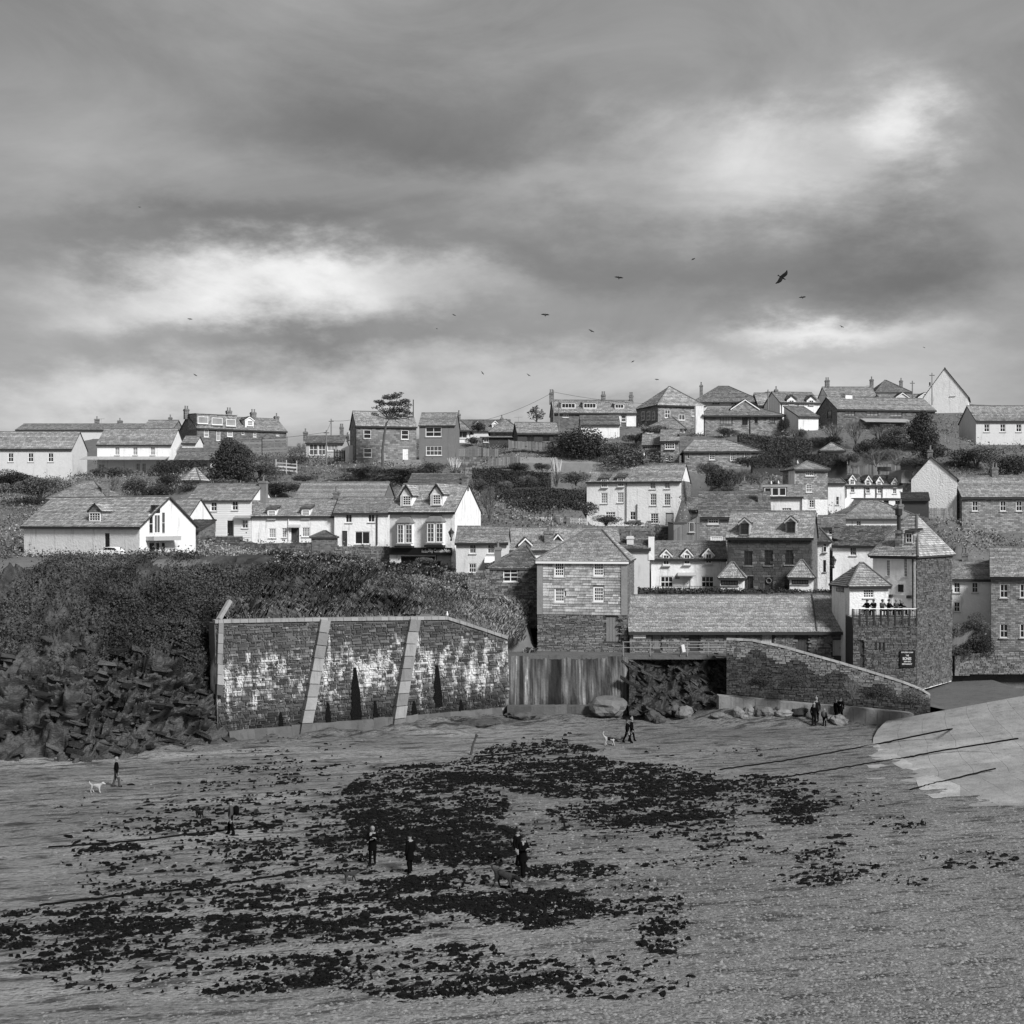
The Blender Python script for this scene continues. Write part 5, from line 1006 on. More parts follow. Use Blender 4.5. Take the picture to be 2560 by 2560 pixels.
# ------------------------------------------------------------------ ramp wall (stone, falling to the right), lane and low wall
RT = [(1822, 1600), (1880, 1603), (1950, 1617), (2010, 1634), (2090, 1656), (2170, 1680), (2250, 1705), (2300, 1724), (2326, 1740)]
def rw_Y(px): return np.interp(px, [1822, 2326], [102.4, 98.4])
RW = empty('ramp_wall'); tag(RW, 'stone ramp wall falling to the right above the rocks', 'wall')
pa, pb = PX(1816, 1600, rw_Y(1816)), PX(2326, 1740, rw_Y(2326)); ru = Vector((pb.x-pa.x, pb.y-pa.y, 0)); rl_ = ru.length; ru.normalize(); rn = Vector((ru.y, -ru.x, 0)); rf = Frame((pa.x, pa.y, 0), ru, rn)
tu = []; 
for (x, y) in RT: p = PX(x, y, rw_Y(x)); tu.append(((p-rf.o).dot(ru), p.z))
def rtop(u): return float(np.interp(u, [q[0] for q in tu], [q[1] for q in tu]))
mb = MB(); uu = np.linspace(0, rl_, 24)
for a, b in zip(uu[:-1], uu[1:]):
    mb.hexa([rf.p(a, -.5), rf.p(b, -.5), rf.p(b, -.5, -.55), rf.p(a, -.5, -.55), rf.p(a, rtop(a)), rf.p(b, rtop(b)), rf.p(b, rtop(b), -.55), rf.p(a, rtop(a), -.55)])
rc = mb.build('wall_core', MATS['mortar'], RW)
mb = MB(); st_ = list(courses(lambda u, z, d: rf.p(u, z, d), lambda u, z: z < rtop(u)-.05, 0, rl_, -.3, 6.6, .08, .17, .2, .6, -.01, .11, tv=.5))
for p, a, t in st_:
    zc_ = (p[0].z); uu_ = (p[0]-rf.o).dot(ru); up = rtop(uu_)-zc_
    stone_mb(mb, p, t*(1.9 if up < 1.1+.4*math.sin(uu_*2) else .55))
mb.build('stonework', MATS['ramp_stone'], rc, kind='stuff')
for a, b in zip(uu[:-1], uu[1:]):
    m = MB(); m.hexa([rf.p(a+.01, rtop(a), .1), rf.p(b-.01, rtop(b), .1), rf.p(b-.01, rtop(b), -.6), rf.p(a+.01, rtop(a), -.6), rf.p(a+.01, rtop(a)+.14, .02), rf.p(b-.01, rtop(b)+.14, .02), rf.p(b-.01, rtop(b)+.14, -.5), rf.p(a+.01, rtop(a)+.14, -.5)], .8+R.random()*.4); m.build('coping_stone', MATS['concrete'], RW)
mb = MB(); n = 20
for k in range(n):
    f0, f1 = k/n, (k+1)/n; x0, x1 = 16.5+26*f0, 16.5+26*f1; z0, z1 = float(np.interp(x0, [16, 18, 33, 45], [4.85, 4.8, 1.35, 1.9])), float(np.interp(x1, [16, 18, 33, 45], [4.85, 4.8, 1.35, 1.9]))
    y0, y1 = float(np.interp(x0, [17, 32.2, 33, 45], [102.2, 98.2, 97, 94])), float(np.interp(x1, [17, 32.2, 33, 45], [102.2, 98.2, 97, 94])); mb.face([(x0, y0+.35, z0), (x1, y1+.35, z1), (x1, 107 if x1 < 28.5 else 114, z1), (x0, 107 if x0 < 28.5 else 114, z0)])
tag(mb.build('lane', MATS['concrete_dk']), 'lane sloping down behind the ramp wall to the slipway', 'lane', kind='structure')
LWt = [(1797, 1740), (1900, 1750), (2050, 1764), (2150, 1772), (2285, 1785)]
m = MB(); yw = lambda x: np.interp(x, [1797, 2285], [100.6, 97.6]); prev = None
lw = empty('low_wall'); tag(lw, 'low pale concrete wall with rounded end behind the boulders', 'wall')
xs = np.linspace(1797, 2285, 17)
for a, b in zip(xs[:-1], xs[1:]):
    ta, tb = PX(a, np.interp(a, [q[0] for q in LWt], [q[1] for q in LWt]), yw(a)), PX(b, np.interp(b, [q[0] for q in LWt], [q[1] for q in LWt]), yw(b)); m = MB()
    m.hexa([(ta.x+.01, ta.y-.1, -.4), (tb.x-.01, tb.y-.1, -.4), (tb.x-.01, tb.y+1.2, -.4), (ta.x+.01, ta.y+1.2, -.4), (ta.x+.01, ta.y, ta.z), (tb.x-.01, tb.y, tb.z), (tb.x-.01, tb.y+1.2, tb.z), (ta.x+.01, ta.y+1.2, ta.z)], .8+R.random()*.08); m.build('wall_section', MATS['concrete'], lw)
# ------------------------------------------------------------------ slipway slabs
M('slip', .26, .42, .7, bump=.45, bscl=6, dirt=.4, speck=.25)
def slip_z(x, y): return -.02+np.clip((x-25.5)/12, 0, 2.2)*2.1*np.clip((y-66)/30, .12, 1.1)
edge = [(2292, 1786), (2262, 1792), (2222, 1812), (2196, 1826), (2178, 1850), (2186, 1868), (2172, 1880), (2166, 1905), (2180, 1925), (2158, 1948), (2200, 1938), (2240, 1926), (2275, 1915), (2290, 1925), (2300, 1950), (2330, 1965), (2350, 1985), (2420, 2010), (2640, 2080)]
SL = empty('slipway'); tag(SL, 'pale concrete slipway slabs rising to the right edge', 'slipway', kind='structure')
ex = [on_z(x, y, .15) for x, y in edge]
def slab(poly, tone, name='slab', th=.3, lift=0.0):
    m = MB(); top = [Vector((p.x, p.y, float(slip_z(p.x, p.y))+lift)) for p in poly]; m.prism(top, (0, 0, -th), tone); return m.build(name, MATS['slip'], SL)
ys_b = 97.0
# cut the slab field along lines of constant y so each pour is its own slab
ey = [p.y for p in ex]
def edge_x(y):
    best = None
    for a, b in zip(ex[:-1], ex[1:]):
        if (a.y-y)*(b.y-y) <= 0 and abs(a.y-b.y) > 1e-6:
            x = a.x+(b.x-a.x)*(y-a.y)/(b.y-a.y); best = x if best is None else min(best, x)
    return best if best is not None else ex[0].x
yl = [97.4, 95, 92.5, 90, 88.2, 86.4, 84.6, 83, 81.4, 80, 78.6, 77.4, 76, 74.6, 73, 71]
def grp(y): return 1.0 if y > 86.4 else (1.12 if y > 80 else .95)
for a, b in zip(yl[:-1], yl[1:]):
    xs_ = [edge_x(a), edge_x(b)]; n = 10
    for k in range(n):
        f0, f1 = k/n, (k+1)/n-.0008
        P4 = [Vector((xs_[0]+(44-xs_[0])*f0, a, 0)), Vector((xs_[0]+(44-xs_[0])*f1, a, 0)), Vector((xs_[1]+(44-xs_[1])*f1, b+.004, 0)), Vector((xs_[1]+(44-xs_[1])*f0, b+.004, 0))]
        slab(P4[::-1], grp(b)*(.93+R.random()*.14))
for (pts, lift) in (([(2165, 1850), (2190, 1846), (2262, 1885), (2310, 1912), (2296, 1926), (2240, 1898)], .10), ([(2286, 1925), (2318, 1918), (2400, 1950), (2400, 1985), (2340, 1982), (2300, 1960)], .10)):
    slab([on_z(x, y, .4) for x, y in pts], 1.35, 'pale_strip', .12, .02)
# ================================================================== PLANTS
def leaf_mesh(name, mat, C, size, tone, flat=0.0, asp=1.0):
    """one quad per centre, random turn"""
    n = len(C); size = np.broadcast_to(size, n)
    a = NR.normal(size=(n, 3)); a[:, 2] *= (1-flat); a /= np.linalg.norm(a, axis=1, keepdims=True)
    b = NR.normal(size=(n, 3)); b -= a*(a*b).sum(1, keepdims=True); b /= np.linalg.norm(b, axis=1, keepdims=True)
    a = a*size[:, None]*.5*asp; b = b*size[:, None]*.5
    V = np.stack([C-a-b*.3, C+b*-1, C+a-b*.3, C+b], 1).reshape(-1, 3)
    return np_mesh(name, V, np.arange(4*n).reshape(n, 4), mat, tone)
def blob_points(n, blobs):
    w = np.array([b[3]*b[4]*b[5] for b in blobs])**.75; pick = NR.choice(len(blobs), n, p=w/w.sum()); bl = np.array(blobs)[pick]
    d = NR.normal(size=(n, 3)); d /= np.linalg.norm(d, axis=1, keepdims=True); r = NR.rand(n)**.33; r = .45+.6*r+NR.normal(size=n)*.07
    return bl[:, :3]+d*bl[:, 3:]*r[:, None], pick
def shrub_mesh(name, mat, n, nb, size, low=.15):
    bl = []
    for k in range(nb):
        a = NR.rand()*6.28; q = NR.rand()**.5; s = .13+.17*NR.rand(); bl.append((math.cos(a)*q*.38, math.sin(a)*q*.38, .2+.6*NR.rand()*(1-q*.5), s, s, s*(.8+.4*NR.rand())))
    C, pk = blob_points(n, bl); C[:, 2] = np.abs(C[:, 2]); tb = .65+NR.rand(nb)*.7
    return leaf_mesh(name, mat, C, size*(.6+.8*NR.rand(n)), tb[pk]*(.7+.6*NR.rand(n)))
def stem_mesh(name, n=5, h=.6, spread=.25, r=.03):
    m = MB()
    for k in range(n):
        a = k*2*math.pi/n+NR.rand(); q = spread*(.4+.6*NR.rand()); m.tube([(0.02*math.cos(a), .02*math.sin(a), -.12), (q*.4*math.cos(a), q*.4*math.sin(a), h*.5), (q*math.cos(a), q*math.sin(a), h)], r, 5, taper=r*.3)
    return m.mesh(name, MATS['bark'])
def twig_mesh(name, n, depth=3):
    m = MB()
    def grow(p, d, l, r, k):
        q = p+d*l; m.tube([p, p+d*l*.5+Vector(NR.normal(size=3))*l*.04, q], r, 4, .7+NR.rand()*.6, taper=r*.6)
        if k == 0: return
        for j in range(3 if k > 1 else 4):
            e = (d+Vector(NR.normal(size=3))*.42+Vector((0, 0, .18))).normalized(); grow(p+d*l*(.55+.45*NR.rand()), e, l*.66, r*.55, k-1)
    for k in range(n):
        a = NR.rand()*6.28; d = Vector((math.cos(a)*.45, math.sin(a)*.45, 1)).normalized(); grow(Vector((0, 0, -.05)), d, .42, .016, depth)
    return m.mesh(name, MATS['twig'])
PROTO = {'leafy': [shrub_mesh('foliage', MATS['leaf'], 5200, 10, .032) for _ in range(3)], 'light': [shrub_mesh('foliage', MATS['leaf_lt'], 5200, 10, .032) for _ in range(2)], 'dark': [shrub_mesh('foliage', MATS['leaf_dk'], 5600, 11, .032) for _ in range(3)]}
STEM = [stem_mesh('stem') for _ in range(2)]; TWIG = [twig_mesh('branches', 9) for _ in range(3)]
def hill_pt(px, py, Y):
    p = PX(px, py, Y); return p
def shrub(px, pyb, Y, w, h, kind, label, name='shrub', cat='shrub', deep=None, group=None):
    """px centre, row of the base, depth, width and height in pixels"""
    s = Y/F; p = PX(px, pyb, Y); o = empty(name, p, R.random()*6.28); tag(o, label, cat, group)
    dp = deep or (w*s)
    if kind == 'bare':
        c = link('branches', R.choice(TWIG), o); c.scale = (w*s*.85, dp*.85, h*s*.95)
    else:
        c = link('foliage', R.choice(PROTO[kind]), o); c.scale = (w*s*1.02, dp*1.02, h*s*1.02); t = link('stem', R.choice(STEM), o); t.scale = (w*s*.7, dp*.7, h*s*.8)
    return o
def hedge(pts, Y, yb, thick, kind, label, name='hedge'):
    """clipped hedge: pts = [(px, ytop)...], flat top and sides"""
    o = empty(name, PX(pts[0][0], yb, Y)); tag(o, label, 'hedge'); n = 0; C = []
    x0, x1 = pts[0][0], pts[-1][0]; s = Y/F; L = (x1-x0)*s; Hm = (yb-min(p[1] for p in pts))*s; cnt = int((L*Hm+L*thick)*130)
    for k in range(cnt):
        px = x0+(x1-x0)*NR.rand(); top = (yb-np.interp(px, [p[0] for p in pts], [p[1] for p in pts]))*s; u = (px-x0)*s
        f = NR.rand()*(top+thick)
        if f < top: C.append((u, NR.normal()*.10+.0, f))
        else: C.append((u, (f-top), top+NR.normal()*.07))
    C = np.array(C); C[:, 1] += fbm(C[:, 0]*.8, C[:, 2]*.8, 3, 2)*.6
    tn = .75+.5*NR.rand(len(C))+fbm(C[:, 0]*1.2, C[:, 2]*.8, 1, 2)*1.2
    link('foliage', leaf_mesh('foliage', MATS[kind], C, .14, tn), o)
    m = MB(); n = 14
    for k in range(n):
        a, b = x0+(x1-x0)*k/n, x0+(x1-x0)*(k+1)/n; ta, tb = (yb-np.interp(a, [p[0] for p in pts], [p[1] for p in pts]))*s-.1, (yb-np.interp(b, [p[0] for p in pts], [p[1] for p in pts]))*s-.1
        m.hexa([((a-x0)*s, .12, -1.5), ((b-x0)*s, .12, -1.5), ((b-x0)*s, thick, -1.5), ((a-x0)*s, thick, -1.5), ((a-x0)*s, .12, ta), ((b-x0)*s, .12, tb), ((b-x0)*s, thick, tb), ((a-x0)*s, thick, ta)])
    m.build('inner_growth', MATS['leaf_dk'], o); return o
def tree(px, pyb, Y, w, h, mat, label, n=5000, trunk_f=.25, name='tree', leaf=.2, nb=16, cone=0.0):
    s = Y/F; W, Hh = w*s, h*s; o = empty(name, PX(px, pyb, Y)); tag(o, label, 'tree'); m = MB()
    m.tube([(0, 0, -.6), (.05*W, 0, Hh*.3), (0, .03*W, Hh*.75)], W*.035+.05, 7, taper=W*.012)
    bl = []
    for k in range(nb):
        f = (k+.5)/nb; z = trunk_f+(1-trunk_f)*.93*f; rr = (math.sin(math.pi*min(1, .18+.8*f))**.7)*(1-cone*f); a = NR.rand()*6.28; q = rr*.34*(.4+.6*NR.rand()); c = (math.cos(a)*q*W, math.sin(a)*q*W, z*Hh*.92)
        rd = W*(.13+.13*NR.rand())*(.5+.6*rr); bl.append((*c, rd, rd, rd*.8)); m.tube([(0, 0, Hh*max(.1, z-.2)), (c[0]*.6, c[1]*.6, c[2]*.92), c], W*.012+.02, 5, taper=.015)
    m.build('trunk', MATS['bark'], o); C, pk = blob_points(n, bl); tb = .6+NR.rand(nb)*.8
    link('crown', leaf_mesh('crown', MATS[mat], C, leaf*(.6+.8*NR.rand(n)), tb[pk]*(.7+.6*NR.rand(n))), o); return o
tree(575, 1205, 163, 122, 116, 'leaf_dk', 'big round dark evergreen tree below the stone terrace', 16000, .05, leaf=.17, nb=30, name='evergreen_tree')
tree(2305, 1125, 174, 100, 108, 'leaf_dk', 'dark spreading conifer at the right edge in front of the lodge', 9000, .1, leaf=.16, nb=26, name='conifer_tree', cone=.35)
tree(1340, 1058, 186, 50, 48, 'leaf', 'small feathery tree on the skyline left of the long dormer house', 420, .25, leaf=.2, nb=16, name='small_tree')
# the leaning pine in front of the stone house
def pine():
    Y = 168; s = Y/F; o = empty('pine_tree', PX(957, 1160, Y)); tag(o, 'lone wind shaped pine leaning in front of the stone house', 'tree')
    def q(px, py, dy=0): p = PX(px, py, Y)-o.location; return (p.x, p.y+dy, p.z)
    m = MB(); m.tube([q(957, 1168), q(956, 1130), q(961, 1085), q(966, 1058), q(976, 1044)], .19, 8, taper=.11)
    pads = []
    for (x, y, w, h) in ((945, 1003, 26, 10), (975, 992, 40, 10), (995, 988, 30, 9), (1010, 1000, 30, 10), (1018, 1015, 26, 9), (940, 1018, 16, 6), (985, 1008, 46, 12), (1000, 1022, 44, 10), (970, 1030, 40, 9), (1020, 1030, 26, 8), (1005, 1040, 34, 7), (955, 1012, 22, 8), (1024, 1042, 12, 4), (940, 1036, 22, 4)):
        for dy in (-1.2, 0.4, 1.5):
            c = q(x+R.uniform(-6, 6), y+R.uniform(-4, 4), dy*w*s*.35); pads.append((*c, w*s*.42, w*s*.40, h*s*.42))
        m.tube([q(972, 1048), q((x+974)/2, (y+1046)/2+3), q(x, y+3)], .09, 5, taper=.03)
    m.tube([q(976, 1046), q(986, 1048), q(1002, 1062)], .07, 5, taper=.02)
    m.build('trunk', MATS['bark'], o); C, pk = blob_points(3600, pads)
    link('crown', leaf_mesh('crown', MATS['leaf_dk'], C, .22, .6+.9*NR.rand(len(C)), asp=.5), o)
pine()
def pampas(px, pyb, Y, w, h, label):
    s = Y/F; o = empty('pampas_grass', PX(px, pyb, Y)); tag(o, label, 'grass clump'); g = MB(); pl = MB()
    for k in range(170):
        a = R.random()*6.28; l = h*s*(.35+.3*R.random()); q = w*s*.5*R.random(); g.tube([(0.1*math.cos(a), .1*math.sin(a), 0), (q*.5*math.cos(a), q*.5*math.sin(a), l*.75), (q*math.cos(a)*1.1, q*math.sin(a)*1.1, l*.8)], .03, 3, .6+R.random()*.6, taper=.008)
    g.build('leaves', MATS['turf'], o, kind='stuff')
    for k in range(26):
        a = R.random()*6.28; q = w*s*.42*R.random(); l = h*s*(.72+.28*R.random()); tp = Vector((q*math.cos(a), q*math.sin(a)*.6, l)); m = MB()
        m.tube([(0, 0, 0), tp*.7], .018, 4); b = tp*.62; m.tube([b, b+(tp-b)*.3, b+(tp-b)*.7, tp], .065, 5, .8+R.random()*.4, taper=.03); m.build('plume', MATS['straw'], o)
pampas(1135, 1192, 158, 52, 50, 'pale pampas grass clump below the grey rendered house'); pampas(1392, 1218, 156, 46, 76, 'pale pampas grass clump in the middle hill gardens')
# shrubs: px, base row, depth, width, height, kind, label
for a in [
 (1470, 1150, 176, 150, 92, 'dark', 'large dark rounded bush below the long dormer house'), (1430, 1130, 178, 70, 64, 'leafy', 'rounded bush just right of the timber chalet'),
 (1545, 1152, 174, 110, 60, 'leafy', 'leafy bush under the white walled garden store'), (1590, 1178, 166, 150, 66, 'leafy', 'broad glossy bush above the large white house'),
 (1640, 1088, 184, 84, 36, 'light', 'pale leafy bush in front of the hipped bungalow'), (1590, 1105, 182, 60, 32, 'dark', 'dark low bush left of the pale leafy bush'),
 (1810, 1090, 186, 50, 24, 'leafy', 'low bush under the stone bungalow windows'), (1836, 1092, 186, 36, 20, 'light', 'small pale bush beside the stone bungalow downpipe'),
 (1965, 1075, 186, 34, 34, 'dark', 'dark bush at the right end of the stone bungalow'), (1990, 1100, 181, 60, 44, 'bare', 'bare twiggy shrub by the white lean wing'),
 (2003, 1098, 180, 34, 30, 'light', 'small rounded pale bush before the white lean wing'), (1960, 1092, 184, 50, 16, 'light', 'pale ground shrub at the foot of the bungalow corner'),
 (2085, 1105, 178, 90, 62, 'bare', 'tall bare shrub against the stone lodge gable'), (2140, 1108, 176, 80, 80, 'bare', 'tall bare shrub against the stone lodge front'), (2200, 1105, 176, 80, 58, 'bare', 'bare shrub below the lodge veranda'),
 (2235, 1100, 174, 70, 40, 'light', 'pale leafy bush at the end of the lodge veranda'), (2060, 1110, 178, 80, 28, 'dark', 'dark low bush left of the pyramid roofed hut'),
 (2122, 1160, 162, 48, 42, 'light', 'round pale bush right of the pyramid roofed hut'), (2190, 1165, 163, 76, 60, 'bare', 'pale bare tree shaped shrub above the board fence'), (2165, 1140, 168, 60, 50, 'dark', 'dark bush behind the bare tree above the board fence'),
 (2240, 1160, 165, 80, 55, 'bare', 'bare brown shrub above the right end of the board fence'), (2285, 1172, 163, 86, 30, 'leafy', 'spreading bush above the arched garden shed'), (2220, 1125, 172, 90, 40, 'dark', 'dark bush mass under the spreading conifer'), (2330, 1150, 168, 80, 60, 'dark', 'dark bush under the right edge conifer'),
 (2030, 1165, 166, 54, 46, 'bare', 'pale twiggy shrub left of the garden hut'), (1990, 1178, 160, 46, 44, 'bare', 'bare shrub behind the slate tower left corner'),
 (1870, 1165, 160, 70, 34, 'dark', 'dark bush in front of the hipped stone cottage'), (1800, 1225, 152, 72, 76, 'dark', 'dark bush above the mossy roof'), (1845, 1215, 152, 90, 62, 'bare', 'bare hazel shrub left of the slate tower'), (1900, 1210, 152, 80, 44, 'bare', 'low bare shrub beside the slate tower wall'), (1768, 1190, 158, 50, 46, 'leafy', 'leafy bush right of the white house gable'),
 (1820, 1245, 148, 60, 40, 'leafy', 'bush right above the mossy roof ridge'),
 (1225, 1300, 136, 84, 112, 'bare', 'tall bare tree beside the gift shop gable'), (1200, 1230, 150, 50, 44, 'leafy', 'bush behind the gift shop gable'),
 (1265, 1225, 154, 46, 34, 'light', 'pale rounded bush on the garden terrace'), (1318, 1212, 157, 40, 36, 'light', 'pale conical bush left of the pampas clump'), (1290, 1178, 170, 60, 24, 'dark', 'low dark bush along the garden lawn edge'), (1355, 1175, 168, 40, 26, 'dark', 'dark bush by the lawn left of the pampas'),
 (1440, 1210, 160, 70, 40, 'leafy', 'bush right of the pampas clump'), (1500, 1165, 172, 60, 34, 'bare', 'bare shrub at the right end of the lawn'),
 (1515, 1312, 148, 90, 26, 'leafy', 'low hedge like bush at the white house corner'), (1580, 1315, 146, 50, 18, 'light', 'small pale bush by the white house gate'),
 (300, 1195, 176, 70, 36, 'leafy', 'bush before the veranda of the white farmhouse'), (250, 1190, 178, 50, 30, 'leafy', 'bush at the left end of the farmhouse veranda'), (430, 1195, 172, 90, 44, 'dark', 'dark bush right of the farmhouse'), (420, 1215, 160, 60, 42, 'dark', 'rounded dark clipped bush left of the summerhouse'),
 (340, 1240, 152, 90, 50, 'leafy', 'leafy bank bush behind the balcony cottage roof'), (400, 1245, 150, 90, 44, 'dark', 'dark bank bush behind the balcony cottage ridge'), (280, 1225, 156, 70, 46, 'bare', 'bare shrub beside the far left stack'),
 (480, 1235, 150, 90, 34, 'leafy', 'bush left of the weatherboarded house roof'), (560, 1215, 156, 80, 26, 'light', 'pale flowering bush above the weatherboarded house'), (650, 1190, 164, 90, 46, 'leafy', 'bush right of the big round evergreen'), (690, 1165, 176, 60, 34, 'bare', 'twiggy shrub by the slatted fence'), (740, 1170, 172, 60, 46, 'leafy', 'bush on the bank left of the sunroom cottage'), (755, 1130, 186, 40, 32, 'bare', 'bare shrub at the corner of the sunroom cottage'),
 (700, 1232, 156, 110, 30, 'dark', 'dark brush on the bank above the long smooth roof'), (760, 1205, 162, 80, 26, 'light', 'pale brush on the bank beside the white store'),
 (905, 1185, 166, 110, 26, 'leafy', 'low brush under the stone house terrace'), (1010, 1190, 164, 130, 22, 'dark', 'dark brush on the bank above the long roof house'), (1085, 1180, 166, 60, 30, 'leafy', 'bush under the stone house door terrace'),
 (1195, 1080, 200, 40, 34, 'dark', 'round dark bush between the bungalow and dormer cottage'), (1180, 1110, 188, 30, 22, 'dark', 'dark bush beside the white hipped bungalow'),
 (430, 1402, 111, 80, 30, 'leafy', 'clipped low bush in front of the balcony cottage'), (345, 1398, 111, 30, 24, 'light', 'small pale shrub at the corner of the balcony cottage'),
 (870, 1420, 118, 110, 44, 'light', 'pale gorse bush on the bank below the white cottage'), (930, 1432, 116, 70, 34, 'leafy', 'bush on the bank left of the shopfront'), (1060, 1412, 119, 60, 22, 'light', 'grassy bush in front of the shop window'),
 (1255, 1262, 148, 90, 70, 'dark', 'dark overhanging bush behind the pale stone cottage'), (1340, 1290, 145, 130, 60, 'dark', 'dark ivy bank above the white picket fence'), (1440, 1290, 148, 100, 62, 'dark', 'dark ivy bank left of the large white house'),
 (2440, 1170, 166, 110, 60, 'leafy', 'leafy bush between the upper right edge houses'), (2540, 1190, 160, 110, 60, 'dark', 'dark bush above the right edge stone house'), (100, 1240, 152, 120, 60, 'leafy', 'leafy bush bank at the far left edge'), (30, 1215, 160, 120, 50, 'dark', 'dark bush below the far left cream house'),
 (2130, 1745, 97.4, 70, 62, 'bare', 'tall reedy weeds in front of the ramp wall'), (2200, 1752, 97.0, 80, 50, 'dark', 'dark weeds growing over the right part of the ramp wall'), (2280, 1768, 96.2, 90, 46, 'leafy', 'leafy weeds at the lower end of the ramp wall'), (1980, 1722, 99.0, 70, 36, 'dark', 'dark ivy low on the ramp wall'), (1900, 1720, 99.6, 60, 40, 'dark', 'dark ivy patch at the left of the ramp wall'),
  (2405, 1655, 112.5, 70, 60, 'leafy', 'leafy bush at the foot of the wall right of the pub'), (2450, 1650, 112.5, 60, 90, 'dark', 'dark tall bush between the pub and the edge cottage'), (2390, 1600, 113.2, 50, 60, 'light', 'pale bush on the bank right of the pub'), (2440, 1585, 113.5, 70, 50, 'leafy', 'spreading bush below the edge white cottage'),
]: shrub(*a)
hedge([(1848, 1084), (1900, 1090), (2030, 1098)], 176, 1140, 1.6, 'leaf', 'long clipped hedge below the stone bungalow')
hedge([(1882, 1142), (1990, 1138), (2060, 1136), (2118, 1138)], 163, 1168, 1.4, 'leaf_dk', 'lower clipped hedge between stone cottage and garden hut')
hedge([(1180, 1172), (1290, 1178), (1378, 1184)], 160, 1215, 1.2, 'leaf_dk', 'dark clipped hedge on the garden terrace below the lawn')
hedge([(1260, 1225), (1380, 1222), (1462, 1228)], 150, 1290, 1.5, 'leaf_dk', 'tall dark hedge behind the white picket fence')
hedge([(390, 1152), (520, 1152)], 176, 1185, 1.4, 'leaf_dk', 'dark clipped hedge below the outbuilding roof')
hedge([(1596, 1472), (1720, 1474), (1850, 1476), (2080, 1478)], 110.4, 1493, .7, 'leaf_dk', 'low dark hedge along the top of the fish cellar roof')
# ------------------------------------------------------------------ undergrowth and grass over the hill
def cover(name, mat, n, ymin, ymax, size, cond, label, hgt=.35, per=5, tint=None):
    Y = ymin+(ymax-ymin)*NR.rand(n)**1.2; X = (NR.rand(n)*2860-150-CX)/F*Y; k = Y > front_y(X)+.3; X, Y = X[k], Y[k]
    ok = np.ones(len(X), bool)
    for inv, W, D, *_b in FOOT:
        m = np.array(inv); lx = m[0, 0]*X+m[0, 1]*Y+m[0, 3]; ly = m[1, 0]*X+m[1, 1]*Y+m[1, 3]; ok &= ~((lx > -.3) & (lx < W+.3) & (ly > -2.2) & (ly < D+.3))
    ok &= cond(X, Y); X, Y = X[ok], Y[ok]; Z0 = ground(X, Y)+relief(X, Y); Z = cap(X, Y, Z0); kk = Z0-Z < .25; X, Y, Z = X[kk], Y[kk], Z[kk]
    m = len(X); base = np.stack([X, Y, Z], -1); sc_ = (.5+NR.rand(m)*1.0)
    C = (base[:, None, :]+NR.normal(size=(m, per, 3))*np.array([.45, .45, .12])*sc_[:, None, None]); C[..., 2] += np.abs(NR.normal(size=(m, per)))*hgt*sc_[:, None]
    t = (.85+.3*NR.rand(m))*(1+fbm(X*.25, Y*.25, 2, 4)*2.2); t = np.repeat(t, per)*(.88+.24*NR.rand(m*per))
    o = link(name, leaf_mesh(name, MATS[mat], C.reshape(-1, 3), size*(.6+.8*NR.rand(m*per)), np.clip(t, .2, 2.4))); tag(o, label, 'undergrowth', kind='stuff')
notquay = lambda X, Y: ~((X > QX0-1) & (Y < 108))
cover('undergrowth', 'leaf', 30000, 108, 215, .19, lambda X, Y: notquay(X, Y) & (vnoise(X*.12, Y*.12, 3) > .42), 'dark low undergrowth over the hillside', .25)
cover('rough_grass', 'turf', 30000, 108, 210, .15, lambda X, Y: notquay(X, Y), 'rough grass between the hillside gardens', .22)
# long grass on the bank above the sea wall: real blades
def bank_grass(name, n, cond, mat, label, l0, l1, wd=.05):
    X = -23+25*NR.rand(n); Y = 93+29*NR.rand(n); k = (Y > front_y(X)+.25) & cond(X, Y); X, Y = X[k], Y[k]; ok = np.ones(len(X), bool)
    for inv, W, D, *_b in FOOT:
        m = np.array(inv); lx = m[0, 0]*X+m[0, 1]*Y+m[0, 3]; ly = m[1, 0]*X+m[1, 1]*Y+m[1, 3]; ok &= ~((lx > -.1) & (lx < W+.1) & (ly > -.3) & (ly < D+.1))
    X, Y = X[ok], Y[ok]; Z = cap(X, Y, ground(X, Y)+relief(X, Y))-.03; m = len(X)
    l = (l0+(l1-l0)*NR.rand(m))*(.6+.9*vnoise(X*.5, Y*.5, 4)); wa = vnoise(X*.4, Y*.4, 7)*3.5-1.2+NR.normal(size=m)*1.1
    dx, dy = np.cos(wa)*l*.55, np.sin(wa)*l*.55-l*.15; b = np.stack([X, Y, Z], -1); sx = np.stack([np.full(m, wd), NR.normal(size=m)*wd*.5, np.zeros(m)], -1)
    md = b+np.stack([dx*.4, dy*.4, l*.62], -1); tp = b+np.stack([dx, dy, l*.8], -1)
    V = np.stack([b-sx, b+sx, md+sx*.7, tp], 1).reshape(-1, 3)
    o = link(name, np_mesh(name, V, np.arange(4*m).reshape(m, 4), MATS[mat], np.clip((.55+.7*NR.rand(m))*(1+fbm(X*.3, Y*.3, 5, 3)*2.0), .25, 2.6))); tag(o, label, 'grass', kind='stuff')
bank_grass('bank_grass', 90000, lambda X, Y: X > -99, 'turf', 'long blown grass on the bank above the sea wall', .2, .55, .04)
bank_grass('bank_brush', 40000, lambda X, Y: (vnoise(X*.22, Y*.22, 1) < .5) & (X < -9+3*vnoise(X*.5, Y*.5, 3)), 'leaf', 'dark brambles on the bank above the sea wall', .35, .9, .09)
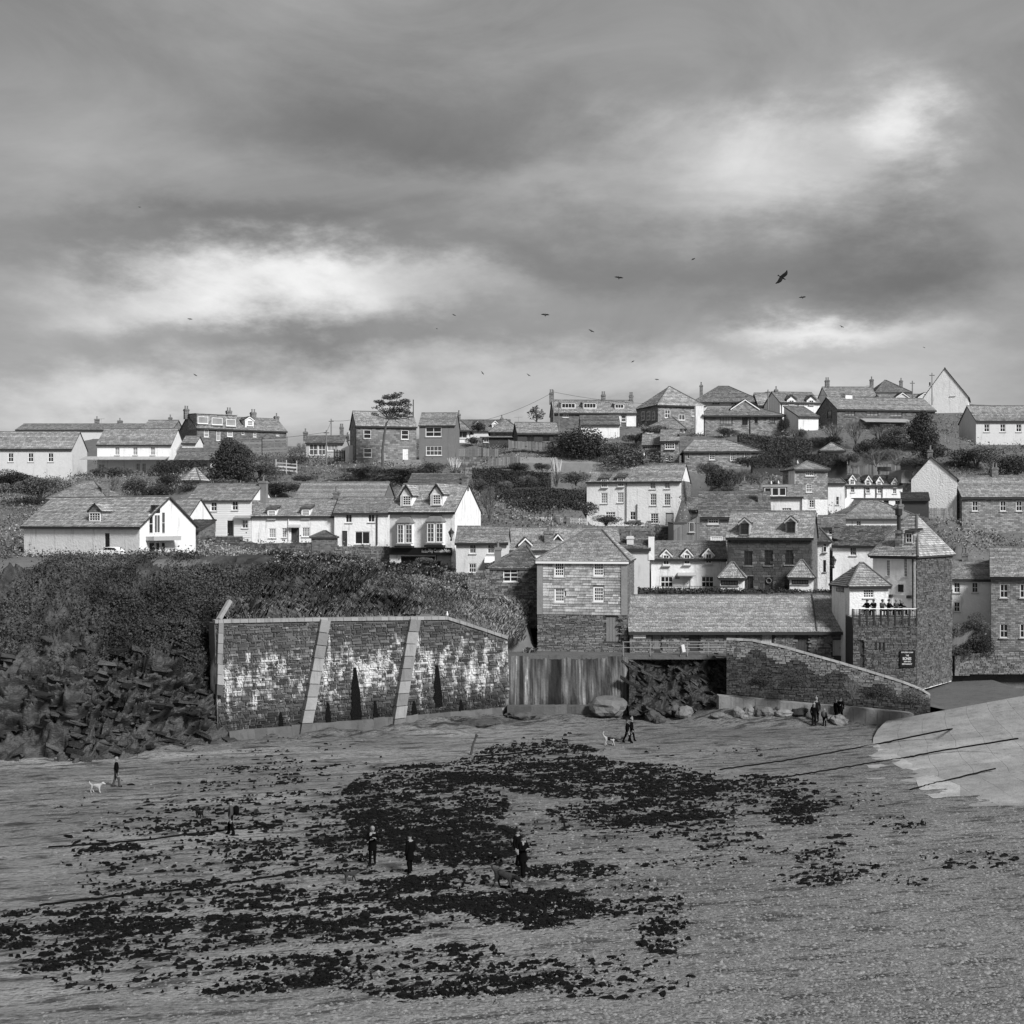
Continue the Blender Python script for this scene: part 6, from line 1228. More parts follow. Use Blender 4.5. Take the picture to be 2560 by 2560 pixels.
# growth clinging to the cliff
fl = CQ.reshape(-1, 3); vz = fl[:, 2]; pr = np.clip((vz-4.0)/6, 0, 1)*np.clip((vnoise(fl[:, 0]*.45, fl[:, 2]*.55, 2)-.42+fl[:, 2]*.02)*5, 0, 1); pick = NR.rand(len(fl)) < pr*.6; B_ = fl[pick]
C = (B_[:, None, :]+NR.normal(size=(len(B_), 8, 3))*np.array([.3, .25, .2])+np.array([0, -.12, .1])).reshape(-1, 3); tt = np.repeat((.8+.4*NR.rand(len(B_)))*(1+fbm(B_[:, 0]*.45, B_[:, 2]*.6, 6, 4)*2.6), 8)*(.85+.3*NR.rand(len(C)))
o = link('cliff_growth', leaf_mesh('cliff_growth', MATS['leaf_dk'], C, .13*(.6+.8*NR.rand(len(C))), np.clip(tt, .2, 2.8))); tag(o, 'dark scrub clinging to the upper cliff', 'undergrowth', kind='stuff')
# ------------------------------------------------------------------ seaweed and shingle on the beach
REG = [(420, 2060, 260, 110, .16), (560, 2180, 300, 80, .2), (800, 2290, 260, 60, .34), (1150, 2230, 240, 70, .32), (1350, 2080, 160, 60, .22), (1800, 2000, 200, 50, .3), (2080, 2000, 120, 40, .22), (1650, 2150, 200, 60, .12), (700, 1900, 240, 50, .16), (1060, 2010, 190, 90, 1.0), (900, 2080, 120, 60, .75), (1130, 2110, 160, 50, .8), (1350, 1905, 150, 50, .85), (1480, 1950, 230, 42, .95), (1250, 1930, 130, 40, .6), (1650, 1960, 150, 42, .9), (1500, 2030, 130, 24, .6), (1640, 2050, 160, 34, .8), (1760, 2090, 130, 28, .55),
       (1900, 1975, 130, 34, .75), (1990, 2030, 60, 34, .9), (1450, 1895, 60, 24, .5), (1690, 1990, 120, 24, .55), (2100, 2150, 100, 40, .42), (2120, 2110, 80, 24, .4), (2030, 2190, 110, 24, .35), (2230, 2065, 80, 20, .4), (1960, 2120, 70, 16, .4), (1830, 2115, 90, 14, .35),
       (300, 2310, 160, 45, .6), (560, 2270, 180, 30, .5), (700, 2330, 170, 34, .68), (420, 2210, 200, 40, .3), (480, 2090, 240, 70, .26), (760, 2180, 160, 60, .4), (1010, 2260, 200, 60, .62), (1300, 2270, 170, 46, .62), (1220, 2170, 140, 40, .5), (1420, 2180, 120, 24, .4), (1560, 2260, 140, 40, .32), (1660, 2330, 60, 50, .5), (700, 1960, 180, 60, .3), (330, 2150, 160, 40, .25),
       (640, 2030, 160, 40, .24), (1180, 2090, 110, 30, .6), (1120, 1950, 120, 28, .4), (900, 2330, 160, 30, .45), (120, 2340, 160, 60, .45), (500, 2420, 400, 60, .4), (1100, 2430, 300, 60, .4), (1500, 2440, 240, 50, .2), (2250, 2200, 60, 14, .3), (1780, 1880, 160, 24, .12), (1400, 1850, 160, 20, .10), (2420, 2150, 120, 20, .3)]
def weeds():
    V, Fs, T = [], [], []; n0 = 0
    ca, sa = math.cos(rad(15)), math.sin(rad(15)); cand = []
    for (cx, cy, rx, ry, den) in REG:
        cnt = int(rx*ry*den*.34)
        for k in range(cnt):
            a = R.random()*6.28; q = R.random()**.55*1.12; px, py = cx+rx*q*math.cos(a), cy+ry*q*math.sin(a)
            p = on_z(px, py)
            cand.append((p.x, p.y, den, a))
    cand = np.array(cand); A_, B2 = cand[:, 0]*ca+cand[:, 1]*sa, -cand[:, 0]*sa+cand[:, 1]*ca
    nz = .40*vnoise(A_*.28, B2*.9, 2.5)+.36*vnoise(A_*.7, B2*2.9, 6.5)+.24*vnoise(A_*1.8, B2*6.5, 9.5); zz = beach_z(cand[:, 0], cand[:, 1]); kp = (nz > .675-.18*cand[:, 2]+.11*NR.normal(size=len(cand))) & (cand[:, 1] < 99)
    for (x_, y_), zb_ in zip(cand[kp, :2], zz[kp]):
            p = Vector((x_, y_, 0))
            l = (.07+.30*R.random()**3); w = l*(.30+.35*R.random()); h = .03+.09*R.random(); th = rad(15)+R.gauss(0, .45); z = zb_; m = 7; ring = []; mid = []
            for j in range(m):
                an = 6.283*j/m; rr = .55+.65*R.random(); ex, ey = math.cos(an)*l*rr, math.sin(an)*w*rr; ring.append((p.x+ex*math.cos(th)-ey*math.sin(th), p.y+ex*math.sin(th)+ey*math.cos(th), z-.03)); g = .45+.3*R.random(); mid.append((p.x+(ring[-1][0]-p.x)*g, p.y+(ring[-1][1]-p.y)*g, z+h*(.6+.6*R.random())))
            V += ring+mid+[(p.x, p.y, z+h*.9)]
            for j in range(m):
                i = (j+1) % m; Fs += [(n0+j, n0+i, n0+m+i, n0+m+j), (n0+m+j, n0+m+i, n0+2*m, n0+2*m)]; tt = .5+1.0*R.random(); T += [tt, tt]
            n0 += 2*m+1
    kc = cand[kp]; n = 34000; ii = NR.randint(0, len(kc), n); X = kc[ii, 0]+NR.normal(size=n)*.42; Y = kc[ii, 1]+NR.normal(size=n)*.30; Zs = beach_z(X, Y)+.012; l = .06+.24*NR.rand(n)**2; an = rad(15)+NR.normal(size=n)*.6; hw = .012+.022*NR.rand(n)
    d = np.stack([np.cos(an)*l, np.sin(an)*l, NR.rand(n)*.05], -1); e = np.stack([-np.sin(an)*hw, np.cos(an)*hw, NR.rand(n)*.02], -1); b = np.stack([X, Y, Zs], -1); bd = e*(NR.normal(size=n)*1.6)[:, None]
    o = link('weed_strands', np_mesh('weed_strands', np.stack([b-d, b-e+bd, b+d, b+e+bd], 1).reshape(-1, 3), np.arange(4*n).reshape(n, 4), MATS['weed'], 1+7*NR.rand(n)**2)); tag(o, 'loose strands of weed around the stranded seaweed', 'seaweed', kind='stuff')
    F2 = [f if f[2] != f[3] else f[:3] for f in Fs]; me = bpy.data.meshes.new('seaweed'); me.from_pydata(V, [], F2); at = me.attributes.new('tone', 'FLOAT', 'FACE'); at.data.foreach_set('value', T); me.materials.append(MATS['weed']); me.update()
    o = link('seaweed', me); tag(o, 'black stranded seaweed in streaks over the shingle', 'seaweed', kind='stuff'); print('seaweed faces', len(F2))
weeds()
def shingle(n):
    px = 100+2460*NR.rand(n); py = 1850+720*NR.rand(n)**.8; keep = NR.rand(n) < np.clip((px-200)/1900, .12, 1)*np.clip((py-1830)/300, .25, 1); px, py = px[keep], py[keep]
    Y = F*CH/(py-HY); X = (px-CX)/F*Y; Z = beach_z(X, Y); m = len(X); s = .03+.05*NR.rand(m)**3; D = np.array([(1, 0, 0), (0, 1, 0), (-1, 0, 0), (0, -1, 0), (.1, .1, .75)])
    V = (np.stack([X, Y, Z], -1)[:, None, :]+D[None]*s[:, None, None]*(.6+.8*NR.rand(m, 5, 1))*np.array([1.35, .9, 1])).reshape(-1, 3); b = np.arange(m)[:, None]*5
    Fq = np.concatenate([b+np.array([[k, (k+1) % 4, 4]]) for k in range(4)]); t = np.tile(.5+1.0*NR.rand(m), 4)
    o = link('shingle', np_mesh('shingle', V, Fq, MATS['pebble'], t)); tag(o, 'loose grey pebbles over the beach', 'shingle', kind='stuff')
shingle(60000)
# ================================================================== SMALL THINGS
def boulder(px, pyb, w, h, label, tone=1.0, tilt=0.0, name='boulder'):
    p = on_beach(px, pyb); s = p.y/F; W, Hh = w*s, h*s; bm = bmesh.new(); bmesh.ops.create_icosphere(bm, subdivisions=3, radius=1); sd_ = R.random()*50
    co = np.array([v.co[:] for v in bm.verts]); q = co*1.2+sd_; d = 1+fbm(q[:, 0], q[:, 1], q[:, 2], 3)*1.1; ct = np.round((co*2.2+sd_*.1), 0)/2.2-sd_*.1/2.2; co = (co*.62+ct*.30)*d[:, None]
    rt = Matrix.Rotation(tilt, 3, 'Y')
    for v, c in zip(bm.verts, co): v.co = rt @ Vector((c[0]*W*.56, c[1]*W*.45, c[2]*Hh*.62))
    me = bpy.data.meshes.new(name); bm.to_mesh(me); bm.free(); at = me.attributes.new('tone', 'FLOAT', 'FACE'); at.data.foreach_set('value', [tone]*len(me.polygons)); me.materials.append(MATS['boulder'])
    o = link(name, me); o.location = (p.x, p.y+W*.3, Hh*.42+bz(p.x, p.y)); o.rotation_euler = (0, 0, R.uniform(-.3, .3)); tag(o, label, 'boulder'); return o
for a in [(1680, 1798, 52, 40, 'long slanting boulder under the dark rock face', .45, -.7), (1712, 1795, 42, 28, 'rounded boulder right of the slanting one', .9), (1630, 1803, 40, 26, 'dark jagged rock left of the slanting boulder', .35), (1650, 1808, 30, 18, 'small dark rock in front of the jagged one', .35),
          (1800, 1800, 42, 14, 'flat low rock on the sand left of the boulder pile', .8), (1848, 1795, 32, 26, 'angular grey boulder at the left of the pile', 1.0), (1876, 1782, 30, 24, 'pale boulder against the low wall', 1.1), (1900, 1792, 42, 26, 'dark broad boulder in the middle of the pile', .5), (1920, 1794, 34, 24, 'rounded boulder in front of the dark broad one', .8),
          (1944, 1780, 24, 20, 'small dark boulder against the low wall', .45), (1962, 1792, 46, 18, 'pale flat boulder right of the pile', 1.2), (2000, 1790, 50, 22, 'black weed covered boulder beside the walkers', .15), (1985, 1778, 46, 10, 'flat slab behind the black boulder', .8), (1860, 1800, 20, 12, 'little stone at the foot of the pile', 1.1),
          (2102, 1815, 44, 24, 'big pale boulder at the feet of the two men', 1.3), (2080, 1806, 30, 14, 'grey rock beside the big pale boulder', .9), (2170, 1796, 34, 10, 'low rock at the end of the low wall', 1.0)]: boulder(*a)
boulder(1520, 1795, 95, 50, 'large sloping slab of rock at the foot of the quay wall', .75); boulder(1300, 1800, 70, 22, 'low dark rock at the foot of the sea wall end', .4); boulder(1200, 1818, 90, 16, 'flat dark rock ledge below the sea wall', .35)
# post leaning on the beach, mooring chains
p = on_z(1176, 1888); m = MB(); m.tube([(0, 0, -.2), (.18, .1, .7), (.42, .15, 1.32)], .09, 7, taper=.07); m.tube([(.38, .15, 1.25), (.46, .15, 1.36)], .11, 7)
o = m.build('mooring_post', MATS['timber_dk']); o.location = (p.x, p.y, bz(p.x, p.y)); tag(o, 'weedy mooring post leaning on the middle of the beach', 'post')
def chain(pts, r, label):
    m = MB(); W = []
    for (a, b) in zip(pts[:-1], pts[1:]):
        n = 14
        for k in range(n):
            f = k/n; q = on_beach(a[0]+(b[0]-a[0])*f, a[1]+(b[1]-a[1])*f); z = q.z
            if q.x > 24.5 and 70 < q.y < 97: z = float(slip_z(q.x, q.y)); q = on_z(a[0]+(b[0]-a[0])*f, a[1]+(b[1]-a[1])*f, z)
            W.append((q.x, q.y+R.gauss(0, .05), z+.04))
    m.tube(W, r, 5); o = m.build('mooring_chain', MATS['weed']); tag(o, label, 'chain')
chain([(1800, 1925), (1950, 1905), (2080, 1882), (2190, 1862), (2343, 1830), (2560, 1790)], .06, 'upper mooring chain running up onto the slipway'); chain([(1950, 1946), (2050, 1930), (2180, 1908), (2260, 1896), (2343, 1880), (2560, 1845)], .055, 'lower mooring chain running up onto the slipway'); chain([(2275, 1975), (2343, 1958), (2500, 1920)], .05, 'short mooring chain at the lowest slab')
chain([(120, 2120), (330, 2105), (520, 2082), (720, 2060)], .05, 'mooring chain behind the walker with the backpack'); chain([(100, 2265), (300, 2240), (500, 2222), (700, 2190), (800, 2165)], .06, 'long mooring chain across the lower left sand'); chain([(1185, 1893), (1260, 1888), (1335, 1880)], .07, 'chain trailing from the mooring post')
# ------------------------------------------------------------------ fences and railings
def fence(pts, Y, hpx, label, kind='board', m='timber', name='fence', w=.16, gap=.03, cat='fence'):
    """pts [(px, ybase)]"""
    p0 = PX(pts[0][0], pts[0][1], Y); root = empty(name, p0); tag(root, label, cat); s = Y/F; hh = hpx*s; me = {}
    def bm_(k):
        if k not in me: b = MB(); b.box(0, 1, -.012, .012, 0, 1, .7+.15*k); me[k] = b.mesh('board', MATS[m])
        return me[k]
    P = [PX(x, y, Y)-p0 for x, y in pts]
    for a, b in zip(P[:-1], P[1:]):
        d = b-a; L = math.hypot(d.x, d.y); an = math.atan2(d.y, d.x)
        if kind in ('board', 'picket'):
            st = w+gap; n = max(1, int(L/st))
            for k in range(n):
                f = k/n; o = link('board', bm_(R.randrange(5)), root); o.location = (a.x+d.x*f, a.y+d.y*f, a.z+d.z*f-.1); o.rotation_euler = (0, R.gauss(0, .012), an); o.scale = (w, 1.3, hh*(.95+.1*R.random())+.1)
            for z in (.25, .75):
                r = MB(); r.tube([a+Vector((0, .05, hh*z)), b+Vector((0, .05, hh*z))], .04, 4); r.build('rail', MATS[m], root)
        if kind == 'slat':
            n = max(2, int(hh/(w+gap)))
            for k in range(n):
                z = hh*k/n; o = link('slat', bm_(R.randrange(5)), root); o.location = (a.x, a.y, a.z+z); o.rotation_euler = (0, -math.atan2(d.z, L), an); o.scale = (L, 1.5, w)
        for q in ([a, b] if kind != 'slat' else [a, (a+b)/2, b]):
            r = MB(); r.box(q.x-.05, q.x+.05, q.y-.02, q.y+.09, q.z-.4, q.z+hh+.12); r.build('post', MATS[m], root)
    return root
fence([(592, 1132), (655, 1131), (718, 1129)], 192, 36, 'wide dark slatted fence below the stone terrace', 'slat', 'timber', w=.24, gap=.16)
fence([(690, 1176), (742, 1180)], 170, 26, 'weathered open slat fence on the left bank', 'slat', 'straw', w=.2, gap=.2)
fence([(1145, 1139), (1205, 1138), (1245, 1140)], 176, 17, 'pale board fence right of the rendered house', 'board', 'timber'); fence([(1272, 1118), (1330, 1122), (1384, 1124)], 178, 17, 'pale board fence in front of the timber chalet', 'board', 'timber'); fence([(1222, 1164), (1300, 1158)], 172, 18, 'pale board fence at the corner of the garden lawn', 'board', 'timber')
fence([(2058, 1188), (2110, 1190), (2180, 1188), (2250, 1186)], 169, 26, 'long close boarded fence above the dormered terrace', 'board', 'timber', w=.2, gap=.02)
fence([(2060, 1192), (2145, 1188)], 167, 18, 'lower open garden fence left of the boarded fence', 'picket', 'timber', w=.08, gap=.14)
fence([(1286, 1306), (1370, 1306), (1468, 1310)], 139, 14, 'white picket fence left of the large white house', 'picket', 'cream', w=.07, gap=.1)
fence([(1600, 1322), (1622, 1322)], 149, 16, 'small white picket gate at the large white house', 'picket', 'cream', w=.07, gap=.07, name='gate', cat='gate')
fence([(2322, 1292), (2380, 1292)], 139, 22, 'short board fence below the rough white gable', 'board', 'timber')
fence([(835, 1150), (862, 1152)], 178, 26, 'brown board gate beside the stone house', 'board', 'timber_dk', name='gate', cat='gate')
for (px, yb, h, w, lab) in ((1286, 1303, 14, 8, 'left stone pillar of the picket fence'), (1313, 1303, 18, 11, 'second stone pillar of the picket fence'), (1395, 1304, 16, 9, 'third stone pillar of the picket fence'), (1421, 1305, 17, 10, 'right stone pillar of the picket fence'), (1597, 1322, 22, 9, 'dark stone pillar left of the white gate'), (1624, 1322, 20, 9, 'dark stone pillar right of the white gate')):
    p = PX(px, yb, 138.6 if px < 1500 else 148.6); s = p.y/F; m = MB(); m.box(-w*s/2, w*s/2, 0, w*s, -.5, h*s-.1); m.box(-w*s/2-.05, w*s/2+.05, -.05, w*s+.05, h*s-.1, h*s); o = m.build('gate_pillar', MATS['stone_block'], None); o.location = p; tag(o, lab, 'pillar')
# pub terrace railing
RL = empty('terrace_railing', TW.root.location, TW.yaw); tag(RL, 'black iron railing along the pub terrace', 'railing'); zt_ = TW.ze+.03; a = TW.rect(2132, 1522, 2291, 1545); zr_ = a[3]
m = MB(); m.tube([(0, .05, zr_), (TW.W, .05, zr_)], .05, 6); m.build('top_rail', MATS['paint'], RL); m = MB(); m.tube([(0, .05, zt_+.1), (TW.W, .05, zt_+.1)], .03, 5); m.build('bottom_rail', MATS['metal_dk'], RL)
_bl = MB(); _bl.tube([(0, 0, 0), (0, 0, 1)], .018, 4); _bm = _bl.mesh('baluster', MATS['metal_dk']); _bp = MB(); _bp.box(-.06, .06, -.06, .06, -.9, 1); _bpm = _bp.mesh('post', MATS['metal_dk'])
n = int(TW.W/.14)
for k in range(n+1):
    o = link('baluster', _bm, RL); o.location = (TW.W*k/n, .05, zt_); o.scale = (1, 1, zr_-zt_)
for k in range(10): o = link('post', _bpm, RL); o.location = (TW.W*k/9, -.02, zt_); o.scale = (1, 1, (zr_-zt_))
# quay railing (pipes)
QR = empty('quay_railing', (0, 0, 0)); tag(QR, 'thin pipe railing along the quay before the fish cellar', 'railing')
for y in (1605, 1619): m = MB(); m.tube([PX(1556, y, 104.3), PX(1822, y, 104.3)], .035, 5); m.build('rail', MATS['metal'], QR)
for y in (1612, 1630): m = MB(); m.tube([PX(1706, y, 104.3), PX(1822, y, 104.3)], .03, 5); m.build('rail', MATS['metal'], QR)
for x in (1558, 1626, 1701, 1718, 1770, 1820): m = MB(); m.tube([PX(x, 1604, 104.3), PX(x, 1640, 104.3)], .04, 5); m.build('post', MATS['metal'], QR)
p = PX(1710, 1630, 104.1); o = MB(); o.box(-.14, .14, -.04, .04, 0, .62); o = o.build('sandwich_board', MATS['cream']); o.location = p; o.rotation_euler = (.0, -.2, .3); tag(o, 'small white board leaning on the quay railing', 'board')
RL2 = empty('cottage_railing', (0, 0, 0)); tag(RL2, 'thin dark railing before the three dormer cottage', 'railing')
m = MB(); m.tube([PX(1640, 1465, 115.2), PX(1790, 1466, 115.2)], .02, 4); m.build('top_rail', MATS['metal_dk'], RL2)
for k in range(40): x = 1640+150*k/39; o = link('baluster', _bm, RL2); o.location = PX(x, 1478, 115.2); o.scale = (1, 1, 13*115.2/F)
# ------------------------------------------------------------------ garden walls
def gwall(pts, Y, th, label, m='rubble', hr=(.1, .2), lr=(.2, .6), tv=.5, back='mortar', foot=.6, name='garden_wall'):
    """pts [(px, ytop, ybottom)] straight in plan"""
    root = empty(name, (0, 0, 0)); tag(root, label, 'wall'); a, b = PX(pts[0][0], 0, Y), PX(pts[-1][0], 0, Y); fr = Frame((a.x, Y, 0), (1, 0, 0), (0, -1, 0)); L = b.x-a.x
    us = [(p[0]-pts[0][0])*Y/F for p in pts]; tz = [PX(p[0], p[1], Y).z for p in pts]; bz_ = [PX(p[0], p[2], Y).z-foot for p in pts]
    mb = MB()
    for k in range(len(us)-1): mb.hexa([fr.p(us[k], bz_[k]), fr.p(us[k+1], bz_[k+1]), fr.p(us[k+1], bz_[k+1], -th), fr.p(us[k], bz_[k], -th), fr.p(us[k], tz[k]), fr.p(us[k+1], tz[k+1]), fr.p(us[k+1], tz[k+1], -th), fr.p(us[k], tz[k], -th)])
    c = mb.build('wall_core', MATS[back], root)
    if m:
        mb = MB()
        for p, ar, t in courses(lambda u, z, d: fr.p(u, z, d), lambda u, z: np.interp(u, us, bz_) < z < np.interp(u, us, tz), 0, L, min(bz_), max(tz), hr[0], hr[1], lr[0], lr[1], -.01, .09, tv=tv): stone_mb(mb, p, t)
        mb.build('stonework', MATS[m], c, kind='stuff')
gwall([(478, 1344, 1392), (520, 1341, 1392), (604, 1341, 1390), (605, 1352, 1390), (640, 1358, 1392)], 127, .5, 'dark stone garden wall below the weatherboarded house', 'ramp_stone')
gwall([(612, 1360, 1396), (700, 1358, 1398), (778, 1356, 1398)], 126, .5, 'ivy covered stone wall below the dark door cottage', 'ramp_stone'); gwall([(836, 1366, 1400), (974, 1366, 1404)], 126, .4, 'stone wall below the wide window cottage', 'rubble')
gwall([(1168, 1440, 1478), (1195, 1430, 1478), (1224, 1420, 1478)], 109.4, .4, 'broken stone wall left of the stone hut', 'rubble')
gwall([(1640, 1312, 1354), (1690, 1316, 1354)], 130, .5, 'dark stone wall below the large white house', 'ramp_stone'); gwall([(1150, 1142, 1172), (1206, 1142, 1172)], 168, .4, 'stone garden wall below the pale board fence', 'rubble', hr=(.18, .3), lr=(.3, .8)); gwall([(985, 1150, 1172), (1052, 1149, 1174)], 170, .4, 'low rendered terrace wall at the stone house door', None, back='concrete')
gwall([(1180, 1186, 1196), (1340, 1192, 1200)], 164, .3, 'low stone edging below the garden lawn', 'rubble'); gwall([(2070, 1180, 1196), (2160, 1186, 1196), (2240, 1188, 1200)], 166, .3, 'low stone terrace wall above the dormered white terrace', 'rubble')
gwall([(1594, 1486, 1500), (2090, 1482, 1500)], 110.25, .4, 'low dark wall on top of the fish cellar roof', 'ramp_stone')
gwall([(1250, 1590, 1645), (1268, 1588, 1645)], 104.6, 1.2, 'short stone end pier between sea wall and net loft', 'rubble')
gwall([(2386, 1640, 1672), (2460, 1632, 1668), (2640, 1625, 1668)], 112.0, .5, 'rubble wall along the lane right of the pub', 'rubble')
# lawn
mb = MB(); mb.prism([PX(1300, 1157, 171), PX(1505, 1158, 171), PX(1520, 1144, 176), PX(1296, 1143, 176)], (0, 0, -2.2)); L_ = mb.build('lawn', MATS['turf']); tag(L_, 'small pale lawn below the timber chalet', 'lawn', kind='structure')
# ------------------------------------------------------------------ poles, wires, aerials
def pole(px, yt, yb, Y, label, r=.11, arm=True):
    p = PX(px, yb, Y); h = (yb-yt)*Y/F; o = empty('utility_pole', p); tag(o, label, 'pole'); m = MB(); m.tube([(0, 0, -.8), (0, 0, h)], r, 8, taper=r*.75); m.build('shaft', MATS['timber'], o)
    if arm: m = MB(); m.box(-.4, .4, -.05, .05, h-.45, h-.35); m.build('crossarm', MATS['timber_dk'], o)
    return p+Vector((0, 0, h-.3))
pa = pole(816, 1075, 1160, 178, 'timber pole in front of the sunroom cottage'); pb = pole(828, 1047, 1092, 205, 'taller pole behind the sunroom cottage'); pc = pole(1397, 1000, 1110, 179, 'slim pole right of the timber chalet', .08, False); pd = pole(1384, 975, 1060, 197, 'pole at the left gable of the long dormer house', .07, False)
pe = pole(1920, 974, 1026, 200, 'pole between the dark gable and the white skyline house'); pf = pole(2281, 952, 1000, 212, 'pole on the right skyline beside the hipped roof'); pg = pole(2330, 932, 1000, 200, 'pole before the tall white gable at right', .09); ph = pole(1538, 1080, 1118, 178, 'short lamp pole below the white garden store', .05, False)
def wire(a, b, sag, label):
    m = MB(); n = 12; m.tube([Vector(a)*(1-k/n)+Vector(b)*(k/n)-Vector((0, 0, sag*4*(k/n)*(1-k/n))) for k in range(n+1)], .022, 4); o = m.build('overhead_wire', MATS['wire']); tag(o, label, 'wire')
wire(pa, PX(560, 1100, 180), .3, 'overhead wire from the left pole towards the stone terrace'); wire(pa, pb, .1, 'overhead wire between the two left poles'); wire(pb, PX(876, 1050, 190), .1, 'overhead wire from the tall pole to the stone house')
wire(PX(1200, 1053, 195), pd, .5, 'long overhead wire rising to the long dormer house'); wire(pd, PX(1650, 1010, 205), .4, 'overhead wire from the dormer house to the chapel'); wire(pe, PX(1800, 995, 200), .3, 'overhead wire from the right pole to the dark hipped roof'); wire(pe, PX(2100, 985, 210), .4, 'overhead wire from the right pole over the white house')
def aerial(px, py, Y, label):
    o = empty('tv_aerial', PX(px, py, Y)); tag(o, label, 'aerial'); m = MB(); m.tube([(0, 0, -1.5), (0, 0, .9)], .025, 5); m.build('mast', MATS['metal'], o); m = MB(); m.tube([(-.7, 0, .8), (.7, 0, .85)], .02, 4); m.build('boom', MATS['metal'], o)
    for k in range(6): m = MB(); x = -.6+.22*k; m.tube([(x, -.3, .8), (x, .3, .82)], .012, 3); m.build('element', MATS['metal'], o)
aerial(253, 1058, 240, 'tv aerial on the far left terrace roof'); aerial(1296, 1056, 200, 'tv aerial beside the broad plain hipped roof'); aerial(2175, 975, 226, 'tv aerial by the right stack of the skyline house')
# ------------------------------------------------------------------ street lamps on brackets
def lamp(px, yt, yb, Y, label):
    s = Y/F; h = (yb-yt)*s; p = PX(px, yb, Y); o = empty('street_lamp', p); tag(o, label, 'street lamp')
    m = MB(); m.lathe([(.05*h, .0), (.09*h, .05*h), (.05*h, .2*h), (.05*h, .26*h)], 8); m.build('bracket_base', MATS['metal_dk'], o); m = MB(); m.tube([(0, 0, .12*h), (.0, .5, .12*h), (0, 1.2, .2*h)], .04, 5); m.build('bracket', MATS['metal_dk'], o)
    m = MB(); m.lathe([(.07*h, .26*h), (.19*h, .62*h)], 4, tone=1); m.build('lantern_glass', MATS['glass_lt'], o); m = MB(); m.lathe([(.24*h, .62*h), (.23*h, .68*h), (.09*h, .82*h), (.07*h, .9*h), (.01*h, 1.0*h)], 8); m.build('lantern_cap', MATS['metal_dk'], o)
    for k in range(4): a = math.pi/2*k; m = MB(); m.tube([(.07*h*math.cos(a), .07*h*math.sin(a), .25*h), (.2*h*math.cos(a), .2*h*math.sin(a), .63*h)], .02, 4); m.build('lantern_frame', MATS['metal_dk'], o)
lamp(1128, 1319, 1352, 118, 'black street lantern on the corner of the gift shop'); lamp(2084, 1389, 1421, 116.5, 'black street lantern on the cottage behind the pub')
# ------------------------------------------------------------------ parked car behind the bank
def car(px, yb, Y, wpx, label):
    p = PX(px, yb, Y); L = wpx*Y/F; k = L/4.1; o = empty('parked_car', p, rad(-12)); tag(o, label, 'car'); prof = [(-2.05, .35), (-2.0, .75), (-1.55, .95), (-.9, 1.02), (-.35, 1.42), (.3, 1.5), (1.2, 1.44), (1.85, 1.0), (2.03, .85), (2.05, .4), (1.7, .28), (-1.7, .28)]
    m = MB(); n = len(prof); v = []
    for y, sx in ((-.84, 1.0), (.84, 1.0)):
        for x, z in prof: v.append((x*k, (y*(.82 if z > 1.1 else 1))*k, z*k))
    m.v = v; m.f = [tuple(range(n)), tuple(range(2*n-1, n-1, -1))]+[((i+1) % n, i, n+i, n+(i+1) % n) for i in range(n)]; m.t = [1.0]*len(m.f); m.build('body', MATS['paint'], o)
    for q in ([(-.78, 1.03), (-.35, 1.36), (-.05, 1.4), (-.05, 1.03)], [(.02, 1.03), (.02, 1.4), (.75, 1.38), (.75, 1.03)], [(.82, 1.03), (.82, 1.37), (1.2, 1.34), (1.6, 1.03)]):
        w = MB(); w.prism([(x*k, -.80*k, z*k) for x, z in q], (0, -.06*k, 0)); w.build('window', MATS['glass'], o)
    for x in (-1.3, 1.3):
        for y in (-.86, .7):
            w = MB(); w.prism([((x+.32*math.cos(a*math.pi/8))*k, y*k, (.32+.32*math.sin(a*math.pi/8))*k) for a in range(16)], (0, .18*k, 0)); wh = w.build('wheel', MATS['blackpaint'], o); w = MB(); w.prism([((x+.18*math.cos(a*math.pi/6))*k, (y-.012)*k, (.32+.18*math.sin(a*math.pi/6))*k) for a in range(12)], (0, .02*k, 0)); w.build('rim', MATS['metal'], wh)
    w = MB(); w.box(-2.07*k, -1.95*k, -.7*k, -.4*k, .6*k, .75*k); w.build('headlight', MATS['glass_lt'], o)
car(275, 1391, 110.6, 66, 'white car parked in front of the balcony cottage')
# arched shed, garden bits
p = PX(2268, 1200, 164); m = MB(); q = 40*164/F
m.prism([(q*.5*math.cos(math.pi*k/10), 0, q*.55*math.sin(math.pi*k/10)+.2) for k in range(11)]+[(-q*.5, 0, -.4), (q*.5, 0, -.4)], (0, 2.4, 0)); o = empty('garden_shed', p, .5); m.build('shell', MATS['concrete'], o); m = MB(); m.box(-.4, .4, -.03, 0, -.3, 1.1); m.build('door', MATS['timber'], o); tag(o, 'small arched garden shed at the end of the board fence', 'shed')
p = PX(2212, 1185, 166.5); m = MB(); m.box(-.9, .9, -.3, .3, .35, .5); o = empty('garden_bench', p); m.build('seat', MATS['timber_dk'], o); m = MB(); m.box(-.9, .9, .24, .3, .5, .95); m.build('backrest', MATS['timber_dk'], o)
for x in (-.8, .75):
    for y in (-.26, .2): m = MB(); m.box(x, x+.08, y, y+.08, -.2, .35); m.build('leg', MATS['timber_dk'], o)
tag(o, 'dark garden bench in front of the board fence', 'bench')
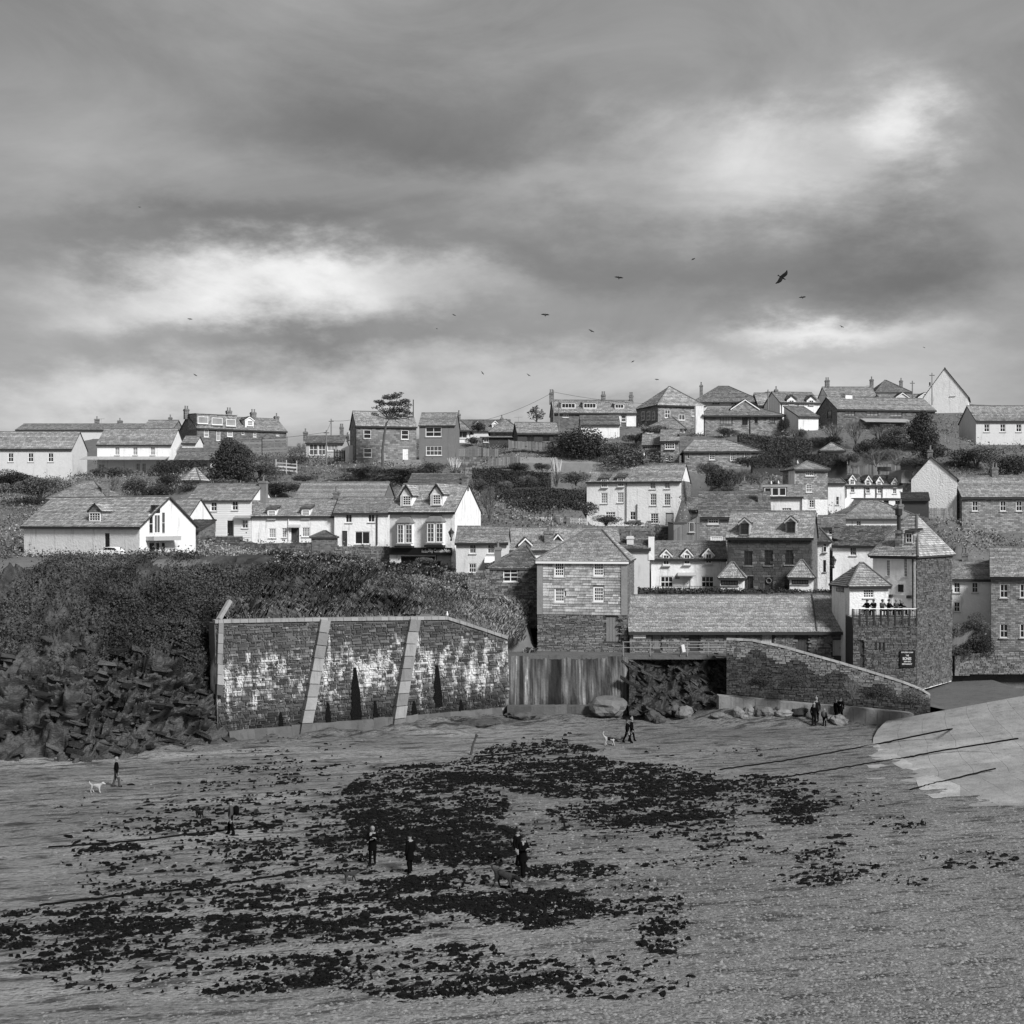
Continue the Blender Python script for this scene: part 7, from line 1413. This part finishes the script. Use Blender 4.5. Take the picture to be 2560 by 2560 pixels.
# ------------------------------------------------------------------ gulls
def gull(px, py, w, bank, yaw, flap, label):
    w *= 1.2; Y = 1.35*F/w; Y = min(Y, 420); o = empty('gull', PX(px, py, Y)); o.rotation_euler = (.95, bank, yaw*.4); k = w*Y/F/1.35; tag(o, label, 'gull')
    m = MB(); i = 0; pr = [(-.30, .012), (-.2, .05), (-.05, .075), (.1, .07), (.2, .045), (.26, .04), (.31, .03), (.36, .008)]; seg = 8
    for (y, r) in pr:
        for q in range(seg): a = 6.283*q/seg; m.v.append((r*math.cos(a)*k, -y*k, (r*math.sin(a)*.9)*k))
    for j in range(len(pr)-1):
        for q in range(seg): m.f.append((j*seg+q, j*seg+(q+1) % seg, (j+1)*seg+(q+1) % seg, (j+1)*seg+q)); m.t.append(1)
    m.build('body', MATS['fur_black'], o, smooth=True)
    for s in (-1, 1):
        w_ = MB(); pts = [(.04, -.12, .16, .03), (.22, -.20, .12, .03+.12*flap), (.36, -.22, .07, .03+.17*flap), (.52, -.14, .05, .03+.12*flap), (.68, .02, .09, .03+.02*flap)]
        for a, b in zip(pts[:-1], pts[1:]):
            t = .03; w_.hexa([(s*a[0]*k, a[1]*k, a[3]*k), (s*b[0]*k, b[1]*k, b[3]*k), (s*b[0]*k, b[2]*k, b[3]*k), (s*a[0]*k, a[2]*k, a[3]*k), (s*a[0]*k, a[1]*k, (a[3]+t)*k), (s*b[0]*k, b[1]*k, (b[3]+t)*k), (s*b[0]*k, b[2]*k, (b[3]+t)*k), (s*a[0]*k, a[2]*k, (a[3]+t)*k)])
        w_.build('wing', MATS['fur_black'], o)
    t_ = MB(); t_.prism([(-.03*k, .28*k, 0), (.03*k, .28*k, 0), (.07*k, .40*k, 0), (-.07*k, .40*k, 0)], (0, 0, .012*k)); t_.build('tail', MATS['fur_black'], o)
for g in [(1955, 694, 37, -.85, .35, .25, 'large banking gull with both long wings spread at upper right'), (1547, 695, 18, .1, .3, 1.0, 'gull gliding high left of the banking gull'), (2006, 744, 15, -.15, .5, 1.0, 'gull just below right of the banking gull'), (1733, 648, 10, -.5, 1.0, .5, 'highest small gull left of the banking gull'), (1363, 788, 17, .05, .2, 1.2, 'gull with arched wings over the middle of the sky'), (1478, 828, 13, .4, .6, 1.0, 'gull diving right of the arched wing gull'),
          (1135, 788, 9, .4, .5, 1.0, 'small gull left of the arched wing gull'), (1092, 822, 5, .2, .4, 1.0, 'tiny gull speck left of the small middle gull'), (1206, 933, 9, .9, .3, 1.2, 'low gull left of the pair over the middle roofs'), (1321, 938, 9, .5, .8, 1.2, 'low gull right of the pair over the middle roofs'), (475, 798, 10, .1, .3, .8, 'gull in front of the bright cloud at left'), (488, 938, 9, .5, .9, 1.0, 'low gull over the left terrace'),
          (349, 518, 6, .1, .3, .8, 'faint gull high at the far left'), (1582, 904, 8, -.5, .6, .8, 'small gull over the long dormer house'), (1642, 949, 9, .1, .3, .8, 'gull close above the chapel roof'), (2104, 817, 10, .4, .4, .9, 'gull before the bright cloud at right'), (2310, 869, 6, .3, .6, .9, 'tiny gull at the far right above the skyline')]: gull(*g)
for (px, py, Y, lab) in ((1994, 1160, 148, 'white gull perched beside the slate tower roof'), (1610, 1140, 159, 'gull perched on the large white house chimney'), (1928, 1212, 135, 'gull perched on the left of the glazed dormer'), (1946, 1211, 135, 'gull perched on the right of the glazed dormer'), (1118, 1541, 101.2, 'white gull standing on the sea wall coping')):
    o = empty('perched_gull', PX(px, py, Y), R.random()*3); tag(o, lab, 'gull'); m = MB(); m.lathe([(.02, 0), (.09, .08), (.10, .18), (.05, .30), (.055, .36), (.01, .42)], 8); m.build('body', MATS['paint'], o, smooth=True); m = MB(); m.prism([(.05, -.03, .1), (.05, .03, .1), (.32, .03, .06), (.32, -.03, .06)], (0, 0, .05)); m.build('wing', MATS['greypaint'], o); m = MB(); m.tube([(0, 0, -.1), (0, 0, .02)], .015, 4); m.build('leg', MATS['greypaint'], o)
# ================================================================== PEOPLE AND DOGS (skinned skeletons, one continuous body each)
SK = []
def skin_obj(name, V, E, Rr, root_i):
    me = bpy.data.meshes.new(name); me.from_pydata(V, E, []); o = bpy.data.objects.new(name, me); COL.objects.link(o); md = o.modifiers.new('skin', 'SKIN'); md.use_smooth_shade = True
    sv = me.skin_vertices[0].data if me.skin_vertices else None
    if sv is None:
        bm = bmesh.new(); bm.from_mesh(me); bm.verts.layers.skin.verify(); bm.to_mesh(me); bm.free(); sv = me.skin_vertices[0].data
    for k, r in enumerate(Rr): sv[k].radius = (r, r); sv[k].use_root = (k == root_i)
    o.modifiers.new('sub', 'SUBSURF').levels = 1; o.modifiers['sub'].render_levels = 1; return o
def person(px, pyf, h, face, label, Y=None, z=None, legs=(0, 0), lift=(0, 0), armL=None, armR=None, top='cloth_black', low='cloth_black', shoes='cloth_black', hair='hair_dark', hat=None, bag=None, sit=False, coat=False, bend=0.0, look=0.0, long_hair=False):
    """face: heading in radians (0 = towards the viewer); legs: forward swing of left and right foot in m"""
    k = h/1.75; V = []; E = []; Rr = []; T = []
    def a(p, r, t, par=None): V.append((p[0]*k, p[1]*k, p[2]*k)); Rr.append(r*k*(1.18 if t in ('top', 'low') else 1.0)); T.append(t)
    def add(p, r, t, par=None):
        a(p, r, t); i = len(V)-1
        if par is not None: E.append((par, i))
        return i
    dz = -.45 if sit else 0
    pe = add((0, 0, .95+dz), .150, 'low' if not coat else 'top'); wa = add((0, -bend*.15, 1.12+dz), .140, 'top', pe); chs = add((0, -bend*.35, 1.34+dz), .165, 'top', wa); nk = add((0, -bend*.45-.01, 1.50+dz), .060, 'skin', chs)
    hb = add((0, -bend*.5-.02, 1.575+dz), .082, 'skin', nk); hm = add((look*.02, -bend*.52-.03, 1.66+dz), .096, 'skin', hb); ht = add((look*.02, -bend*.52-.015, 1.735+dz), .062, 'skin', hm)
    hd = Vector((look*.02, -bend*.52-.03, 1.66+dz)); add((hd.x, hd.y-.115, hd.z-.02), .014, 'skin', hm)
    for s in (-1, 1): add((hd.x+s*.098, hd.y+.015, hd.z-.005), .016, 'skin', hm)
    for s, arm in ((-1, armL), (1, armR)):
        sh = add((s*.185, -bend*.35, 1.43+dz), .075, 'top', chs); el, wr = arm if arm else ((s*.25, .03-bend*.3, 1.14), (s*.25, -.06-bend*.35, .90))
        e = add((el[0], el[1], el[2]+dz), .056, 'top', sh); w = add((wr[0], wr[1], wr[2]+dz), .040, 'top', e); d = (Vector(wr)-Vector(el)).normalized(); pm = Vector(wr)+d*.085; sd_ = d.cross(Vector((0, 1, 0)) if abs(d.y) < .8 else Vector((1, 0, 0))).normalized(); fw = d.cross(sd_)
        p = add((pm.x, pm.y, pm.z+dz), .036, 'skin', w)
        for j, (o_, l) in enumerate(((-.027, .065), (-.009, .075), (.009, .072), (.027, .058))):
            b = pm+fw*o_+d*.03; c = add((b.x+d.x*l*.5, b.y+d.y*l*.5, b.z+d.z*l*.5+dz), .009, 'skin', p); t_ = b+d*l+sd_*.018; add((t_.x, t_.y, t_.z+dz), .008, 'skin', c)
        th = Vector(wr)+d*.03; c = add((th.x+fw.x*.04, th.y+fw.y*.04, th.z+fw.z*.04+dz), .010, 'skin', w); add((th.x+fw.x*.055+d.x*.04, th.y+fw.y*.055+d.y*.04, th.z+fw.z*.055+d.z*.04+dz), .009, 'skin', c)
    for s, lg, lf in ((-1, legs[0], lift[0]), (1, legs[1], lift[1])):
        if sit:
            hp = add((s*.10, -.03, .93+dz), .098, 'low', pe); kn = add((s*.12, -.44, .50), .068, 'low', hp); an = add((s*.12, -.42, .09), .046, 'low', kn); toe = add((s*.13, -.60, .045), .040, 'shoe', an)
        else:
            hp = add((s*.095, 0, .90), .100, 'low', pe); kn = add((s*.105, -lg*.55-.03-lf*.4, .50+lf*.25), .070, 'low', hp); an = add((s*.11, -lg+.02+lf*.5, .10+lf), .050, 'low', kn); toe = add((s*.125, -lg-.15+lf*.5, .045+lf*.7), .042, 'shoe', an); add((s*.11, -lg+.07+lf*.5, .05+lf*1.2), .040, 'shoe', an)
    o = skin_obj('body', V, E, Rr, 0)
    if z is None: p = on_beach(px, pyf)
    else: p = PX(px, pyf, Y); p.z = z
    root = empty('person', p, face); tag(root, label, 'person'); SK.append((o, root, T, V, {'skin': 'skin', 'top': top, 'low': low, 'shoe': shoes}))
    hd *= k
    m = MB(); n = 10; R0 = .112*k
    for i in range(6):
        ph = (i/5)*1.75 if not hat else (i/5)*1.5
        for j in range(n): an = 6.283*j/n; m.v.append((hd.x+R0*math.sin(ph)*math.cos(an), hd.y+.012*k+R0*1.05*math.sin(ph)*math.sin(an)+(.02*k*ph if math.sin(an) > 0 else .03*k*max(0, ph-1)), hd.z+.02*k+R0*1.08*math.cos(ph)+(.02*k if hat else 0)))
    for i in range(5):
        for j in range(n): m.f.append((i*n+j, i*n+(j+1) % n, (i+1)*n+(j+1) % n, (i+1)*n+j)); m.t.append(1)
    m.build('hat' if hat else 'hair', MATS[hat or hair], root, smooth=True)
    if hat == 'cloth_light': m = MB(); m.lathe([(.02, -.04), (.05, 0), (.05, .04), (.02, .08)], 8, (hd.x, hd.y, hd.z+.17*k)); m.build('hat_pompom', MATS[hat], root)
    if long_hair: m = MB(); m.prism([(hd.x-.09*k, hd.y+.06*k, hd.z), (hd.x+.09*k, hd.y+.06*k, hd.z), (hd.x+.11*k, hd.y+.09*k, hd.z-.24*k), (hd.x-.11*k, hd.y+.09*k, hd.z-.24*k)], (0, .06*k, 0)); m.build('hair', MATS[hair], root)
    for s in (-1, 1): m = MB(); m.box(hd.x+s*.035*k-.012*k, hd.x+s*.035*k+.012*k, hd.y-.104*k, hd.y-.09*k, hd.z+.002*k, hd.z+.016*k); m.build('eye', MATS['hair_dark'], root)
    m = MB(); m.box(hd.x-.025*k, hd.x+.025*k, hd.y-.094*k, hd.y-.08*k, hd.z-.062*k, hd.z-.052*k); m.build('mouth', MATS['cloth_mid'], root)
    if coat:
        m = MB(); n = 14; rg = [(.165, .13, 1.10), (.19, .15, .95), (.205, .165, .78), (.21, .17, .66)]
        for (rx, ry, zz) in rg:
            for j in range(n): an = 6.283*j/n; m.v.append((rx*k*math.cos(an), ry*k*math.sin(an), zz*k))
        for i in range(3):
            for j in range(n): m.f.append((i*n+j, i*n+(j+1) % n, (i+1)*n+(j+1) % n, (i+1)*n+j)); m.t.append(1)
        m.build('coat_skirt', MATS[top], root, smooth=True)
    if bag: m = MB(); m.lathe([(.06, .0), (.15, .05), (.17, .2), (.15, .38), (.07, .46)], 10, (0, .25*k, 1.0*k)); m.build('backpack', MATS[bag], root, smooth=True)
    return root
ph_ = ((.27, -.10, 1.18), (.10, -.28, 1.28)); hold = ((-.26, -.06, 1.16), (-.10, -.27, 1.22))
person(291, 1968, 1.78, 1.9, 'white haired walker in dark jacket and pale trousers at far left', legs=(.18, -.18), low='cloth_mid', hair='hair_light')
person(577, 2088, 1.8, -1.4, 'walker in pale top carrying a black backpack at left', legs=(.12, -.14), top='cloth_mid', hat='cloth_black', bag='cloth_black')
person(931, 2161, 1.74, .2, 'dark dressed person photographing on the weed at lower centre', armL=hold, armR=ph_, hair='hair_light', legs=(.03, -.03), coat=True)
person(1025, 2186, 1.8, -2.2, 'dark coated person in bright white shoes at lower centre', shoes='cloth_light', hat='cloth_dark', coat=True, legs=(.05, -.05))
person(1307, 2192, 1.86, .9, 'tall dark figure standing by the shaggy dog on the beach', armL=hold, armR=ph_, coat=True, legs=(.08, -.06))
person(1293, 2168, 1.74, 1.0, 'partly hidden dark companion stepping behind the tall figure', legs=(.28, -.1), lift=(.05, 0))
person(1568, 1858, 1.72, 1.45, 'dog walker striding left with a lead on the upper beach', legs=(.30, -.30), armR=((-.1, -.22, 1.2), (-.25, -.5, 1.0)), low='cloth_black')
person(1579, 1854, 1.70, 1.45, 'companion with pale collar walking behind the dog walker', legs=(-.2, .22), hat='cloth_light')
person(2035, 1815, 1.72, 2.6, 'person in dark coat and pale bobble hat by the boulders', hat='cloth_light', low='cloth_dark', legs=(.05, -.05), armL=((-.27, .0, 1.15), (-.3, -.2, .98)))
person(2041, 1806, 1.86, 2.9, 'taller person in pale bobble hat half hidden by another', hat='cloth_light', hair='hair_light', top='cloth_dark')
person(2061, 1816, 1.28, 2.4, 'child in pale hood and backpack by the boulders', hat='cloth_light', bag='cloth_mid', legs=(.04, -.04))
person(2090, 1805, 1.72, 1.9, 'hooded man in black standing left of the pale boulder', hat='cloth_mid', legs=(.06, -.04), armL=((-.25, -.1, 1.2), (-.15, -.25, 1.25)))
person(2101, 1803, 1.76, 2.7, 'man in long black coat and grey hat behind the boulder', hat='cloth_mid', coat=True)
# drinkers on the pub terrace
ft = TW.root.matrix_basis
for k, (px, lab, hr, fc, tp) in enumerate(((2168, 'seated drinker at the left end of the pub terrace', 'hair_dark', -1.2, 'cloth_black'), (2184, 'dark haired drinker second from the left on the terrace', 'hair_dark', -.6, 'cloth_dark'), (2206, 'upright drinker in pale scarf on the terrace', 'hair_dark', .3, 'cloth_mid'), (2222, 'drinker in dark jacket at the middle of the terrace', 'hair_dark', .9, 'cloth_black'), (2240, 'pale haired drinker before the terrace door', 'hair_light', .6, 'cloth_mid'), (2252, 'drinker at the right end of the terrace table', 'hair_light', 1.3, 'cloth_dark'))):
    Yp = 103.4; zb = (ft @ Vector((0, 0, TW.ze+.12))).z; person(px, 1545, 1.72, fc, lab, Y=Yp, z=zb, sit=True, top=tp, hair=hr, armL=((-.25, -.2, 1.2), (-.1, -.42, 1.18)), armR=((.25, -.2, 1.2), (.1, -.42, 1.18)))
    o = empty('bench', (PX(px, 1545, Yp).x, Yp+.05, zb)); tag(o, 'dark wooden stool under '+('the leftmost', 'the second', 'the third', 'the fourth', 'the fifth', 'the rightmost')[k]+' terrace drinker', 'stool'); m = MB(); m.box(-.2, .2, -.2, .2, .34, .40); m.build('seat', MATS['timber_dk'], o)
    for x in (-.17, .13):
        for y in (-.17, .13): m = MB(); m.box(x, x+.04, y, y+.04, 0, .34); m.build('leg', MATS['timber_dk'], o)
def dog(px, pyf, L, face, label, body='fur_black', rear=None, head=None, headdown=0.0, tailup=.4):
    k = L/1.0; V = []; E = []; Rr = []; T = []
    def add(p, r, t, par=None):
        V.append((p[0]*k, p[1]*k, p[2]*k)); Rr.append(r*k); T.append(t); i = len(V)-1
        if par is not None: E.append((par, i))
        return i
    b0 = add((0, .32, .56), .115, 'rear'); b1 = add((0, .08, .55), .125, 'body', b0); b2 = add((0, -.18, .56), .150, 'body', b1); b3 = add((0, -.33, .62-headdown*.3), .11, 'body', b2); hd = add((0, -.50, .74-headdown), .095, 'head', b3); mz = add((0, -.63, .69-headdown), .055, 'head', hd); add((0, -.72, .67-headdown), .035, 'head', mz)
    for s in (-1, 1):
        add((s*.10, -.47, .82-headdown), .03, 'head', hd)
        a = add((s*.10, -.24, .42), .065, 'rear2', b2); c = add((s*.10, -.24+.04*s, .22), .042, 'rear2', a); d = add((s*.10, -.26+.08*s, .05), .036, 'rear2', c); add((s*.10, -.31+.08*s, .025), .034, 'rear2', d)
        a = add((s*.10, .28, .42), .085, 'rear', b0); c = add((s*.10, .36-.03*s, .23), .045, 'rear', a); d = add((s*.10, .32-.06*s, .05), .036, 'rear', c); add((s*.10, .26-.06*s, .025), .034, 'rear', d)
    t = add((0, .46, .62+tailup*.1), .045, 'rear', b0); t2 = add((0, .56, .68+tailup*.25), .05, 'rear', t); add((0, .55-.1*tailup, .74+tailup*.35), .03, 'rear', t2)
    o = skin_obj('body', V, E, Rr, 1); p = on_beach(px, pyf); root = empty('dog', p, face); tag(root, label, 'dog'); SK.append((o, root, T, V, {'body': body, 'rear': rear or body, 'rear2': rear or body, 'head': head or body}))
    m = MB(); m.box(-.02*k, .02*k, -.76*k, -.73*k, (.66-headdown)*k, (.70-headdown)*k); m.build('nose', MATS['hair_dark'], root); return root
dog(241, 1982, .78, 1.5, 'small white dog near the walker at far left', 'fur_white'); dog(498, 2046, .62, -2.2, 'small black dog running ahead of the backpack walker', 'fur_black', tailup=.8); dog(1525, 1864, .92, 1.5, 'black and white sheepdog on a lead on the upper beach', 'fur_black', 'fur_white', 'fur_black', .38, 1.0); dog(1262, 2222, 1.15, 1.1, 'large shaggy dog sniffing the weed at lower centre', 'fur_grey', 'fur_grey', 'fur_black', .3); dog(876, 2204, .66, 2.0, 'small curly grey dog in the weed at lower centre', 'fur_grey', 'fur_mid' if 'fur_mid' in MATS else 'fur_grey', headdown=.1)
m = MB(); a = on_z(1553, 1858)+Vector((0, 0, .96)); b = on_z(1538, 1862)+Vector((0, 0, .62)); m.tube([a, (a+b)/2-Vector((0, 0, .08)), b], .012, 4); tag(m.build('dog_lead', MATS['wire']), 'thin lead from the dog walker to the sheepdog', 'lead')
bpy.context.view_layer.update(); dg = bpy.context.evaluated_depsgraph_get(); done = []
for (o, root, T, V, mm) in SK:
    me = bpy.data.meshes.new_from_object(o.evaluated_get(dg)); names = list(dict.fromkeys(mm.values())); me.materials.clear()
    for q in names: me.materials.append(MATS[q])
    VV = np.array(V); C = np.array([p.center[:] for p in me.polygons]); ix = ((C[:, None]-VV[None])**2).sum(-1).argmin(1); me.polygons.foreach_set('material_index', [names.index(mm[T[i]]) for i in ix]); me.polygons.foreach_set('use_smooth', [True]*len(me.polygons)); at = me.attributes.new('tone', 'FLOAT', 'FACE'); at.data.foreach_set('value', [1.0]*len(me.polygons)); done.append((o, me, root))
for (o, me, root) in done:
    old = o.data; bpy.data.objects.remove(o); bpy.data.meshes.remove(old); link('body', me, root)
print('objects', len(bpy.data.objects))
